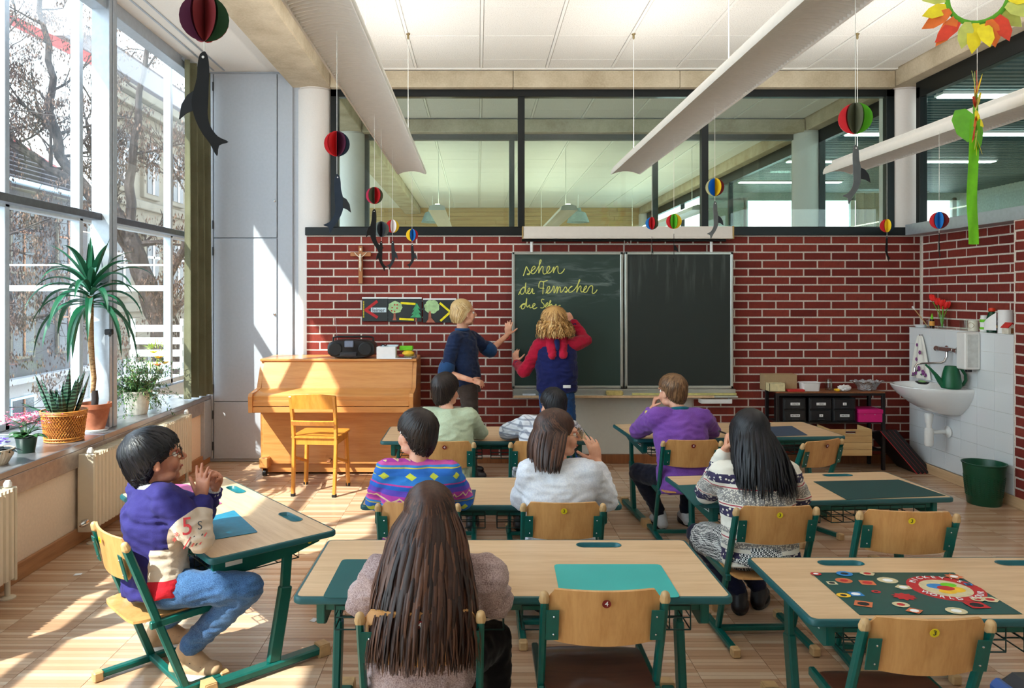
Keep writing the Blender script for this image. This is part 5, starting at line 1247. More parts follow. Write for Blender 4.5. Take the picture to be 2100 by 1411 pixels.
MB().lathe([(.001, 0), (.036, 0), (.037, .01), (.037, .11), (.026, .15), (.018, .165), (.001, .166)], n=20).out('bottle_body', plain('bottle_green', (10, 66, 40), .25), t)
MB().lathe([(.02, .163), (.027, .17), (.022, .192), (.001, .194)], n=14).out('cap', plain('cap_red', (220, 60, 30), .4), t); MB().lathe([(.0376, .035), (.0376, .055)], n=20, cap=False).out('label_band', MATS['toy_yellow'], t)
t = thing('paper_roll', 'loose white kitchen paper roll on the ledge behind the toy house', 'paper roll', (4.085, ly(2062, 4.085), ZL))
MB().lathe([(.018, 0), (.05, 0), (.05, .18), (.018, .18)], n=24).out('roll', MATS['paper_white'], t)
MB().grid(lambda u, v: V((-.05-.03*math.sin(u*2), .03+u*.10, .02+.14*v-.08*u*v)), 8, 4, .001).out('loose_sheet', MATS['paper_white'], t)
t = thing('toy_house', 'tiny cream toy house with a red roof at the end of the ledge', 'toy', (4.035, ly(2072, 4.035)+.02, ZL))
MB().box(-.03, .03, -.04, .03, 0, .05, .002).out('walls', MATS['mug_cream'], t)
MB().prism([(-.038, .048), (0, .088), (.038, .048), (.033, .045), (0, .078), (-.033, .045)], -.045, .035, Matrix(((1, 0, 0, 0), (0, 0, 1, 0), (0, 1, 0, 0), (0, 0, 0, 1)))).out('roof', MATS['toy_red'], t)
MB().prism([(-.034, .048), (0, .084), (.034, .048)], -.04, .03, Matrix(((1, 0, 0, 0), (0, 0, 1, 0), (0, 1, 0, 0), (0, 0, 0, 1)))).out('gable', MATS['mug_cream'], t)
MB().box(-.012, .014, -.043, -.04, .004, .045, .002).out('doorway', MATS['brown_wood'], t)
# waste bin
wbn = thing('waste_bin', 'dark green plastic waste bin standing by the tiled wall', 'bin', (3.835, 5.60, 0))
MB().lathe([(.001, .004), (.108, 0), (.112, .006), (.142, .30), (.150, .305), (.150, .312), (.140, .312), (.136, .30), (.106, .012), (.001, .010)], n=40).out('bin_body', plain('bin_green', (6, 74, 50), .35, var=.02), wbn)
b = MB()
for r_ in range(11):
    for k in range(26):
        a = 2*PI*k/26; z = .07+r_*.014; rr_ = .1125+(z/.30)*.03; b.box(-.003, .003, -.0055, .0055, -.003, .003, 0, Matrix.Rotation(a, 4, 'Z') @ Matrix.Translation((rr_, 0, z)))
b.out('raised_grid', MATS['bin_green'], wbn, smooth=False)['kind'] = 'stuff'
# leaning portfolios
plain('folder_black', (20, 18, 22), .5); plain('folder_red', (196, 30, 40), .5)
for i in range(4):
    x = 3.755+i*.04
    t = thing('portfolio', ('black portfolio with red edges leaning on the wall nearest to the shelf', 'second leaning black portfolio with red edging', 'third leaning black portfolio with red edging', 'black portfolio with red edges leaning nearest to the tiles')[i], 'portfolio', (x+.14, 6.585, 0.002), 0, 'portfolios leaning in the corner')
    M = Matrix.Rotation(.0, 4, 'Z') @ Matrix.Rotation(-.62, 4, 'Y') @ Matrix.Rotation(-.30, 4, 'X')
    sx_ = .02
    MM = Matrix.Translation((0, -.06+i*.004, 0)) @ M
    MB().box(-.017, .017, 0, .30, 0, .46, .002, MM).out('cover', MATS['folder_black'], t)
    MB().box(-.0175, -.012, -.003, .004, 0, .462, .001, MM).out('edge_binding', MATS['folder_red'], t)

# ================================================================ shelf unit with boxes
plain('steel_black', (24, 20, 22), .45)
sh = thing('shelf_unit', 'low dark steel shelf unit with plywood top against the brick wall', 'shelf', (3.18, 6.79, 0))
X0, X1, Y0, Y1 = -.49, .49, -.13, .135
for x in (X0+.012, X1-.012):
    for y in (Y0+.012, Y1-.012): MB().box(x-.014, x+.014, y-.014, y+.014, 0, .695, .002).out('post', MATS['steel_black'], sh)
MB().box(X0, X1, Y0, Y1, .694, .706, .002).out('top_board', MATS['brown_wood'], sh)
MB().box(X0+.02, X1-.02, Y0+.02, Y1-.02, .42, .432).out('shelf_board', MATS['steel_black'], sh)
MB().box(X0+.02, X1-.02, Y0+.02, Y1-.02, .17, .182).out('shelf_board', MATS['steel_black'], sh)
for y in (Y0, Y1-.014): MB().box(X0, X1, y, y+.014, .672, .694).out('rail', MATS['steel_black'], sh)
for i, (px, nl) in enumerate(((1627, ('CELINA', 'BETTINA')), (1680, ('NINA', 'A')), (1728, ('B', 'NICOLE')))):
    t = thing('drawer_unit', ('left black desk-tidy drawer unit on the shelf', 'middle black drawer unit on the shelf with letter A label', 'right black drawer unit on the shelf beside the pink box')[i], 'drawer unit', (ax(px, 6.7), 6.78, .433), 0, 'black drawer units')
    MB().box(-.105, .105, -.11, .10, 0, .22, .006).out('casing', MATS['black_plastic'], t)
    for k in range(2):
        d = MB().box(-.095, .095, -.118, -.10, .012+k*.105, .105+k*.105, .006).out('drawer', plain('drawer_black', (26, 28, 32), .3), t)
        w_ = .042 if len(nl[1-k]) > 1 else .016
        MB().box(-w_, w_, -.121, -.118, .048+k*.105, .072+k*.105).out('label_card', MATS['paper_white'], d)
        text(nl[1-k], .017, MATS['ink'], d, (0, -.1218, .06+k*.105), (PI/2, 0, 0), 'lettering')
        MB().box(-.03, .03, -.124, -.118, .022+k*.105, .03+k*.105, .002).out('grip', MATS['dark_grey'], d)
t = thing('pink_box', 'bright pink cardboard box with lid on the shelf', 'box', (ax(1787, 6.66), 6.74, .433))
MB().box(-.11, .10, -.08, .12, 0, .085, .002).out('box_body', plain('hot_pink', (216, 24, 120), .5, var=.02), t); MB().box(-.115, .105, -.085, .125, .078, .115, .003).out('lid', MATS['hot_pink'], t)
for x in (-.06, .03): MB().ell((x, -.086, .07), (.004, .002, .004), None, 8, 5).out('rivet', MATS['chrome'], t)
t = thing('wooden_crate', 'pale wooden crate with hand hole standing on the low shelf', 'crate', (ax(1748, 6.4), 6.53, .182))
for k in range(4): MB().box(-.185, .185, -.105, -.093, k*.058, k*.058+.056, .0015).out('board', MATS['pine'], t) if k != 3 else (MB().box(-.185, -.045, -.105, -.093, k*.058, k*.058+.056, .0015).box(.045, .185, -.105, -.093, k*.058, k*.058+.056, .0015).box(-.045, .045, -.105, -.093, k*.058, k*.058+.018).box(-.045, .045, -.105, -.093, k*.058+.042, k*.058+.056).out('board', MATS['pine'], t))
MB().box(-.185, -.173, -.093, .13, 0, .23, .001).out('side', MATS['pine'], t); MB().box(.173, .185, -.093, .13, 0, .23, .001).out('side', MATS['pine'], t)
MB().box(-.173, .173, -.093, .13, 0, .01).out('bottom', MATS['pine'], t); MB().box(-.15, .15, -.08, .1, .01, .16).out('papers', MATS['paper_white'], t)
ZT = .7065
t = tag(MB().box(-.15, .15, -.02, .09, 0, .145, .002).out('cardboard_box', plain('cardboard', (176, 150, 112), .8, var=.02), None, (ax(1604, 6.75), 6.80, ZT)), 'open brown cardboard box at the left end of the shelf top', 'box')
t = thing('cream_box', 'small cream box with open top in front of the cardboard', 'box', (ax(1594, 6.68), 6.72, ZT))
MB().box(-.072, .072, -.045, .045, 0, .004).box(-.072, .072, -.045, -.041, 0, .075).box(-.072, .072, .041, .045, 0, .075).box(-.072, -.068, -.045, .045, 0, .075).box(.068, .072, -.045, .045, 0, .075).out('box_body', plain('cream_card', (222, 208, 160), .6), t)
MB().box(-.066, .066, -.04, .04, .004, .066).out('contents', MATS['mat_slate'], t)
tag(MB().prism(rrect(-.08, .08, -.04, .04, .02), 0, .018, None, .004).out('red_folder', MATS['toy_red'], None, (ax(1629, 6.68)+.02, 6.71, ZT)), 'flat red plastic case on the shelf top', 'case')
t = thing('plastic_tub', 'white plastic food tub on the shelf top', 'tub', (ax(1661, 6.75), 6.76, ZT))
b = MB(); o1 = rrect(-.085, .085, -.05, .05, .015); b.rings([[V((p[0]*k, p[1]*k, z)) for p in o1] for k, z in ((.88, 0), (.98, .07), (1.06, .073), (1.06, .078), (.96, .077), (.86, .004))]); b.out('tub_body', MATS['white_plastic'], t)
t = tag(MB().lathe([(.036, 0), (.036, .04), (.028, .075), (.026, .10), (.001, .105), (.001, .100), (.022, .097), (.025, .07), (.033, .04), (.033, 0)], n=20).out('glass_jar', MATS['clear_glass'], None, (ax(1700, 6.8), 6.8, ZT)), 'upturned clear glass jar on the shelf top', 'jar')
t = thing('crumpled_tissue', 'crumpled white tissue with a yellow sponge on the shelf top', 'tissue', (ax(1733, 6.7), 6.72, ZT))
b = MB(); b.ell((0, 0, .025), (.06, .035, .028), None, 20, 12)
for v in b.bm.verts:
    v.co += v.co.normalized()*0.02*noise.noise(v.co*60); v.co.z = max(.001, v.co.z)
b.out('tissue', MATS['paper_white'], t, angle=15); MB().box(-.085, -.045, -.03, .02, 0, .022, .008).out('sponge_piece', MATS['toy_yellow'], t)
t = thing('foil_tray', 'shiny crumpled aluminium foil tray at the right end of the shelf top', 'tray', (ax(1778, 6.78), 6.78, ZT))
b = MB(); rs = []
for k, z in ((.55, .004), (.6, .03), (.8, .07), (1.0, .085), (1.06, .082), (.98, .088), (.76, .07), (.5, .012)):
    rs.append([V((.145*k*math.cos(a)*(1+.03*math.sin(9*a)), .085*k*math.sin(a)*(1+.04*math.sin(7*a)), z+(.006*math.sin(13*a) if z > .03 else 0))) for a in [2*PI*i/48 for i in range(48)]])
b.rings(rs); m = N('foil'); n1 = m.noise(m.coord(), 40, 4, .7); MATS['foil'] = m.bsdf(rgb(210, 214, 218), .2, 1, bump=n1, bstr=1, bdist=.02)
b.out('foil', MATS['foil'], t)

# ================================================================ plants on the sill
ZS = .6405
m = N('yucca_leaf'); vec = m.coord(); ge = m.n('NewGeometry'); MATS['yucca_leaf'] = m.bsdf(m.ramp(ge.outputs['Random Per Island'], [(0, rgb(10, 66, 44)), (.6, rgb(24, 96, 66)), (1, rgb(90, 140, 84))]), .4, Transmission_Weight=0)
m = N('snake_leaf'); vec = m.coord((1, 1, 1)); wv = m.n('TexWave', wave_type='BANDS', bands_direction='Z'); wv.inputs['Scale'].default_value = 14; wv.inputs['Distortion'].default_value = 7; m.l(vec, wv.inputs[0])
MATS['snake_leaf'] = m.bsdf(m.ramp(wv.outputs[1], [(.45, rgb(10, 44, 34)), (.75, rgb(74, 116, 92))]), .35)
m = N('terracotta'); vec = m.coord(); n1 = m.noise(vec, 14, 4); MATS['terracotta'] = m.bsdf(m.ramp(n1, [(.35, rgb(170, 96, 66)), (.7, rgb(196, 122, 88))]), .75)
plain('soil', (54, 40, 32), .95, var=.2, nscale=80)
m = N('wicker'); vec = m.coord(); MATS['wicker'] = m.bsdf(m.ramp(m.noise(vec, 60, 3), [(.35, rgb(176, 100, 30)), (.65, rgb(226, 150, 60))]), .5)
def leafstrip(b, base, d, L, w, droop, fold=.25, n=9, twist=0):
    """strap leaf: arches from base along d and droops"""
    d = V(d).normalized(); side = d.cross(V((0, 0, 1)));
    if side.length < .05: side = V((math.cos(twist), math.sin(twist), 0))
    side.normalize(); p = V(base); vs = []
    for i in range(n+1):
        t = i/n; ww = w*min(1, .35+t*2.2)*(1-t**2.4)*.5+.0006
        nrm = side.cross(d).normalized()
        vs.append((p+side*ww, p-nrm*ww*fold*2, p-side*ww))
        d = (d+V((0, 0, -droop/n*(.4+1.2*t)))).normalized(); side = (side-d*side.dot(d)).normalized(); p = p+d*L/n
    vv = [[b.bm.verts.new(q) for q in r] for r in vs]
    for i in range(n):
        for k in (0, 1): b._f((vv[i][k], vv[i][k+1], vv[i+1][k+1], vv[i+1][k]))
yu = thing('yucca_plant', 'tall yucca with drooping strap leaves in a terracotta pot on the sill', 'plant', (-2.66, 5.13, ZS))
MB().lathe([(.001, 0), (.085, 0), (.09, .006), (.092, .012), (.001, .012)], n=30).out('saucer', MATS['white_enamel'], yu)
MB().lathe([(.001, .012), (.064, .012), (.075, .05), (.094, .135), (.095, .155), (.108, .158), (.109, .19), (.102, .19), (.098, .165), (.001, .16)], n=36).out('pot', MATS['terracotta'], yu)
MB().lathe([(.001, .168), (.099, .165)], n=30).out('soil', MATS['soil'], yu)
trunk = [(.0, 0, .16), (.004, 0, .22), (.0, 0, .275)]
MB().tube(trunk, [.022, .023, .021], 12).out('stump', MATS['bark'], yu)
tp = [(-.012, 0, .26), (-.004, 0, .36), (-.018, .0, .50), (-.026, 0, .62), (-.03, 0, .76), (-.028, 0, .93)]
m = N('yucca_bark'); vec = m.coord((1, 1, 4)); n1 = m.noise(vec, 30, 4, .7); MATS['yucca_bark'] = m.bsdf(m.ramp(n1, [(.35, rgb(120, 84, 52)), (.65, rgb(196, 158, 112))]), .9, bump=n1, bstr=.8, bdist=.01)
MB().tube(tp, [.016, .017, .018, .02, .022, .02], 12).out('trunk', MATS['yucca_bark'], yu)
rr = random.Random(5)
for k in range(40):
    a = k*2.4; f = k/40; z = .86+f*.18
    up_ = .15+1.7*f**1.3; droop = 3.4*(1-f)**.6+.5
    L = rr.uniform(.46, .62)*(1-.30*f); b = MB()
    leafstrip(b, (-.028+.012*math.cos(a), .012*math.sin(a), z), (math.cos(a), math.sin(a), up_), L, rr.uniform(.046, .060), droop, n=12)
    b.out('leaf', MATS['yucca_leaf'], yu, recalc=False)
for (dx, dy, dz, L) in ((.0, 0, 1, .34), (.35, .1, 1, .36), (-.1, .1, 1, .30), (.1, -.1, 1, .28)):
    b = MB(); leafstrip(b, (-.028, 0, 1.02), (dx, dy, dz), L*.95, .052, .15); b.out('leaf', MATS['yucca_leaf'], yu, recalc=False)
sn = thing('snake_plant', 'snake plant with upright dark leaves in a wicker basket pot', 'plant', (-2.675, 4.78, ZS))
b = MB()
for k in range(46):      # diagonal weave, two directions, plus hoops
    for sgn in (1, -1):
        pts = []
        for i in range(9):
            t_ = i/8; a = 2*PI*k/46+sgn*t_*.9; r_ = .112+.02*t_+.0018*sgn*math.cos(i*PI); pts.append((r_*math.cos(a), r_*math.sin(a), .01+t_*.17))
        b.tube(pts, .0022, 4)
o = b.out('weave', MATS['wicker'], sn); o['kind'] = 'stuff'
for z in (.006, .025, .175, .185, .195): MB().tube([((.112+z*.12)*math.cos(2*PI*k/40), (.112+z*.12)*math.sin(2*PI*k/40), z) for k in range(40)], .005, 6, closed=True).out('hoop', MATS['wicker'], sn)
MB().lathe([(.001, .004), (.104, .004), (.124, .17), (.001, .17)], n=30).out('inner_pot', plain('inner_brown', (150, 90, 40), .8), sn)
for k in range(22):
    a = k*2.4+.3; r_ = .02+.055*((k*7) % 10)/10; L = rr.uniform(.16, .34); b = MB()
    leafstrip(b, (r_*math.cos(a), r_*math.sin(a), .16), (math.cos(a)*.35, math.sin(a)*.35, 1), L, rr.uniform(.045, .062), .1, .35, 8, a)
    b.out('leaf', MATS['snake_leaf'], sn, recalc=False)
b = MB(); leafstrip(b, (-.06, -.03, .17), (-1, -.3, .45), .20, .05, -.1, .35); b.out('leaf', MATS['snake_leaf'], sn, recalc=False)
# pink kalanchoe
def leafball(b, c, r, n, L, w, rr, flatten=1, minz=-1):
    for _ in range(n):
        d = V((rr.gauss(0, 1), rr.gauss(0, 1), rr.gauss(0, 1))).normalized()
        if d.z < minz: d.z = -d.z
        p = V(c)+V((d.x*r[0], d.y*r[1], d.z*r[2]))*rr.uniform(.35, 1)**.5
        leafstrip(b, p, d+V((rr.uniform(-.5, .5), rr.uniform(-.5, .5), rr.uniform(-.2, .5))), L*rr.uniform(.6, 1.2), w*rr.uniform(.7, 1.2), .8, .2, 4)
m = N('leaf_mix'); ge = m.n('NewGeometry'); MATS['leaf_mix'] = m.bsdf(m.ramp(ge.outputs['Random Per Island'], [(0, rgb(16, 58, 30)), (.5, rgb(48, 104, 44)), (1, rgb(120, 150, 70))]), .45)
m = N('petal_pink'); ge = m.n('NewGeometry'); MATS['petal_pink'] = m.bsdf(m.ramp(ge.outputs['Random Per Island'], [(0, rgb(190, 40, 90)), (.6, rgb(224, 96, 140)), (1, rgb(240, 190, 190))]), .5)
ka = thing('kalanchoe', 'small pot plant with pink flower clusters on the sill', 'plant', (-2.70, 4.42, ZS))
MB().lathe([(.001, 0), (.045, 0), (.058, .085), (.062, .09), (.055, .09), (.001, .08)], n=24).out('pot', plain('pot_darkgreen', (14, 50, 34), .4), ka)
for k in range(16):
    a = k*2.4; b = MB(); leafstrip(b, (.01*math.cos(a), .01*math.sin(a), .085+.01*(k % 4)), (math.cos(a), math.sin(a), .5+.05*(k % 3)), rr.uniform(.09, .13), .062, 1.2, .12, 6); b.out('leaf', MATS['leaf_mix'], ka, recalc=False)
b = MB()
for k in range(12): a = k*.52; b.tube([(0, 0, .09), (.04*math.cos(a), .04*math.sin(a), .15), (.08*math.cos(a*1.7), .08*math.sin(a*1.7), .2)], .002, 5)
b.out('stalks', MATS['leaf_mix'], ka)['kind'] = 'stuff'
b = MB()
for _ in range(150):
    c = V((rr.gauss(0, .055), rr.gauss(0, .055), .205+rr.gauss(0, .022)))
    for k in range(4): a = k*PI/2+rr.random(); leafstrip(b, c, (math.cos(a), math.sin(a), .5), .014, .009, .2, .1, 2)
b.out('blossoms', MATS['petal_pink'], ka, recalc=False)['kind'] = 'stuff'
# purple violet in a bowl
vi = thing('african_violet', 'purple and white violet in a ribbed cream bowl at the left edge', 'plant', (-2.69, 4.10, ZS))
MB().lathe([(.001, 0), (.07, 0), (.098, .05), (.105, .085), (.098, .085), (.001, .07)], n=60, fn=lambda r, z, a: r*(1+.02*math.cos(30*a))).out('bowl', plain('bowl_cream', (196, 176, 150), .3), vi)
for k in range(20):
    a = k*2.4; b = MB(); leafstrip(b, (.02*math.cos(a), .02*math.sin(a), .08), (math.cos(a), math.sin(a), .25), rr.uniform(.09, .14), .062, .9, .15, 6); b.out('leaf', plain('violet_leaf', (22, 40, 34), .5), vi, recalc=False)
b = MB(); b2 = MB()
for i in range(34):
    a = rr.uniform(0, 6.28); r_ = rr.uniform(0, .10); c = V((r_*math.cos(a), r_*math.sin(a), .135+rr.uniform(-.02, .02)))
    tgt = b2 if i % 5 == 0 else b
    for k in range(5): q = k*2*PI/5; leafstrip(tgt, c, (math.cos(q), math.sin(q), .5), .022, .018, .3, .1, 2)
b.out('purple_flowers', plain('violet', (92, 60, 170), .6), vi, recalc=False)['kind'] = 'stuff'
b2.out('white_flowers', plain('violet_white', (230, 214, 240), .6), vi, recalc=False)['kind'] = 'stuff'
# bushy shrub in white pot
bs_ = thing('leafy_shrub', 'bushy small-leaved plant spilling over a white ribbed pot by the curtain', 'plant', (-2.69, 5.84, ZS))
MB().lathe([(.001, 0), (.070, 0), (.078, .03), (.098, .165), (.108, .175), (.108, .185), (.096, .18), (.001, .165)], n=48, fn=lambda r, z, a: r*(1+.02*math.cos(16*a))).out('pot', plain('pot_white', (232, 222, 204), .4), bs_)
MB().lathe([(.001, .178), (.095, .172)], n=20).out('soil', MATS['terracotta'], bs_)
b = MB(); lf = MB()
for k in range(90):
    a = rr.uniform(0, 6.28); el = rr.uniform(.0, 1.3); L = rr.uniform(.18, .36)
    d = V((math.cos(a)*math.cos(el), math.sin(a)*math.cos(el)*1.3, math.sin(el)+.2)).normalized(); p = V((.03*math.cos(a), .03*math.sin(a), .17)); pts = [p.copy()]
    for i in range(7):
        d = (d+V((rr.uniform(-.25, .25), rr.uniform(-.25, .25), -.20*(1.2-el)))).normalized(); p = p+d*L/7
        if p.z < .01: p.z = .01
        if p.x < -.5: p.x = -.5
        pts.append(p.copy())
        for _ in range(7): leafstrip(lf, p+V((rr.gauss(0, .008), rr.gauss(0, .008), rr.gauss(0, .008))), V((rr.gauss(0, 1), rr.gauss(0, 1), rr.gauss(.2, 1))), rr.uniform(.014, .026), .010, .5, .2, 2)
    b.tube(pts, .0013, 4)
b.out('twigs', plain('twig', (110, 84, 60), .8), bs_)['kind'] = 'stuff'
lf.out('small_leaves', MATS['leaf_mix'], bs_, recalc=False)['kind'] = 'stuff'
ys = thing('yellow_flower_pot', 'yellow and orange flowers standing behind the bushy plant', 'plant', (-2.80, 6.32, ZS))
MB().lathe([(.001, 0), (.05, 0), (.062, .10), (.055, .10), (.001, .09)], n=24).out('pot', MATS['pale_blue_card'], ys)
b = MB()
for k in range(14): a = k*2.4; b.tube([(0, 0, .09), (.05*math.cos(a), .06*math.sin(a), .22), (.10*math.cos(a), .10*math.sin(a), .34+.02*(k % 4))], .0022, 5)
b.out('stalks', MATS['leaf_mix'], ys)['kind'] = 'stuff'
for i, (x, y, z, mt) in enumerate(((.08, -.02, .40, 'toy_yellow'), (.10, -.08, .34, 'petal_orange'), (.12, .02, .35, 'toy_yellow'), (.02, .02, .44, 'petal_yellow'))):
    b = MB()
    for k in range(9): q = k*2*PI/9; leafstrip(b, (x, y, z), (math.cos(q), math.sin(q), .7), .05, .03, .6, .1, 4)
    b.out('flower', MATS[mt], ys, recalc=False)
b = MB(); leafball(b, (.02, .05, .42), (.08, .10, .12), 160, .05, .008, rr); b.out('feathery_leaves', plain('pale_leaf', (170, 196, 90), .5), ys, recalc=False)['kind'] = 'stuff'
# scraps of paper on the floor
for i, (px, py) in enumerate(((159, 1178), (643, 1272))):
    p = onz(px, py, .002); tag(MB().prism([(-.02, -.012), (.018, -.016), (.024, .010), (-.012, .016)], 0, .001).out('paper_scrap', MATS['paper_white'], None, (p.x, p.y, .002), (0, 0, .4+i), smooth=False), ('tiny paper scrap on the floor by the left skirting', 'tiny paper scrap on the floor under the front desk')[i], 'paper scrap')
# ================================================================ people
m = N('skin'); vec = m.coord(); n1 = m.noise(vec, 18, 3)
MATS['skin'] = m.bsdf(m.ramp(n1, [(.35, rgb(214, 150, 120)), (.65, rgb(232, 176, 146))]), .5, Subsurface_Weight=.12, Subsurface_Scale=.01)
m = N('skin_tan'); vec = m.coord(); n1 = m.noise(vec, 18, 3)
MATS['skin_tan'] = m.bsdf(m.ramp(n1, [(.35, rgb(176, 112, 84)), (.65, rgb(204, 140, 110))]), .5, Subsurface_Weight=.1, Subsurface_Scale=.01)
def hairmat(name, a, b_, c):
    m = N(name); ge = m.n('NewGeometry'); v = m.coord((40, 40, 3)); n1 = m.noise(v, 3, 3)
    f = m.math('ADD', m.math('MULTIPLY', ge.outputs['Random Per Island'], .7), m.math('MULTIPLY', n1, .3))
    MATS[name] = m.bsdf(m.ramp(f, [(.1, rgb(a)), (.5, rgb(b_)), (.95, rgb(c))]), .42, spec=.4, bump=n1, bstr=.3)
hairmat('hair_brown', (28, 16, 12), (58, 34, 26), (112, 74, 54)); hairmat('hair_black', (8, 8, 12), (16, 15, 20), (34, 32, 40))
hairmat('hair_dark', (18, 13, 12), (34, 24, 22), (58, 42, 36)); hairmat('hair_mid', (70, 48, 30), (112, 80, 52), (146, 110, 76))
hairmat('hair_blond', (136, 100, 58), (204, 168, 112), (236, 214, 168)); hairmat('hair_gold', (120, 78, 40), (196, 146, 84), (240, 206, 146))
plain('eye_white', (236, 234, 230), .2); plain('iris', (50, 36, 28), .2); plain('lip', (176, 88, 80), .5); plain('sclera_dark', (20, 16, 14), .3)

def remesh(b, voxel, it=3, fac=.5, disp=None):
    me = b.mesh('tmp', False); o = bpy.data.objects.new('tmp', me); COL.objects.link(o)
    r = o.modifiers.new('r', 'REMESH'); r.mode = 'VOXEL'; r.voxel_size = voxel; r.use_smooth_shade = True
    if it: s = o.modifiers.new('s', 'SMOOTH'); s.factor = fac; s.iterations = it
    dg = bpy.context.evaluated_depsgraph_get(); out = bpy.data.meshes.new_from_object(o.evaluated_get(dg))
    bpy.data.objects.remove(o); bpy.data.meshes.remove(me)
    if disp:
        nrm = [v.normal.copy() for v in out.vertices]
        for v, n_ in zip(out.vertices, nrm): v.co = v.co+n_*disp(v.co)
    out.polygons.foreach_set('use_smooth', [True]*len(out.polygons)); out.materials.clear()
    return out
def put(me, name, mat, parent):
    me.transform(parent.matrix_basis.inverted()); me.materials.append(mat); me.name = name
    return link(name, me, None, parent)
def frame(fwd_yaw, pitch=0, roll=0):
    """yaw 0 looks along +Y, positive turns to the left (counter-clockwise from above)"""
    return Matrix.Rotation(fwd_yaw, 4, 'Z') @ Matrix.Rotation(pitch, 4, 'X') @ Matrix.Rotation(roll, 4, 'Y')
def add_head(b, M, s):
    def E(c, r, rot=None):
        L = M.to_3x3().to_4x4() @ (rot if rot else Matrix()); b.ell(M @ (V(c)*s), tuple(x*s for x in r), L, 20, 14)
    E((0, -.016, .028), (.074, .094, .080)); E((0, .018, -.035), (.060, .066, .078)); E((0, .048, -.088), (.030, .028, .022))
    for q in (-1, 1):
        E((q*.034, .055, -.035), (.030, .026, .032)); E((q*.030, .072, .022), (.024, .014, .010))
        E((q*.076, -.004, -.012), (.008, .018, .031), Matrix.Rotation(q*-.35, 4, 'Z')); E((q*.079, .002, -.030), (.007, .011, .012))
        E((q*.040, .02, -.075), (.024, .04, .022))
    b.capsule(M @ (V((0, .083, .012))*s), M @ (V((0, .106, -.024))*s), .0065*s, .010*s, 10)
    E((0, .098, -.030), (.014, .010, .007)); E((0, .080, -.055), (.020, .009, .006)); E((0, .077, -.067), (.018, .009, .006))
def hand(b, w, d, n_, side, s, curl=(.3, .3, .3, .3, .2), spread=.09, thumb=.8):
    d = V(d).normalized(); n_ = V(n_); n_ = (n_-d*n_.dot(d)).normalized(); t = (d.cross(n_) if side == 'R' else n_.cross(d)).normalized(); w = V(w)
    b.tube([w-d*.02*s, w+d*.005*s, w+d*.03*s, w+d*.06*s, w+d*.085*s, w+d*.095*s], [.020*s, .026*s, .034*s, .040*s, .038*s, .022*s], 14, True, .38, n_)
    b.ell(w+d*.03*s+t*.024*s+n_*.006*s, (.018*s, .018*s, .018*s), None, 10, 8)
    for i, (L, r) in enumerate(((.070, .0090), (.079, .0092), (.072, .0088), (.056, .0078))):
        base = w+d*(.080-.004*abs(i-1))*s+t*(.029-.0195*i)*s
        dd = (d+t*(1.5-i)*spread).normalized(); ax_ = dd.cross(n_).normalized(); c = curl[i]; p = base; rr_ = r*s
        for k, (f, bend) in enumerate(((.46, c*.6), (.30, c), (.24, c*.8))):
            dd = (dd*math.cos(bend)+n_*math.sin(bend)).normalized() if k == 0 else (Matrix.Rotation(bend, 3, ax_) @ dd)
            q = p+dd*L*f*s; b.capsule(p, q, rr_, rr_*.93, 10); p = q; rr_ *= .93
    p = w+d*.018*s+t*.024*s; dd = (t*thumb+d*.62+n_*.25).normalized()
    for L, r in ((.038, .0135), (.032, .0108), (.026, .0098)):
        q = p+dd*L*s; b.capsule(p, q, r*s, r*s*.9, 10); p = q; dd = (dd+d*.16+n_*curl[4]*.5).normalized()
def strand(b, pts, w, nrm):
    """ribbon lock through pts; nrm = list of outward normals"""
    n = len(pts); rows_ = []
    for i in range(n):
        d = (pts[min(i+1, n-1)]-pts[max(i-1, 0)]).normalized(); s_ = d.cross(nrm[i])
        if s_.length < 1e-4: s_ = V((1, 0, 0))
        s_.normalize(); t = i/(n-1); ww = w*(.35+1.3*t if t < .5 else 1.0-.85*(t-.5)*2*(t-.5)*2)*.5
        rows_.append((pts[i]-s_*ww, pts[i]+nrm[i]*ww*.45, pts[i]+s_*ww))
    vv = [[b.bm.verts.new(q) for q in r] for r in rows_]
    for i in range(n-1):
        for k in (0, 1): b._f((vv[i][k], vv[i][k+1], vv[i+1][k+1], vv[i+1][k]))
HC, HR = V((0, -.016, .030)), V((.079, .099, .086))
def scalp_ok(d, low=-.35, face=.42):
    if d.y > .25 and d.z < face-.1*abs(d.x): return False
    if d.y > -.10 and d.z < (.10 if d.y > .12 else -.12): return False
    return d.z > low*min(1, .35+max(0, -d.y)*1.4)
def nape(p, amt=1.0):
    """stretch the lower back of the hair towards the neck"""
    q = p.copy(); w = max(0, min(1, (-p.y-.005)/.04)); d = p.z-HC.z
    if d < 0: q.z = HC.z+d*(1+.7*w*amt); q.y = p.y+.004*w+min(.03, -d*.25)*w*0
    return q
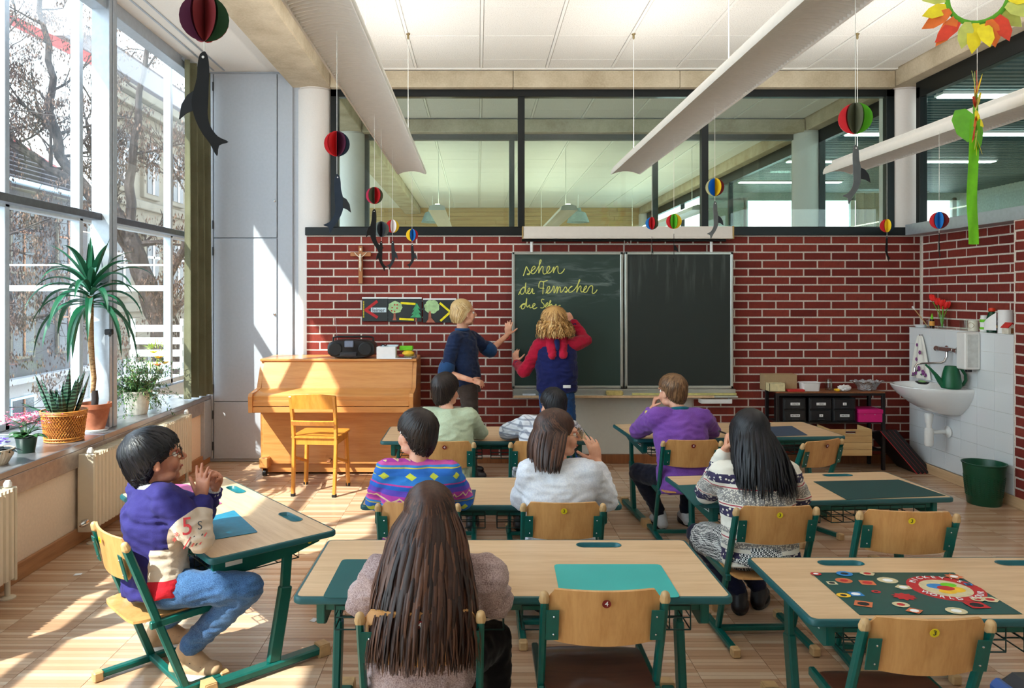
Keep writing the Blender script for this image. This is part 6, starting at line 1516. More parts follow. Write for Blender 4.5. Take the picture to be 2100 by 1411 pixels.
def short_hair(root, M, s, mat, n=900, L=.055, seed=1, puff=1.0, low=-.45, wid=.009, curly=0, name='hair', crown=(0, -.5, .86), tipout=.010):
    rr_ = random.Random(seed); b = MB(); cr = V(crown).normalized(); M3 = M.to_3x3(); R3 = HR*s*puff
    cap = MB(); cc = M @ ((HC+V((0, -.008, .008)))*s)
    cap.ell(cc, (R3.x*.985, R3.y*.955, R3.z*.97), M3.to_4x4(), 24, 16)
    Mi = M.inverted()
    for v in cap.bm.verts:
        v.co = M @ (nape((Mi @ v.co)/s)*s); v.co += (v.co-cc).normalized()*.004*noise.noise(v.co*50)
    cap.bm.verts.ensure_lookup_table()
    geo = cap.mesh('c'); b.bm.from_mesh(geo)
    k = 0
    while k < n:
        d = V((rr_.gauss(0, 1), rr_.gauss(0, 1), rr_.gauss(0, 1))).normalized()
        if not scalp_ok(d, low): continue
        k += 1; t = d-cr*d.dot(cr)
        if t.length < .02: t = V((rr_.uniform(-1, 1), rr_.uniform(-1, 1), 0))
        t.normalize(); q = d.copy(); pts = []; nr = []; ll = L*rr_.uniform(.7, 1.25); off = rr_.uniform(1.0, 1.06)
        for i in range(5):
            f = i/4; wob = V((rr_.uniform(-1, 1), rr_.uniform(-1, 1), rr_.uniform(-1, 1)))*(.22+curly)*f
            P = V((q.x*R3.x, q.y*R3.y, q.z*R3.z))*(off+tipout*4*f*f*rr_.uniform(.2, 1)/1)
            pts.append(M @ (nape((HC*s+P)/s)*s)); nr.append((M3 @ V((q.x/HR.x, q.y/HR.y, q.z/HR.z))).normalized())
            t2 = (t+V((0, 0, -.25))+wob); t2 = (t2-q*t2.dot(q)).normalized(); q = (q+t2*(ll/4)/.085).normalized()
        strand(b, pts, wid*rr_.uniform(.7, 1.3), nr)
    return b.out(name, mat, root, world=True, recalc=False, angle=60)
def long_hair(root, M, s, mat, end, xax, rx, ry, n=500, A=2.2, seed=2, wid=.011, wave=.0, jit=.03, puff=1.0, mid=None, part=0.0):
    """end: world point under the nape the hair falls to; xax: shoulder axis"""
    rr_ = random.Random(seed); b = MB(); M3 = M.to_3x3(); R3 = HR*s*puff; xax = V(xax).normalized(); bk = V((0, 0, 1)).cross(xax).normalized()*-1
    if (M3 @ V((0, -1, 0))).dot(bk) < 0: bk = -bk
    cap = MB(); cap.ell(M @ ((HC+V((0, -.010, .008)))*s), (R3.x*.985, R3.y*.955, R3.z*.97), M3.to_4x4(), 24, 16); b.bm.from_mesh(cap.mesh('c'))
    for k in range(n):
        a = rr_.uniform(-A, A); layer = rr_.uniform(0, 1); th0 = rr_.uniform(.08, 1.1)
        pts = []; nr = []
        for i in range(5):
            th = th0+(1.62-th0)*i/4
            aa = a*(.55+.45*i/4)
            q = V((math.sin(aa)*math.sin(th), -math.cos(aa)*math.sin(th), math.cos(th)))
            pts.append(M @ (HC*s+V((q.x*R3.x, q.y*R3.y, q.z*R3.z))*(1.01+.05*layer))); nr.append((M3 @ q).normalized())
        p4 = pts[-1]; e = V(end)+xax*math.sin(a)*rx*(.75+.3*layer)+bk*math.cos(a*.8)*ry*(.6+.5*layer)
        e.z = end[2]+rr_.uniform(-jit, jit)+(.05*abs(math.sin(a)))*0; dv = e-p4; ph = rr_.uniform(0, 6)
        N_ = 9
        for i in range(1, N_+1):
            f = i/N_; hx = f**.75 if mid is None else f**mid
            p = V((p4.x+dv.x*hx, p4.y+dv.y*hx, p4.z+dv.z*f)); out_ = (xax*math.sin(a)+bk*math.cos(a*.8)).normalized()
            p += out_*(.012*math.sin(f*PI)+wave*math.sin(f*9+ph))+xax*wave*.6*math.cos(f*8+ph)
            pts.append(p); nr.append(out_)
        strand(b, pts, wid*rr_.uniform(.7, 1.4), nr)
    return b.out('hair', mat, root, world=True, recalc=False, angle=60)
def glasses(root, M, s, mat):
    b = MB()
    for q in (-1, 1):
        c = V((q*.033, .104, .0)); b.tube([M @ ((c+V((.024*math.cos(a), -.004*abs(math.cos(a)), .021*math.sin(a))))*s) for a in [2*PI*k/24 for k in range(24)]], .0016, 6, closed=True)
        b.tube([M @ (V((q*.057, .10, .006))*s), M @ (V((q*.079, .05, .006))*s), M @ (V((q*.084, -.005, .004))*s), M @ (V((q*.082, -.02, -.014))*s)], .0014, 6)
    b.tube([M @ (V((-.009, .104, .004))*s), M @ (V((0, .107, .008))*s), M @ (V((.009, .104, .004))*s)], .0015, 6)
    g = b.out('glasses', mat, root, world=True); q0 = g
    b = MB()
    for q in (-1, 1): b.lathe([(.0005, 0), (.023*s, 0), (.023*s, .001), (.0005, .001)], M @ (V((q*.033, .103, 0))*s), 20, M.to_3x3().to_4x4() @ Matrix.Rotation(-PI/2, 4, 'X'))
    o = b.out('lens', MATS['clear_glass'], root, world=True); o.parent = g
    return g
def face_bits(root, M, s, brow='hair_dark'):
    for q in (-1, 1):
        e = MB(); c = M @ (V((q*.031, .0702, -.001))*s); e.ell(c, (.0105*s,)*3, None, 14, 10); eye = e.out('eye', MATS['eye_white'], root, world=True)
        i_ = MB(); i_.ell(M @ (V((q*.031, .0780, -.001))*s), (.0055*s, .0036*s, .0055*s), M.to_3x3().to_4x4(), 12, 8); io = i_.out('iris', MATS['iris'], root, world=True); io.parent = eye; KIDS.setdefault(eye.name, []).append(io)
        MB().tube([M @ (V((q*x, y, z))*s) for x, y, z in ((.014, .088, .020), (.028, .0895, .026), (.046, .078, .021))], .0028*s, 6, flat=.6).out('eyebrow', MATS[brow], root, world=True)
        MB().tube([M @ (V((q*x, y, z))*s) for x, y, z in ((.019, .0805, .002), (.031, .0830, .009), (.044, .0765, .003))], .0030*s, 6, flat=.6).out('eyelid', MATS['lip'], root, world=True)
    MB().tube([M @ (V((x, y, z))*s) for x, y, z in ((-.020, .082, -.060), (-.008, .0895, -.058), (0, .0895, -.059), (.008, .0895, -.058), (.020, .082, -.060))], [.0015*s, .0034*s, .0032*s, .0034*s, .0015*s], 8).out('lips', MATS['lip'], root, world=True)
def fold(sc=9, amp=.007, seed=0, fine=.003):
    o = V((seed*3.1, seed*1.7, seed*.9))
    def f(co):
        a = noise.noise(co*sc+o); b_ = noise.noise(V((co.x*sc*1.3, co.y*sc*1.3, co.z*sc*3.4))+o)
        return amp*a+amp*.9*(abs(b_)*-2+.5)+fine*noise.noise(co*sc*4+o)
    return f
def shoe(root, ank, toe, mat, s=1, name='shoe'):
    ank = V(ank); toe = V(toe); d = toe-V((ank.x, ank.y, toe.z)); d.z = 0; d.normalize(); L = .20*s; heel = V((ank.x, ank.y, 0))-d*.055*s
    b = MB(); base = min(ank.z-.045*s, toe.z) if toe.z < .2 else toe.z
    zz = max(base, .035*s)
    p0 = heel+V((0, 0, zz)); b.capsule(p0+d*.03*s, p0+d*(L-.035*s), .036*s, .036*s, 14, .8); b.capsule(p0+d*.02*s, ank+V((0, 0, .0)), .038*s, .040*s, 12); b.capsule(ank, p0+d*.13*s+V((0, 0, .01)), .036*s, .030*s, 12)
    sh_ = put(remesh(b, .006, 3), name, mat, root)
    so_ = MB(); side = V((-d.y, d.x, 0)); pts = []
    for i in range(24):
        a = 2*PI*i/24; pts.append(p0+d*(L/2-.003)*1.0+d*math.cos(a)*(L/2+.008*s)+side*math.sin(a)*(.043*s)*(1+.1*math.cos(a)))
    z0 = zz-.034*s
    so_.rings([[V((p.x, p.y, z0)) for p in pts], [V((p.x, p.y, z0+.018*s)) for p in pts]]); o = so_.out('sole', MATS['white_plastic'] if mat.name.startswith('sneaker') else MATS['black_plastic'], root, world=True)
    o.parent = sh_; o.matrix_parent_inverse = Matrix(); KIDS.setdefault(sh_.name, []).append(o)
    for k in range(3):
        c = p0+d*(.085+.022*k)*s; z_ = .047*s-.006*k*s
        l_ = MB().tube([c+side*.028*s*q+V((0, 0, z_-abs(q)**2*.018*s-.004)) for q in (-1, -.6, 0, .6, 1)], .0045*s, 6).out('lace', MATS['ink' if not mat.name.startswith('shoe_dark') else 'black_plastic'], root, world=True); l_.parent = sh_
    return sh_
def person(label, group, P, Nk, H, yaw, pitch, roll, hs, sh, arms, legs, top, bottom, skin='skin', hair=None, k=1.0, vox=.0055, sleeve='long', baggy=1.0, hem=.10, face=True, skirt=None, brow='hair_dark', cuff=None, collar=None, shoes=('shoe_dark', 1), tops=None, toprad=None, foldamp=.007, bodyrot=None):
    """sh: (S_left, S_right) world; arms: dict L/R -> (elbow, wrist, handdir, palmnormal, curl); legs: list of (hip, knee, ankle, toe)"""
    P, Nk, H = V(P), V(Nk), V(H); SL, SR = V(sh[0]), V(sh[1]); xax = (SR-SL); xax.normalize()
    root = thing('person', label, 'person', (P.x, P.y, 0), 0, group)
    M = Matrix.Translation(H) @ frame(yaw, pitch, roll)
    up = (Nk-P).normalized(); fw = up.cross(xax)*1.0; fw.normalize(); xx = fw.cross(up)*-1; xx = xax-(up*xax.dot(up)); xx.normalize(); fw = up.cross(xx).normalized()
    T = (Nk-P).length
    def ring(t, rx, ry, off=0, nn=24):
        c = P+up*T*t+fw*off; return [c+xx*math.cos(2*PI*i/nn)*rx+fw*math.sin(2*PI*i/nn)*ry for i in range(nn)]
    # one continuous body
    b = MB(); add_head(b, M, hs)
    b.capsule(M @ (V((0, -.022, -.06))*hs), Nk-up*.02, .046*hs, .050*hs, 14)
    hw_ = (SR-SL).length/2
    b.rings([ring(-.02, .115*k, .08*k), ring(.1, .125*k, .085*k), ring(.45, .11*k, .075*k), ring(.75, .13*k, .085*k), ring(.92, .09*k, .06*k), ring(.98, .05*k, .045*k)])
    for sd, S in (('L', SL), ('R', SR)):
        E, W, hd, pn_, cu = arms[sd]; E, W = V(E), V(W)
        b.capsule(P.lerp(Nk, .88), S, .05*k, .045*k, 12); b.capsule(S, E, .040*k, .032*k, 12); b.capsule(E, W, .033*k, .022*k, 12)
        hand(b, W, hd, pn_, sd, .88*k, cu)
    for (hp, kn, an, toe) in legs:
        b.capsule(hp, kn, .066*k, .045*k, 12); b.capsule(kn, an, .045*k, .030*k, 12)
    put(remesh(b, vox, 2, .45), 'body', MATS[skin], root)
    if face: face_bits(root, M, hs, brow)
    # upper garment
    bb_ = baggy; rad = toprad or (.150, .155, .150, .148, .155, .150, .115, .066)
    g = MB(); tt = (-hem/T*1.0, .0, .2, .4, .6, .78, .93, 1.0)
    g.rings([ring(t, rx*bb_*k, rx*bb_*k*(.68 if i < 6 else .66 if i < 7 else .9), 0) for i, (t, rx) in enumerate(zip(tt, rad))])
    for sd, S in (('L', SL), ('R', SR)):
        E, W = V(arms[sd][0]), V(arms[sd][1])
        g.capsule(P.lerp(Nk, .84), S, .075*bb_*k, .062*bb_*k, 14); g.capsule(S, E, .060*bb_*k, .050*bb_*k, 14)
        if sleeve == 'long': g.capsule(E, E.lerp(W, .86), .050*bb_*k, .036*bb_*k, 14)
        elif sleeve == 'elbow': g.capsule(S.lerp(E, .7), S.lerp(E, .93), .060*bb_*k, .062*bb_*k, 14)
    garment = put(remesh(g, .0085, 4, .5, fold(9, foldamp, sum(map(ord, label)) % 17)), tops or 'sweater', MATS[top], root)
    if cuff:
        for sd in 'LR':
            E, W = V(arms[sd][0]), V(arms[sd][1]); MB().capsule(E.lerp(W, .80), E.lerp(W, .94), .033*k, .030*k, 12).out('cuff', MATS[cuff], root, world=True)
    if collar:
        c_ = Nk+up*.004; MB().tube([c_+xx*math.cos(2*PI*i/20)*.058*k+fw*(math.sin(2*PI*i/20)*.052*k)+up*.006*math.sin(2*PI*i/20)*-1 for i in range(20)], .014*k, 8, closed=True).out('collar', MATS[collar], root, world=True)
    # trousers / skirt
    g = MB(); low = -.045/T if P.z < .6 else -.10/T
    g = MB(); g.rings([ring(low, .120*k, .10*k), ring(low*.4, .138*k, .105*k), ring(.10, .130*k, .095*k), ring(.22, .12*k, .085*k)])
    for (hp, kn, an, toe) in legs:
        hp, kn, an = V(hp), V(kn), V(an)
        g.capsule(hp, kn, .082*k, .060*k, 14); g.capsule(kn, kn.lerp(an, .92), .060*k, (.062 if skirt == 'wide' else .048)*k, 14)
    put(remesh(g, .0085, 4, .5, fold(10, .006, 3+sum(map(ord, label)) % 11)), 'trousers' if not (skirt and skirt != 'wide') else 'tights', MATS[bottom], root)
    if skirt and skirt != 'wide':
        g = MB(); g.rings([ring(low, .150*k, .135*k), ring(low*.3, .165*k, .135*k), ring(.12, .145*k, .11*k), ring(.25, .13*k, .095*k)])
        for (hp, kn, an, toe) in legs: g.capsule(V(hp), V(hp).lerp(V(kn), .78), .098*k, .085*k, 14)
        put(remesh(g, .0085, 4, .5, fold(8, .006, 5)), 'skirt', MATS[skirt], root)
    for (hp, kn, an, toe) in legs: shoe(root, an, toe, MATS[shoes[0]], k*shoes[1])
    root['_x'] = 1; del root['_x']
    return root, M, xx, fw
# ---------------------------------------------------------------- cloth materials
fabric('marl_pink', (196, 172, 168), (120, 92, 92), 260, bstr=.8)
fabric('navy_trousers', (26, 28, 44)); fabric('black_trousers', (24, 22, 26)); fabric('brown_trousers', (70, 58, 52), (48, 40, 36))
fabric('jeans_blue', (74, 112, 158), (38, 66, 108), 300, big=7); fabric('jeans_dark', (38, 84, 140), (20, 48, 92), 300, big=7)
fabric('pale_green_shirt', (196, 208, 178), (176, 190, 160), 200, bstr=.15); fabric('purple_sweat', (134, 84, 176), (104, 60, 146), 400); fabric('denim_shirt', (30, 46, 80), (18, 28, 54), 300)
fabric('denim_light', (40, 78, 124), (26, 56, 96), 300); fabric('white_shirt', (232, 234, 240), (208, 212, 224), 150, bstr=.15); fabric('teal_collar', (20, 110, 130)); fabric('white_cuff', (214, 214, 216), (170, 170, 176), 300); fabric('crimson', (190, 24, 58), (140, 14, 42)); fabric('navy_sweat', (26, 34, 92), (16, 22, 62))
fabric('navy_deep', (20, 24, 56), (12, 14, 36))
plain('shoe_dark', (30, 26, 28), .5); plain('sneaker_beige', (196, 160, 124), .7, var=.05); plain('shoe_white', (210, 210, 210), .6)
# checked shirt
m = N('check_shirt'); sx = m.n('SeparateXYZ'); m.l(m.coord(), sx.inputs[0])
def stripes(m, o, f, a, b_): return m.ramp(m.math('FRACT', m.math('MULTIPLY', o, f)), [(a, (0, 0, 0, 1)), (b_, (1, 1, 1, 1))])
s1 = m.math('LESS_THAN', m.math('FRACT', m.math('MULTIPLY', sx.outputs[2], 26)), .28); s2 = m.math('LESS_THAN', m.math('FRACT', m.math('MULTIPLY', m.math('ADD', sx.outputs[0], sx.outputs[1]), 22)), .22)
c = m.mix(m.math('MULTIPLY', s1, .75), rgb(214, 216, 222), rgb(120, 126, 142)); c = m.mix(m.math('MULTIPLY', s2, .6), c, rgb(110, 116, 136)); MATS['check_shirt'] = m.bsdf(c, .85)
# houndstooth-like skirt
m = N('houndstooth'); ch = m.n('TexChecker'); ch.inputs['Scale'].default_value = 150; m.l(m.coord(rot=(.1, .1, .4)), ch.inputs[0]); ch.inputs['Color1'].default_value = rgb(226, 228, 226); ch.inputs['Color2'].default_value = rgb(24, 34, 44); MATS['houndstooth'] = m.bsdf(ch.outputs[0], .9)
def bands(m, z, stops):
    r = m.n('ValToRGB'); r.color_ramp.interpolation = 'CONSTANT'; e = r.color_ramp.elements
    while len(e) < len(stops): e.new(.5)
    for i, (p, c) in enumerate(stops): e[i].position = p; e[i].color = rgb(c) if isinstance(c[0], int) else c
    m.l(z, r.inputs[0]); return r.outputs[0]
# patterned blue/pink sweater: bands repeat every .19 m down the body
m = N('zigzag_sweater'); sx = m.n('SeparateXYZ'); m.l(m.coord(), sx.inputs[0]); z = sx.outputs[2]
xa = m.math('ADD', sx.outputs[0], m.math('MULTIPLY', sx.outputs[1], .6))
zf = m.math('FRACT', m.math('MULTIPLY', m.math('ADD', z, .02), 5.6))
base = bands(m, zf, [(0, (30, 96, 190)), (.10, (196, 60, 150)), (.14, (44, 120, 200)), (.34, (40, 108, 196)), (.52, (206, 190, 60)), (.55, (50, 130, 205)), (.60, (206, 84, 160)), (.66, (180, 60, 160)), (.86, (96, 70, 180))])
tri = m.math('ABSOLUTE', m.math('SUBTRACT', m.math('FRACT', m.math('MULTIPLY', xa, 17)), .5))
zig = m.math('LESS_THAN', m.math('ABSOLUTE', m.math('SUBTRACT', m.math('SUBTRACT', zf, .69), m.math('MULTIPLY', tri, .24))), .022)
tri2 = m.math('ABSOLUTE', m.math('SUBTRACT', m.math('FRACT', m.math('MULTIPLY', xa, 9)), .5))
dia = m.math('LESS_THAN', m.math('ADD', m.math('MULTIPLY', tri2, 1.0), m.math('MULTIPLY', m.math('ABSOLUTE', m.math('SUBTRACT', zf, .34)), 2.2)), .20)
c = m.mix(zig, base, rgb(226, 196, 150)); c = m.mix(dia, c, rgb(206, 214, 70)); MATS['zigzag_sweater'] = m.bsdf(c, .9, bump=m.noise(m.coord(), 260, 2), bstr=.4)
# nordic sweater
m = N('nordic_sweater'); sx = m.n('SeparateXYZ'); m.l(m.coord(), sx.inputs[0]); z = sx.outputs[2]
vo = m.n('TexVoronoi'); vo.inputs['Scale'].default_value = 55; m.l(m.coord(), vo.inputs['Vector'])
v3 = m.n('TexVoronoi'); v3.inputs['Scale'].default_value = 130; m.l(m.coord(), v3.inputs['Vector'])
zf = m.math('DIVIDE', m.math('SUBTRACT', z, .34), .46)
W_, X_ = (1., 1., 1., 1.), (0., 0., 0., 1.)
flor = bands(m, zf, [(0, X_), (.10, W_), (.20, X_), (.52, W_), (.62, X_), (.84, W_), (.93, X_)])
dots = bands(m, zf, [(0, X_), (.24, W_), (.30, X_), (.36, W_), (.42, X_), (.66, W_), (.79, X_)])
lines = bands(m, zf, [(0, X_), (.315, W_), (.325, X_), (.635, W_), (.645, X_), (.80, W_), (.812, X_)])
c = m.mix(m.math('MULTIPLY', flor, m.math('GREATER_THAN', vo.outputs[0], .32)), rgb(232, 228, 216), rgb(56, 50, 84))
c = m.mix(m.math('MULTIPLY', dots, m.math('MULTIPLY', m.math('GREATER_THAN', v3.outputs[0], .42), .75)), c, rgb(92, 90, 100))
c = m.mix(lines, c, rgb(176, 70, 84)); MATS['nordic_sweater'] = m.bsdf(c, .92, bump=m.noise(m.coord(), 220, 2), bstr=.5)
UP, DN, FW = (0, 0, 1), (0, 0, -1), (0, 1, 0)
RELAX = (.35, .4, .45, .5, .3); FIST = (1.15, 1.2, 1.2, 1.2, .6)
GP = 'pupils sitting at the desks'
# 1 long-haired girl in front
r, M, xx, fw = person('long brown-haired pupil in pink-grey knitted sweater seen from behind, front centre', GP, (-.18, 2.31, .40), (-.145, 2.335, .735), (-.155, 2.375, .868), .05, -.12, 0, .96,
    ((-.305, 2.33, .695), (.025, 2.33, .695)), {'L': ((-.375, 2.37, .60), (-.24, 2.56, .64), (.6, .8, 0), DN, RELAX), 'R': ((.055, 2.37, .60), (-.03, 2.57, .64), (-.5, .85, 0), DN, RELAX)},
    [((-.25, 2.36, .38), (-.28, 2.66, .385), (-.27, 2.62, .09), (-.27, 2.75, .03)), ((-.09, 2.36, .38), (.06, 2.58, .385), (.07, 2.50, .09), (.10, 2.66, .03))],
    'marl_pink', 'black_trousers', baggy=1.12, k=.98, foldamp=.010, hem=.09, face=False)
long_hair(r, M, .97, MATS['hair_brown'], (-.165, 2.165, .515), xx, .160, .060, n=900, A=2.3, seed=4, wid=.014, wave=.006, jit=.028, mid=.62)
# 3 patterned sweater
r, M, xx, fw = person('pupil with dark bobbed hair in blue and pink zigzag sweater, middle row left', GP, (-.285, 3.41, .40), (-.275, 3.44, .80), (-.29, 3.475, .93), .85, 0, 0, .95,
    ((-.415, 3.43, .755), (-.14, 3.43, .755)), {'L': ((-.485, 3.53, .60), (-.38, 3.72, .572), (.5, .8, 0), DN, RELAX), 'R': ((-.075, 3.55, .60), (-.17, 3.74, .572), (-.5, .8, 0), DN, RELAX)},
    [((-.35, 3.44, .38), (-.37, 3.76, .36), (-.36, 3.74, .08), (-.36, 3.88, .03)), ((-.21, 3.44, .38), (-.20, 3.76, .36), (-.2, 3.74, .08), (-.2, 3.88, .03))],
    'zigzag_sweater', 'navy_trousers', baggy=1.08, face=True, vox=.006)
short_hair(r, M, .96, MATS['hair_dark'], 1300, .085, 3, 1.07, low=-.95, wid=.011)
# 4 pale green
r, M, xx, fw = person('boy with dark hair in pale green shirt facing the teacher, back row left', GP, (-.19, 4.71, .41), (-.195, 4.80, .835), (-.21, 4.85, .955), -.55, 0, .05, .95,
    ((-.33, 4.79, .79), (-.06, 4.79, .785)), {'L': ((-.37, 4.95, .655), (-.26, 5.13, .632), (.5, .8, 0), DN, RELAX), 'R': ((.015, 4.98, .655), (-.10, 5.14, .632), (-.6, .7, 0), DN, RELAX)},
    [((-.26, 4.75, .38), (-.28, 5.08, .37), (-.27, 5.06, .08), (-.27, 5.2, .03)), ((-.12, 4.75, .38), (-.06, 5.06, .37), (-.04, 5.0, .08), (-.02, 5.15, .03))],
    'pale_green_shirt', 'black_trousers', baggy=1.08, vox=.0065, tops='shirt')
short_hair(r, M, .97, MATS['hair_dark'], 1100, .06, 8, 1.05, low=-.8, tipout=.014)
# 5 checked shirt
r, M, xx, fw = person('boy with red ear in grey checked shirt leaning forward, back row by the writing girl', GP, (.38, 4.71, .41), (.46, 4.84, .765), (.50, 4.93, .845), .45, -.15, 0, .94,
    ((.32, 4.82, .735), (.585, 4.83, .72)), {'L': ((.19, 4.98, .655), (.34, 5.12, .632), (.7, .5, 0), DN, RELAX), 'R': ((.66, 4.98, .655), (.53, 5.14, .632), (-.6, .7, 0), DN, RELAX)},
    [((.31, 4.75, .38), (.28, 5.06, .37), (.28, 5.0, .08), (.28, 5.15, .03)), ((.45, 4.75, .38), (.46, 5.06, .37), (.45, 5.0, .08), (.45, 5.15, .03))],
    'check_shirt', 'brown_trousers', baggy=1.08, vox=.0065, tops='shirt')
short_hair(r, M, .96, MATS['hair_black'], 1100, .055, 9, 1.04, low=-.75, tipout=.014)
# 6 girl with glasses
r, M, xx, fw = person('girl with shoulder-length brown hair, glasses and white blouse turning to the right', GP, (.38, 3.41, .41), (.375, 3.45, .795), (.385, 3.49, .925), -1.5, 0, 0, .95,
    ((.245, 3.43, .755), (.51, 3.43, .755)), {'L': ((.21, 3.54, .60), (.31, 3.72, .572), (.5, .8, 0), DN, RELAX), 'R': ((.62, 3.53, .60), (.585, 3.61, .765), (-.25, .1, 1), (-.4, 1, 0), (.3, .35, .4, .45, .2))},
    [((.31, 3.44, .38), (.31, 3.76, .36), (.31, 3.74, .08), (.31, 3.88, .03)), ((.45, 3.44, .38), (.46, 3.76, .36), (.46, 3.74, .08), (.46, 3.88, .03))],
    'white_shirt', 'jeans_blue', baggy=1.1, vox=.005, tops='blouse', brow='hair_brown')
long_hair(r, M, .97, MATS['hair_brown'], (.355, 3.45, .79), (.15, -.99, 0), .12, .11, n=620, A=1.95, seed=6, wid=.012, jit=.02, puff=1.06)
glasses(r, M, .97, plain('wire_gold', (150, 120, 80), .3, metal=.8))
# 7 boy in purple
r, M, xx, fw = person('boy with light brown hair in purple sweatshirt resting his head on his fist', GP, (1.33, 4.76, .41), (1.315, 4.84, .825), (1.285, 4.895, .945), .55, -.05, -.08, .96,
    ((1.165, 4.83, .775), (1.465, 4.83, .775)), {'L': ((1.095, 5.05, .655), (1.175, 4.975, .815), (.25, -.15, 1), (.9, -.2, -.2), FIST), 'R': ((1.60, 5.05, .655), (1.46, 5.20, .635), (-.8, .5, 0), DN, RELAX)},
    [((1.26, 4.80, .38), (1.085, 5.02, .38), (1.24, 5.02, .09), (1.22, 5.16, .03)), ((1.41, 4.8, .38), (1.46, 5.10, .37), (1.44, 5.10, .08), (1.44, 5.24, .03))],
    'purple_sweat', 'navy_trousers', baggy=1.16, vox=.0055, collar='teal_collar', shoes=('shoe_white', 1), tops='sweatshirt', brow='hair_mid')
short_hair(r, M, .97, MATS['hair_mid'], 1200, .045, 12, 1.02, low=-.72)
E_, W_2 = V((1.095, 5.05, .655)), V((1.175, 4.975, .815)); c_ = E_.lerp(W_2, .84); d_ = (W_2-E_).normalized()
wt = MB().cyl(c_-d_*.010, c_+d_*.010, .029, .028, 18).out('watch', MATS['teal_collar'], r, world=True)
MB().cyl(c_+V((-.022, -.022, 0)), c_+V((-.030, -.030, .002)), .016, .016, 16).out('dial', plain('watch_gold', (220, 200, 90), .3), r, world=True)
# 8 black-haired girl
r, M, xx, fw = person('girl with long black hair, cream nordic sweater and houndstooth skirt, middle row right', GP, (1.285, 3.36, .41), (1.275, 3.41, .795), (1.262, 3.465, .935), .30, -.03, .05, .96,
    ((1.135, 3.40, .755), (1.415, 3.40, .755)), {'L': ((1.135, 3.67, .60), (1.195, 3.575, .83), (.15, -.15, 1), (.8, -.3, 0), (.9, .8, .9, 1.0, .3)), 'R': ((1.52, 3.50, .62), (1.43, 3.72, .585), (-.5, .8, 0), DN, RELAX)},
    [((1.22, 3.42, .39), (1.11, 3.72, .37), (1.31, 3.70, .09), (1.36, 3.83, .03)), ((1.36, 3.42, .39), (1.27, 3.74, .37), (1.43, 3.76, .09), (1.50, 3.88, .03))],
    'nordic_sweater', 'navy_deep', baggy=1.14, vox=.005, skirt='houndstooth', hem=.05)
long_hair(r, M, .98, MATS['hair_black'], (1.30, 3.34, .70), xx, .135, .075, n=760, A=2.2, seed=7, wid=.012, wave=.003, jit=.045, mid=.8)
tag(MB().cyl((1.16, 3.56, .925), (1.225, 3.585, .90), .004, .004, 8).out('pen', MATS['ink'], None), 'dark pen held up in the hand of the black-haired girl', 'pen')
# 9 teacher
r, M, xx, fw = person('woman with blond bob in dark denim shirt standing at the left edge of the chalkboard', None, (-.09, 6.42, .83), (-.135, 6.44, 1.275), (-.118, 6.445, 1.425), -1.25, .03, 0, 1.02,
    ((-.06, 6.585, 1.20), (-.195, 6.315, 1.20)), {'L': ((.11, 6.66, 1.08), (.27, 6.745, 1.215), (.12, .22, 1), (.1, 1, 0), (.08, .05, .08, .12, .1)), 'R': ((-.275, 6.25, .925), (-.055, 6.20, .865), (1, .05, -.25), (0, .6, -.8), (.5, .55, .6, .65, .3))},
    [((-.09, 6.50, .78), (-.07, 6.53, .43), (-.09, 6.54, .08), (.05, 6.56, .03)), ((-.08, 6.36, .78), (-.05, 6.33, .43), (-.07, 6.33, .08), (.07, 6.34, .03))],
    'denim_shirt', 'brown_trousers', baggy=1.05, k=1.0, vox=.0055, sleeve='elbow', tops='shirt', hem=.05, collar='denim_light', skirt='wide', foldamp=.010, brow='hair_mid', toprad=(.125, .145, .150, .148, .150, .145, .11, .06))
long_hair(r, M, 1.04, MATS['hair_blond'], (-.165, 6.43, 1.345), (0.3, -1, 0), .082, .055, n=480, A=2.1, seed=9, wid=.010, jit=.012)
for a_, b_ in ((V((-.195, 6.315, 1.20)), V((-.275, 6.25, .925))), (V((-.06, 6.585, 1.20)), V((.11, 6.66, 1.08)))): MB().capsule(a_.lerp(b_, .84), a_.lerp(b_, 1.0), .070, .066, 16).out('rolled_cuff', MATS['denim_light'], r, world=True)
MB().tube([V((.262, 6.74, 1.197))+V((.03*math.cos(a), .012*math.sin(a)-.0, .022*math.sin(a))) for a in [2*PI*k/16 for k in range(16)]], .004, 6, closed=True).out('bracelet', MATS['poster_red'], r, world=True)
# 10 girl at the board
r, M, xx, fw = person('curly golden-haired girl in navy hooded sweatshirt with crimson sleeves writing on the chalkboard', None, (.69, 6.42, .77), (.68, 6.46, 1.20), (.668, 6.50, 1.34), -.15, .05, .08, 1.0,
    ((.545, 6.45, 1.14), (.815, 6.45, 1.14)), {'L': ((.405, 6.47, .905), (.345, 6.70, .965), (-.05, .35, 1), (.5, 1, 0), (.25, .3, .35, .4, .2)), 'R': ((.955, 6.54, 1.18), (.855, 6.70, 1.345), (-.55, .25, .8), (-.2, 1, -.2), (.7, .8, .9, 1.0, .4))},
    [((.61, 6.42, .72), (.61, 6.44, .40), (.60, 6.42, .08), (.58, 6.58, .03)), ((.76, 6.42, .72), (.80, 6.46, .40), (.88, 6.44, .08), (.92, 6.60, .03))],
    'crimson', 'jeans_dark', baggy=1.12, toprad=(.10, .11, .11, .11, .11, .105, .085, .05), vox=.006, tops='sleeves', hem=.02, k=1.0, shoes=('shoe_white', 1), brow='hair_gold')
P_g, N_g = V((.69, 6.42, .77)), V((.68, 6.46, 1.20)); up_ = (N_g-P_g).normalized(); T_ = (N_g-P_g).length; g = MB()
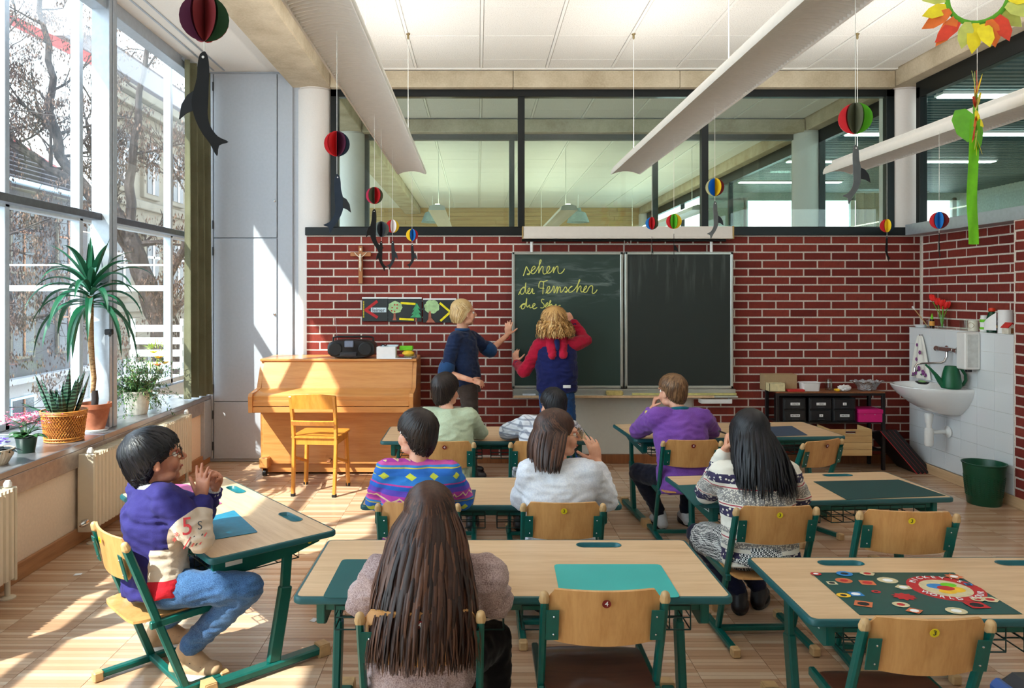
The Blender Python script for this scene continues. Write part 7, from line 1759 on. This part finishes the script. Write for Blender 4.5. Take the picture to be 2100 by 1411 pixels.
g.rings([[P_g+up_*T_*t+xx*math.cos(2*PI*i/24)*rx+fw*math.sin(2*PI*i/24)*rx*.72 for i in range(24)] for t, rx in ((-.10, .160), (-.03, .178), (.2, .178), (.5, .182), (.74, .178), (.90, .14), (.98, .085))])
put(remesh(g, .0085, 4, .5, fold(8, .010, 2)), 'sweatshirt_body', MATS['navy_sweat'], r)
for sgn in (-1, 1):
    g = MB(); g.capsule(N_g+xx*sgn*.045-fw*.02, N_g+xx*sgn*.045-fw*.125-up_*.15, .062, .036, 14); g.capsule(N_g+xx*sgn*.05-fw*.02, N_g+xx*sgn*.075+fw*.03-up_*.01, .045, .035, 12)
    put(remesh(g, .008, 3, .5, fold(12, .006, 6)), 'hood_half', MATS['crimson'], r)
g = MB(); g.capsule(N_g-fw*.10-up_*.03, N_g-fw*.135-up_*.09, .026, .018, 12); put(remesh(g, .007, 3), 'hood_centre', MATS['navy_sweat'], r)
MB().box(-.03, .035, -.004, .004, -.012, .012, .002, Matrix.Translation((.755, 6.29, .80))).out('belt_label', MATS['white_plastic'], r, world=True)
for sd, (E, W) in (('L', (V((.405, 6.47, .905)), V((.345, 6.70, .965)))), ('R', (V((.955, 6.54, 1.18)), V((.855, 6.70, 1.345))))):
    MB().capsule(E.lerp(W, .74), E.lerp(W, .90), .041, .036, 14).out('cuff', MATS['navy_sweat'], r, world=True)
short_hair(r, M, 1.04, MATS['hair_gold'], 1100, .10, 21, 1.26, low=-.9, wid=.012, curly=.6, tipout=.04)
h2 = long_hair(r, M, 1.04, MATS['hair_gold'], (.665, 6.42, 1.235), xx, .15, .12, n=420, A=2.3, seed=10, wid=.014, wave=.018, jit=.035, puff=1.2); h2.name = 'hair_ends'
# 2 boy on the left
m = N('team_sweatshirt'); co = m.coord(); vd = m.n('VectorMath', operation='DISTANCE'); RT = V((-1.30, 2.98, 0))
def near(pt, rad):
    v = m.n('VectorMath', operation='DISTANCE'); m.l(co, v.inputs[0]); v.inputs[1].default_value = V(pt)-RT; return m.math('LESS_THAN', v.outputs['Value'], rad)
sx = m.n('SeparateXYZ'); m.l(co, sx.inputs[0]); n1 = m.noise(co, 300, 2)
zl = m.math('LESS_THAN', sx.outputs[2], .59); fr_ = m.math('GREATER_THAN', m.math('ADD', sx.outputs[0], m.math('MULTIPLY', sx.outputs[1], -.12)), .045)
pur = m.mix(n1, rgb(28, 24, 84), rgb(44, 36, 112))
c = m.mix(m.math('MULTIPLY', zl, fr_), pur, rgb(206, 190, 172)); zl2 = m.math('LESS_THAN', sx.outputs[2], .475)
c = m.mix(m.math('MULTIPLY', zl2, fr_), c, rgb(190, 20, 40))
EB = (-1.095, 2.895, .63)
c = m.mix(near(EB, .115), c, rgb(206, 188, 168)); MATS['team_sweatshirt'] = m.bsdf(c, .92, bump=n1, bstr=.4)
r, M, xx, fw = person('boy with glasses in purple and beige sweatshirt and jeans sitting sideways at left', None, (-1.30, 2.98, .42), (-1.325, 3.02, .795), (-1.325, 3.035, .912), -1.12, .20, 0, 1.04,
    ((-1.42, 3.12, .765), (-1.225, 2.915, .765)), {'L': ((-1.20, 3.22, .63), (-1.10, 3.085, .77), (.3, -.35, .9), (-.3, -.9, .2), (1.2, 1.2, 1.1, 1.1, .5)), 'R': ((-1.085, 2.885, .628), (-1.115, 2.99, .755), (.02, .0, 1), (.35, .9, .1), (.05, .10, .25, .2, .0))},
    [((-1.36, 3.06, .40), (-1.08, 3.26, .39), (-1.40, 3.26, .13), (-1.28, 3.30, .06)), ((-1.235, 2.93, .42), (-.915, 2.955, .41), (-1.20, 3.045, .12), (-1.02, 3.02, .05))],
    'team_sweatshirt', 'jeans_blue', skin='skin_tan', baggy=1.12, vox=.0042, cuff='white_cuff', collar='white_cuff', hem=.04, shoes=('sneaker_beige', 1.05), tops='sweatshirt', foldamp=.010, brow='hair_black')
short_hair(r, M, 1.05, MATS['hair_black'], 1400, .075, 14, 1.08, low=-.75, wid=.011, tipout=.014)
glasses(r, M, 1.0, plain('wire_dark', (60, 50, 44), .3, metal=.6))
# print on the sleeve, facing outward
d1 = (V((-1.085, 2.885, .628))-V((-1.225, 2.915, .765))).normalized(); nrm = V((-.1, -1, .25)).normalized()
def sleevetext(body, size, mt, p, rot):
    z_ = nrm; x_ = (Matrix.Rotation(rot, 3, nrm) @ V((1, 0, 0))); x_ = (x_-z_*x_.dot(z_)).normalized(); y_ = z_.cross(x_)
    me_o = text(body, size, MATS[mt], None, (0, 0, 0), (0, 0, 0), 'print'); Mx = Matrix((( x_.x, y_.x, z_.x, p[0]), (x_.y, y_.y, z_.y, p[1]), (x_.z, y_.z, z_.z, p[2]), (0, 0, 0, 1)))
    me_o.data.transform(Matrix.Translation(-r.location) @ Mx); me_o.parent = r; KIDS.setdefault(r.name, []).append(me_o)

sleevetext('5', .095, 'poster_red', V(EB)+nrm*.066+V((-.012, 0, .045)), .15)
sleevetext('S', .045, 'ink', V(EB)+nrm*.062+V((.035, 0, .05)), .15)
for k in range(5): sleevetext('|', .055, 'ink' if k % 2 else 'poster_red', V(EB)+nrm*(.066-.003*k)+V((-.01+.014*k, 0, -.012+.004*k)), -.5)
for k, (dx, dz) in enumerate(((-.055, .018), (-.062, -.002))): sleevetext('*', .04, 'poster_red', V(EB)+nrm*.064+V((dx, 0, dz-.01)), 0)
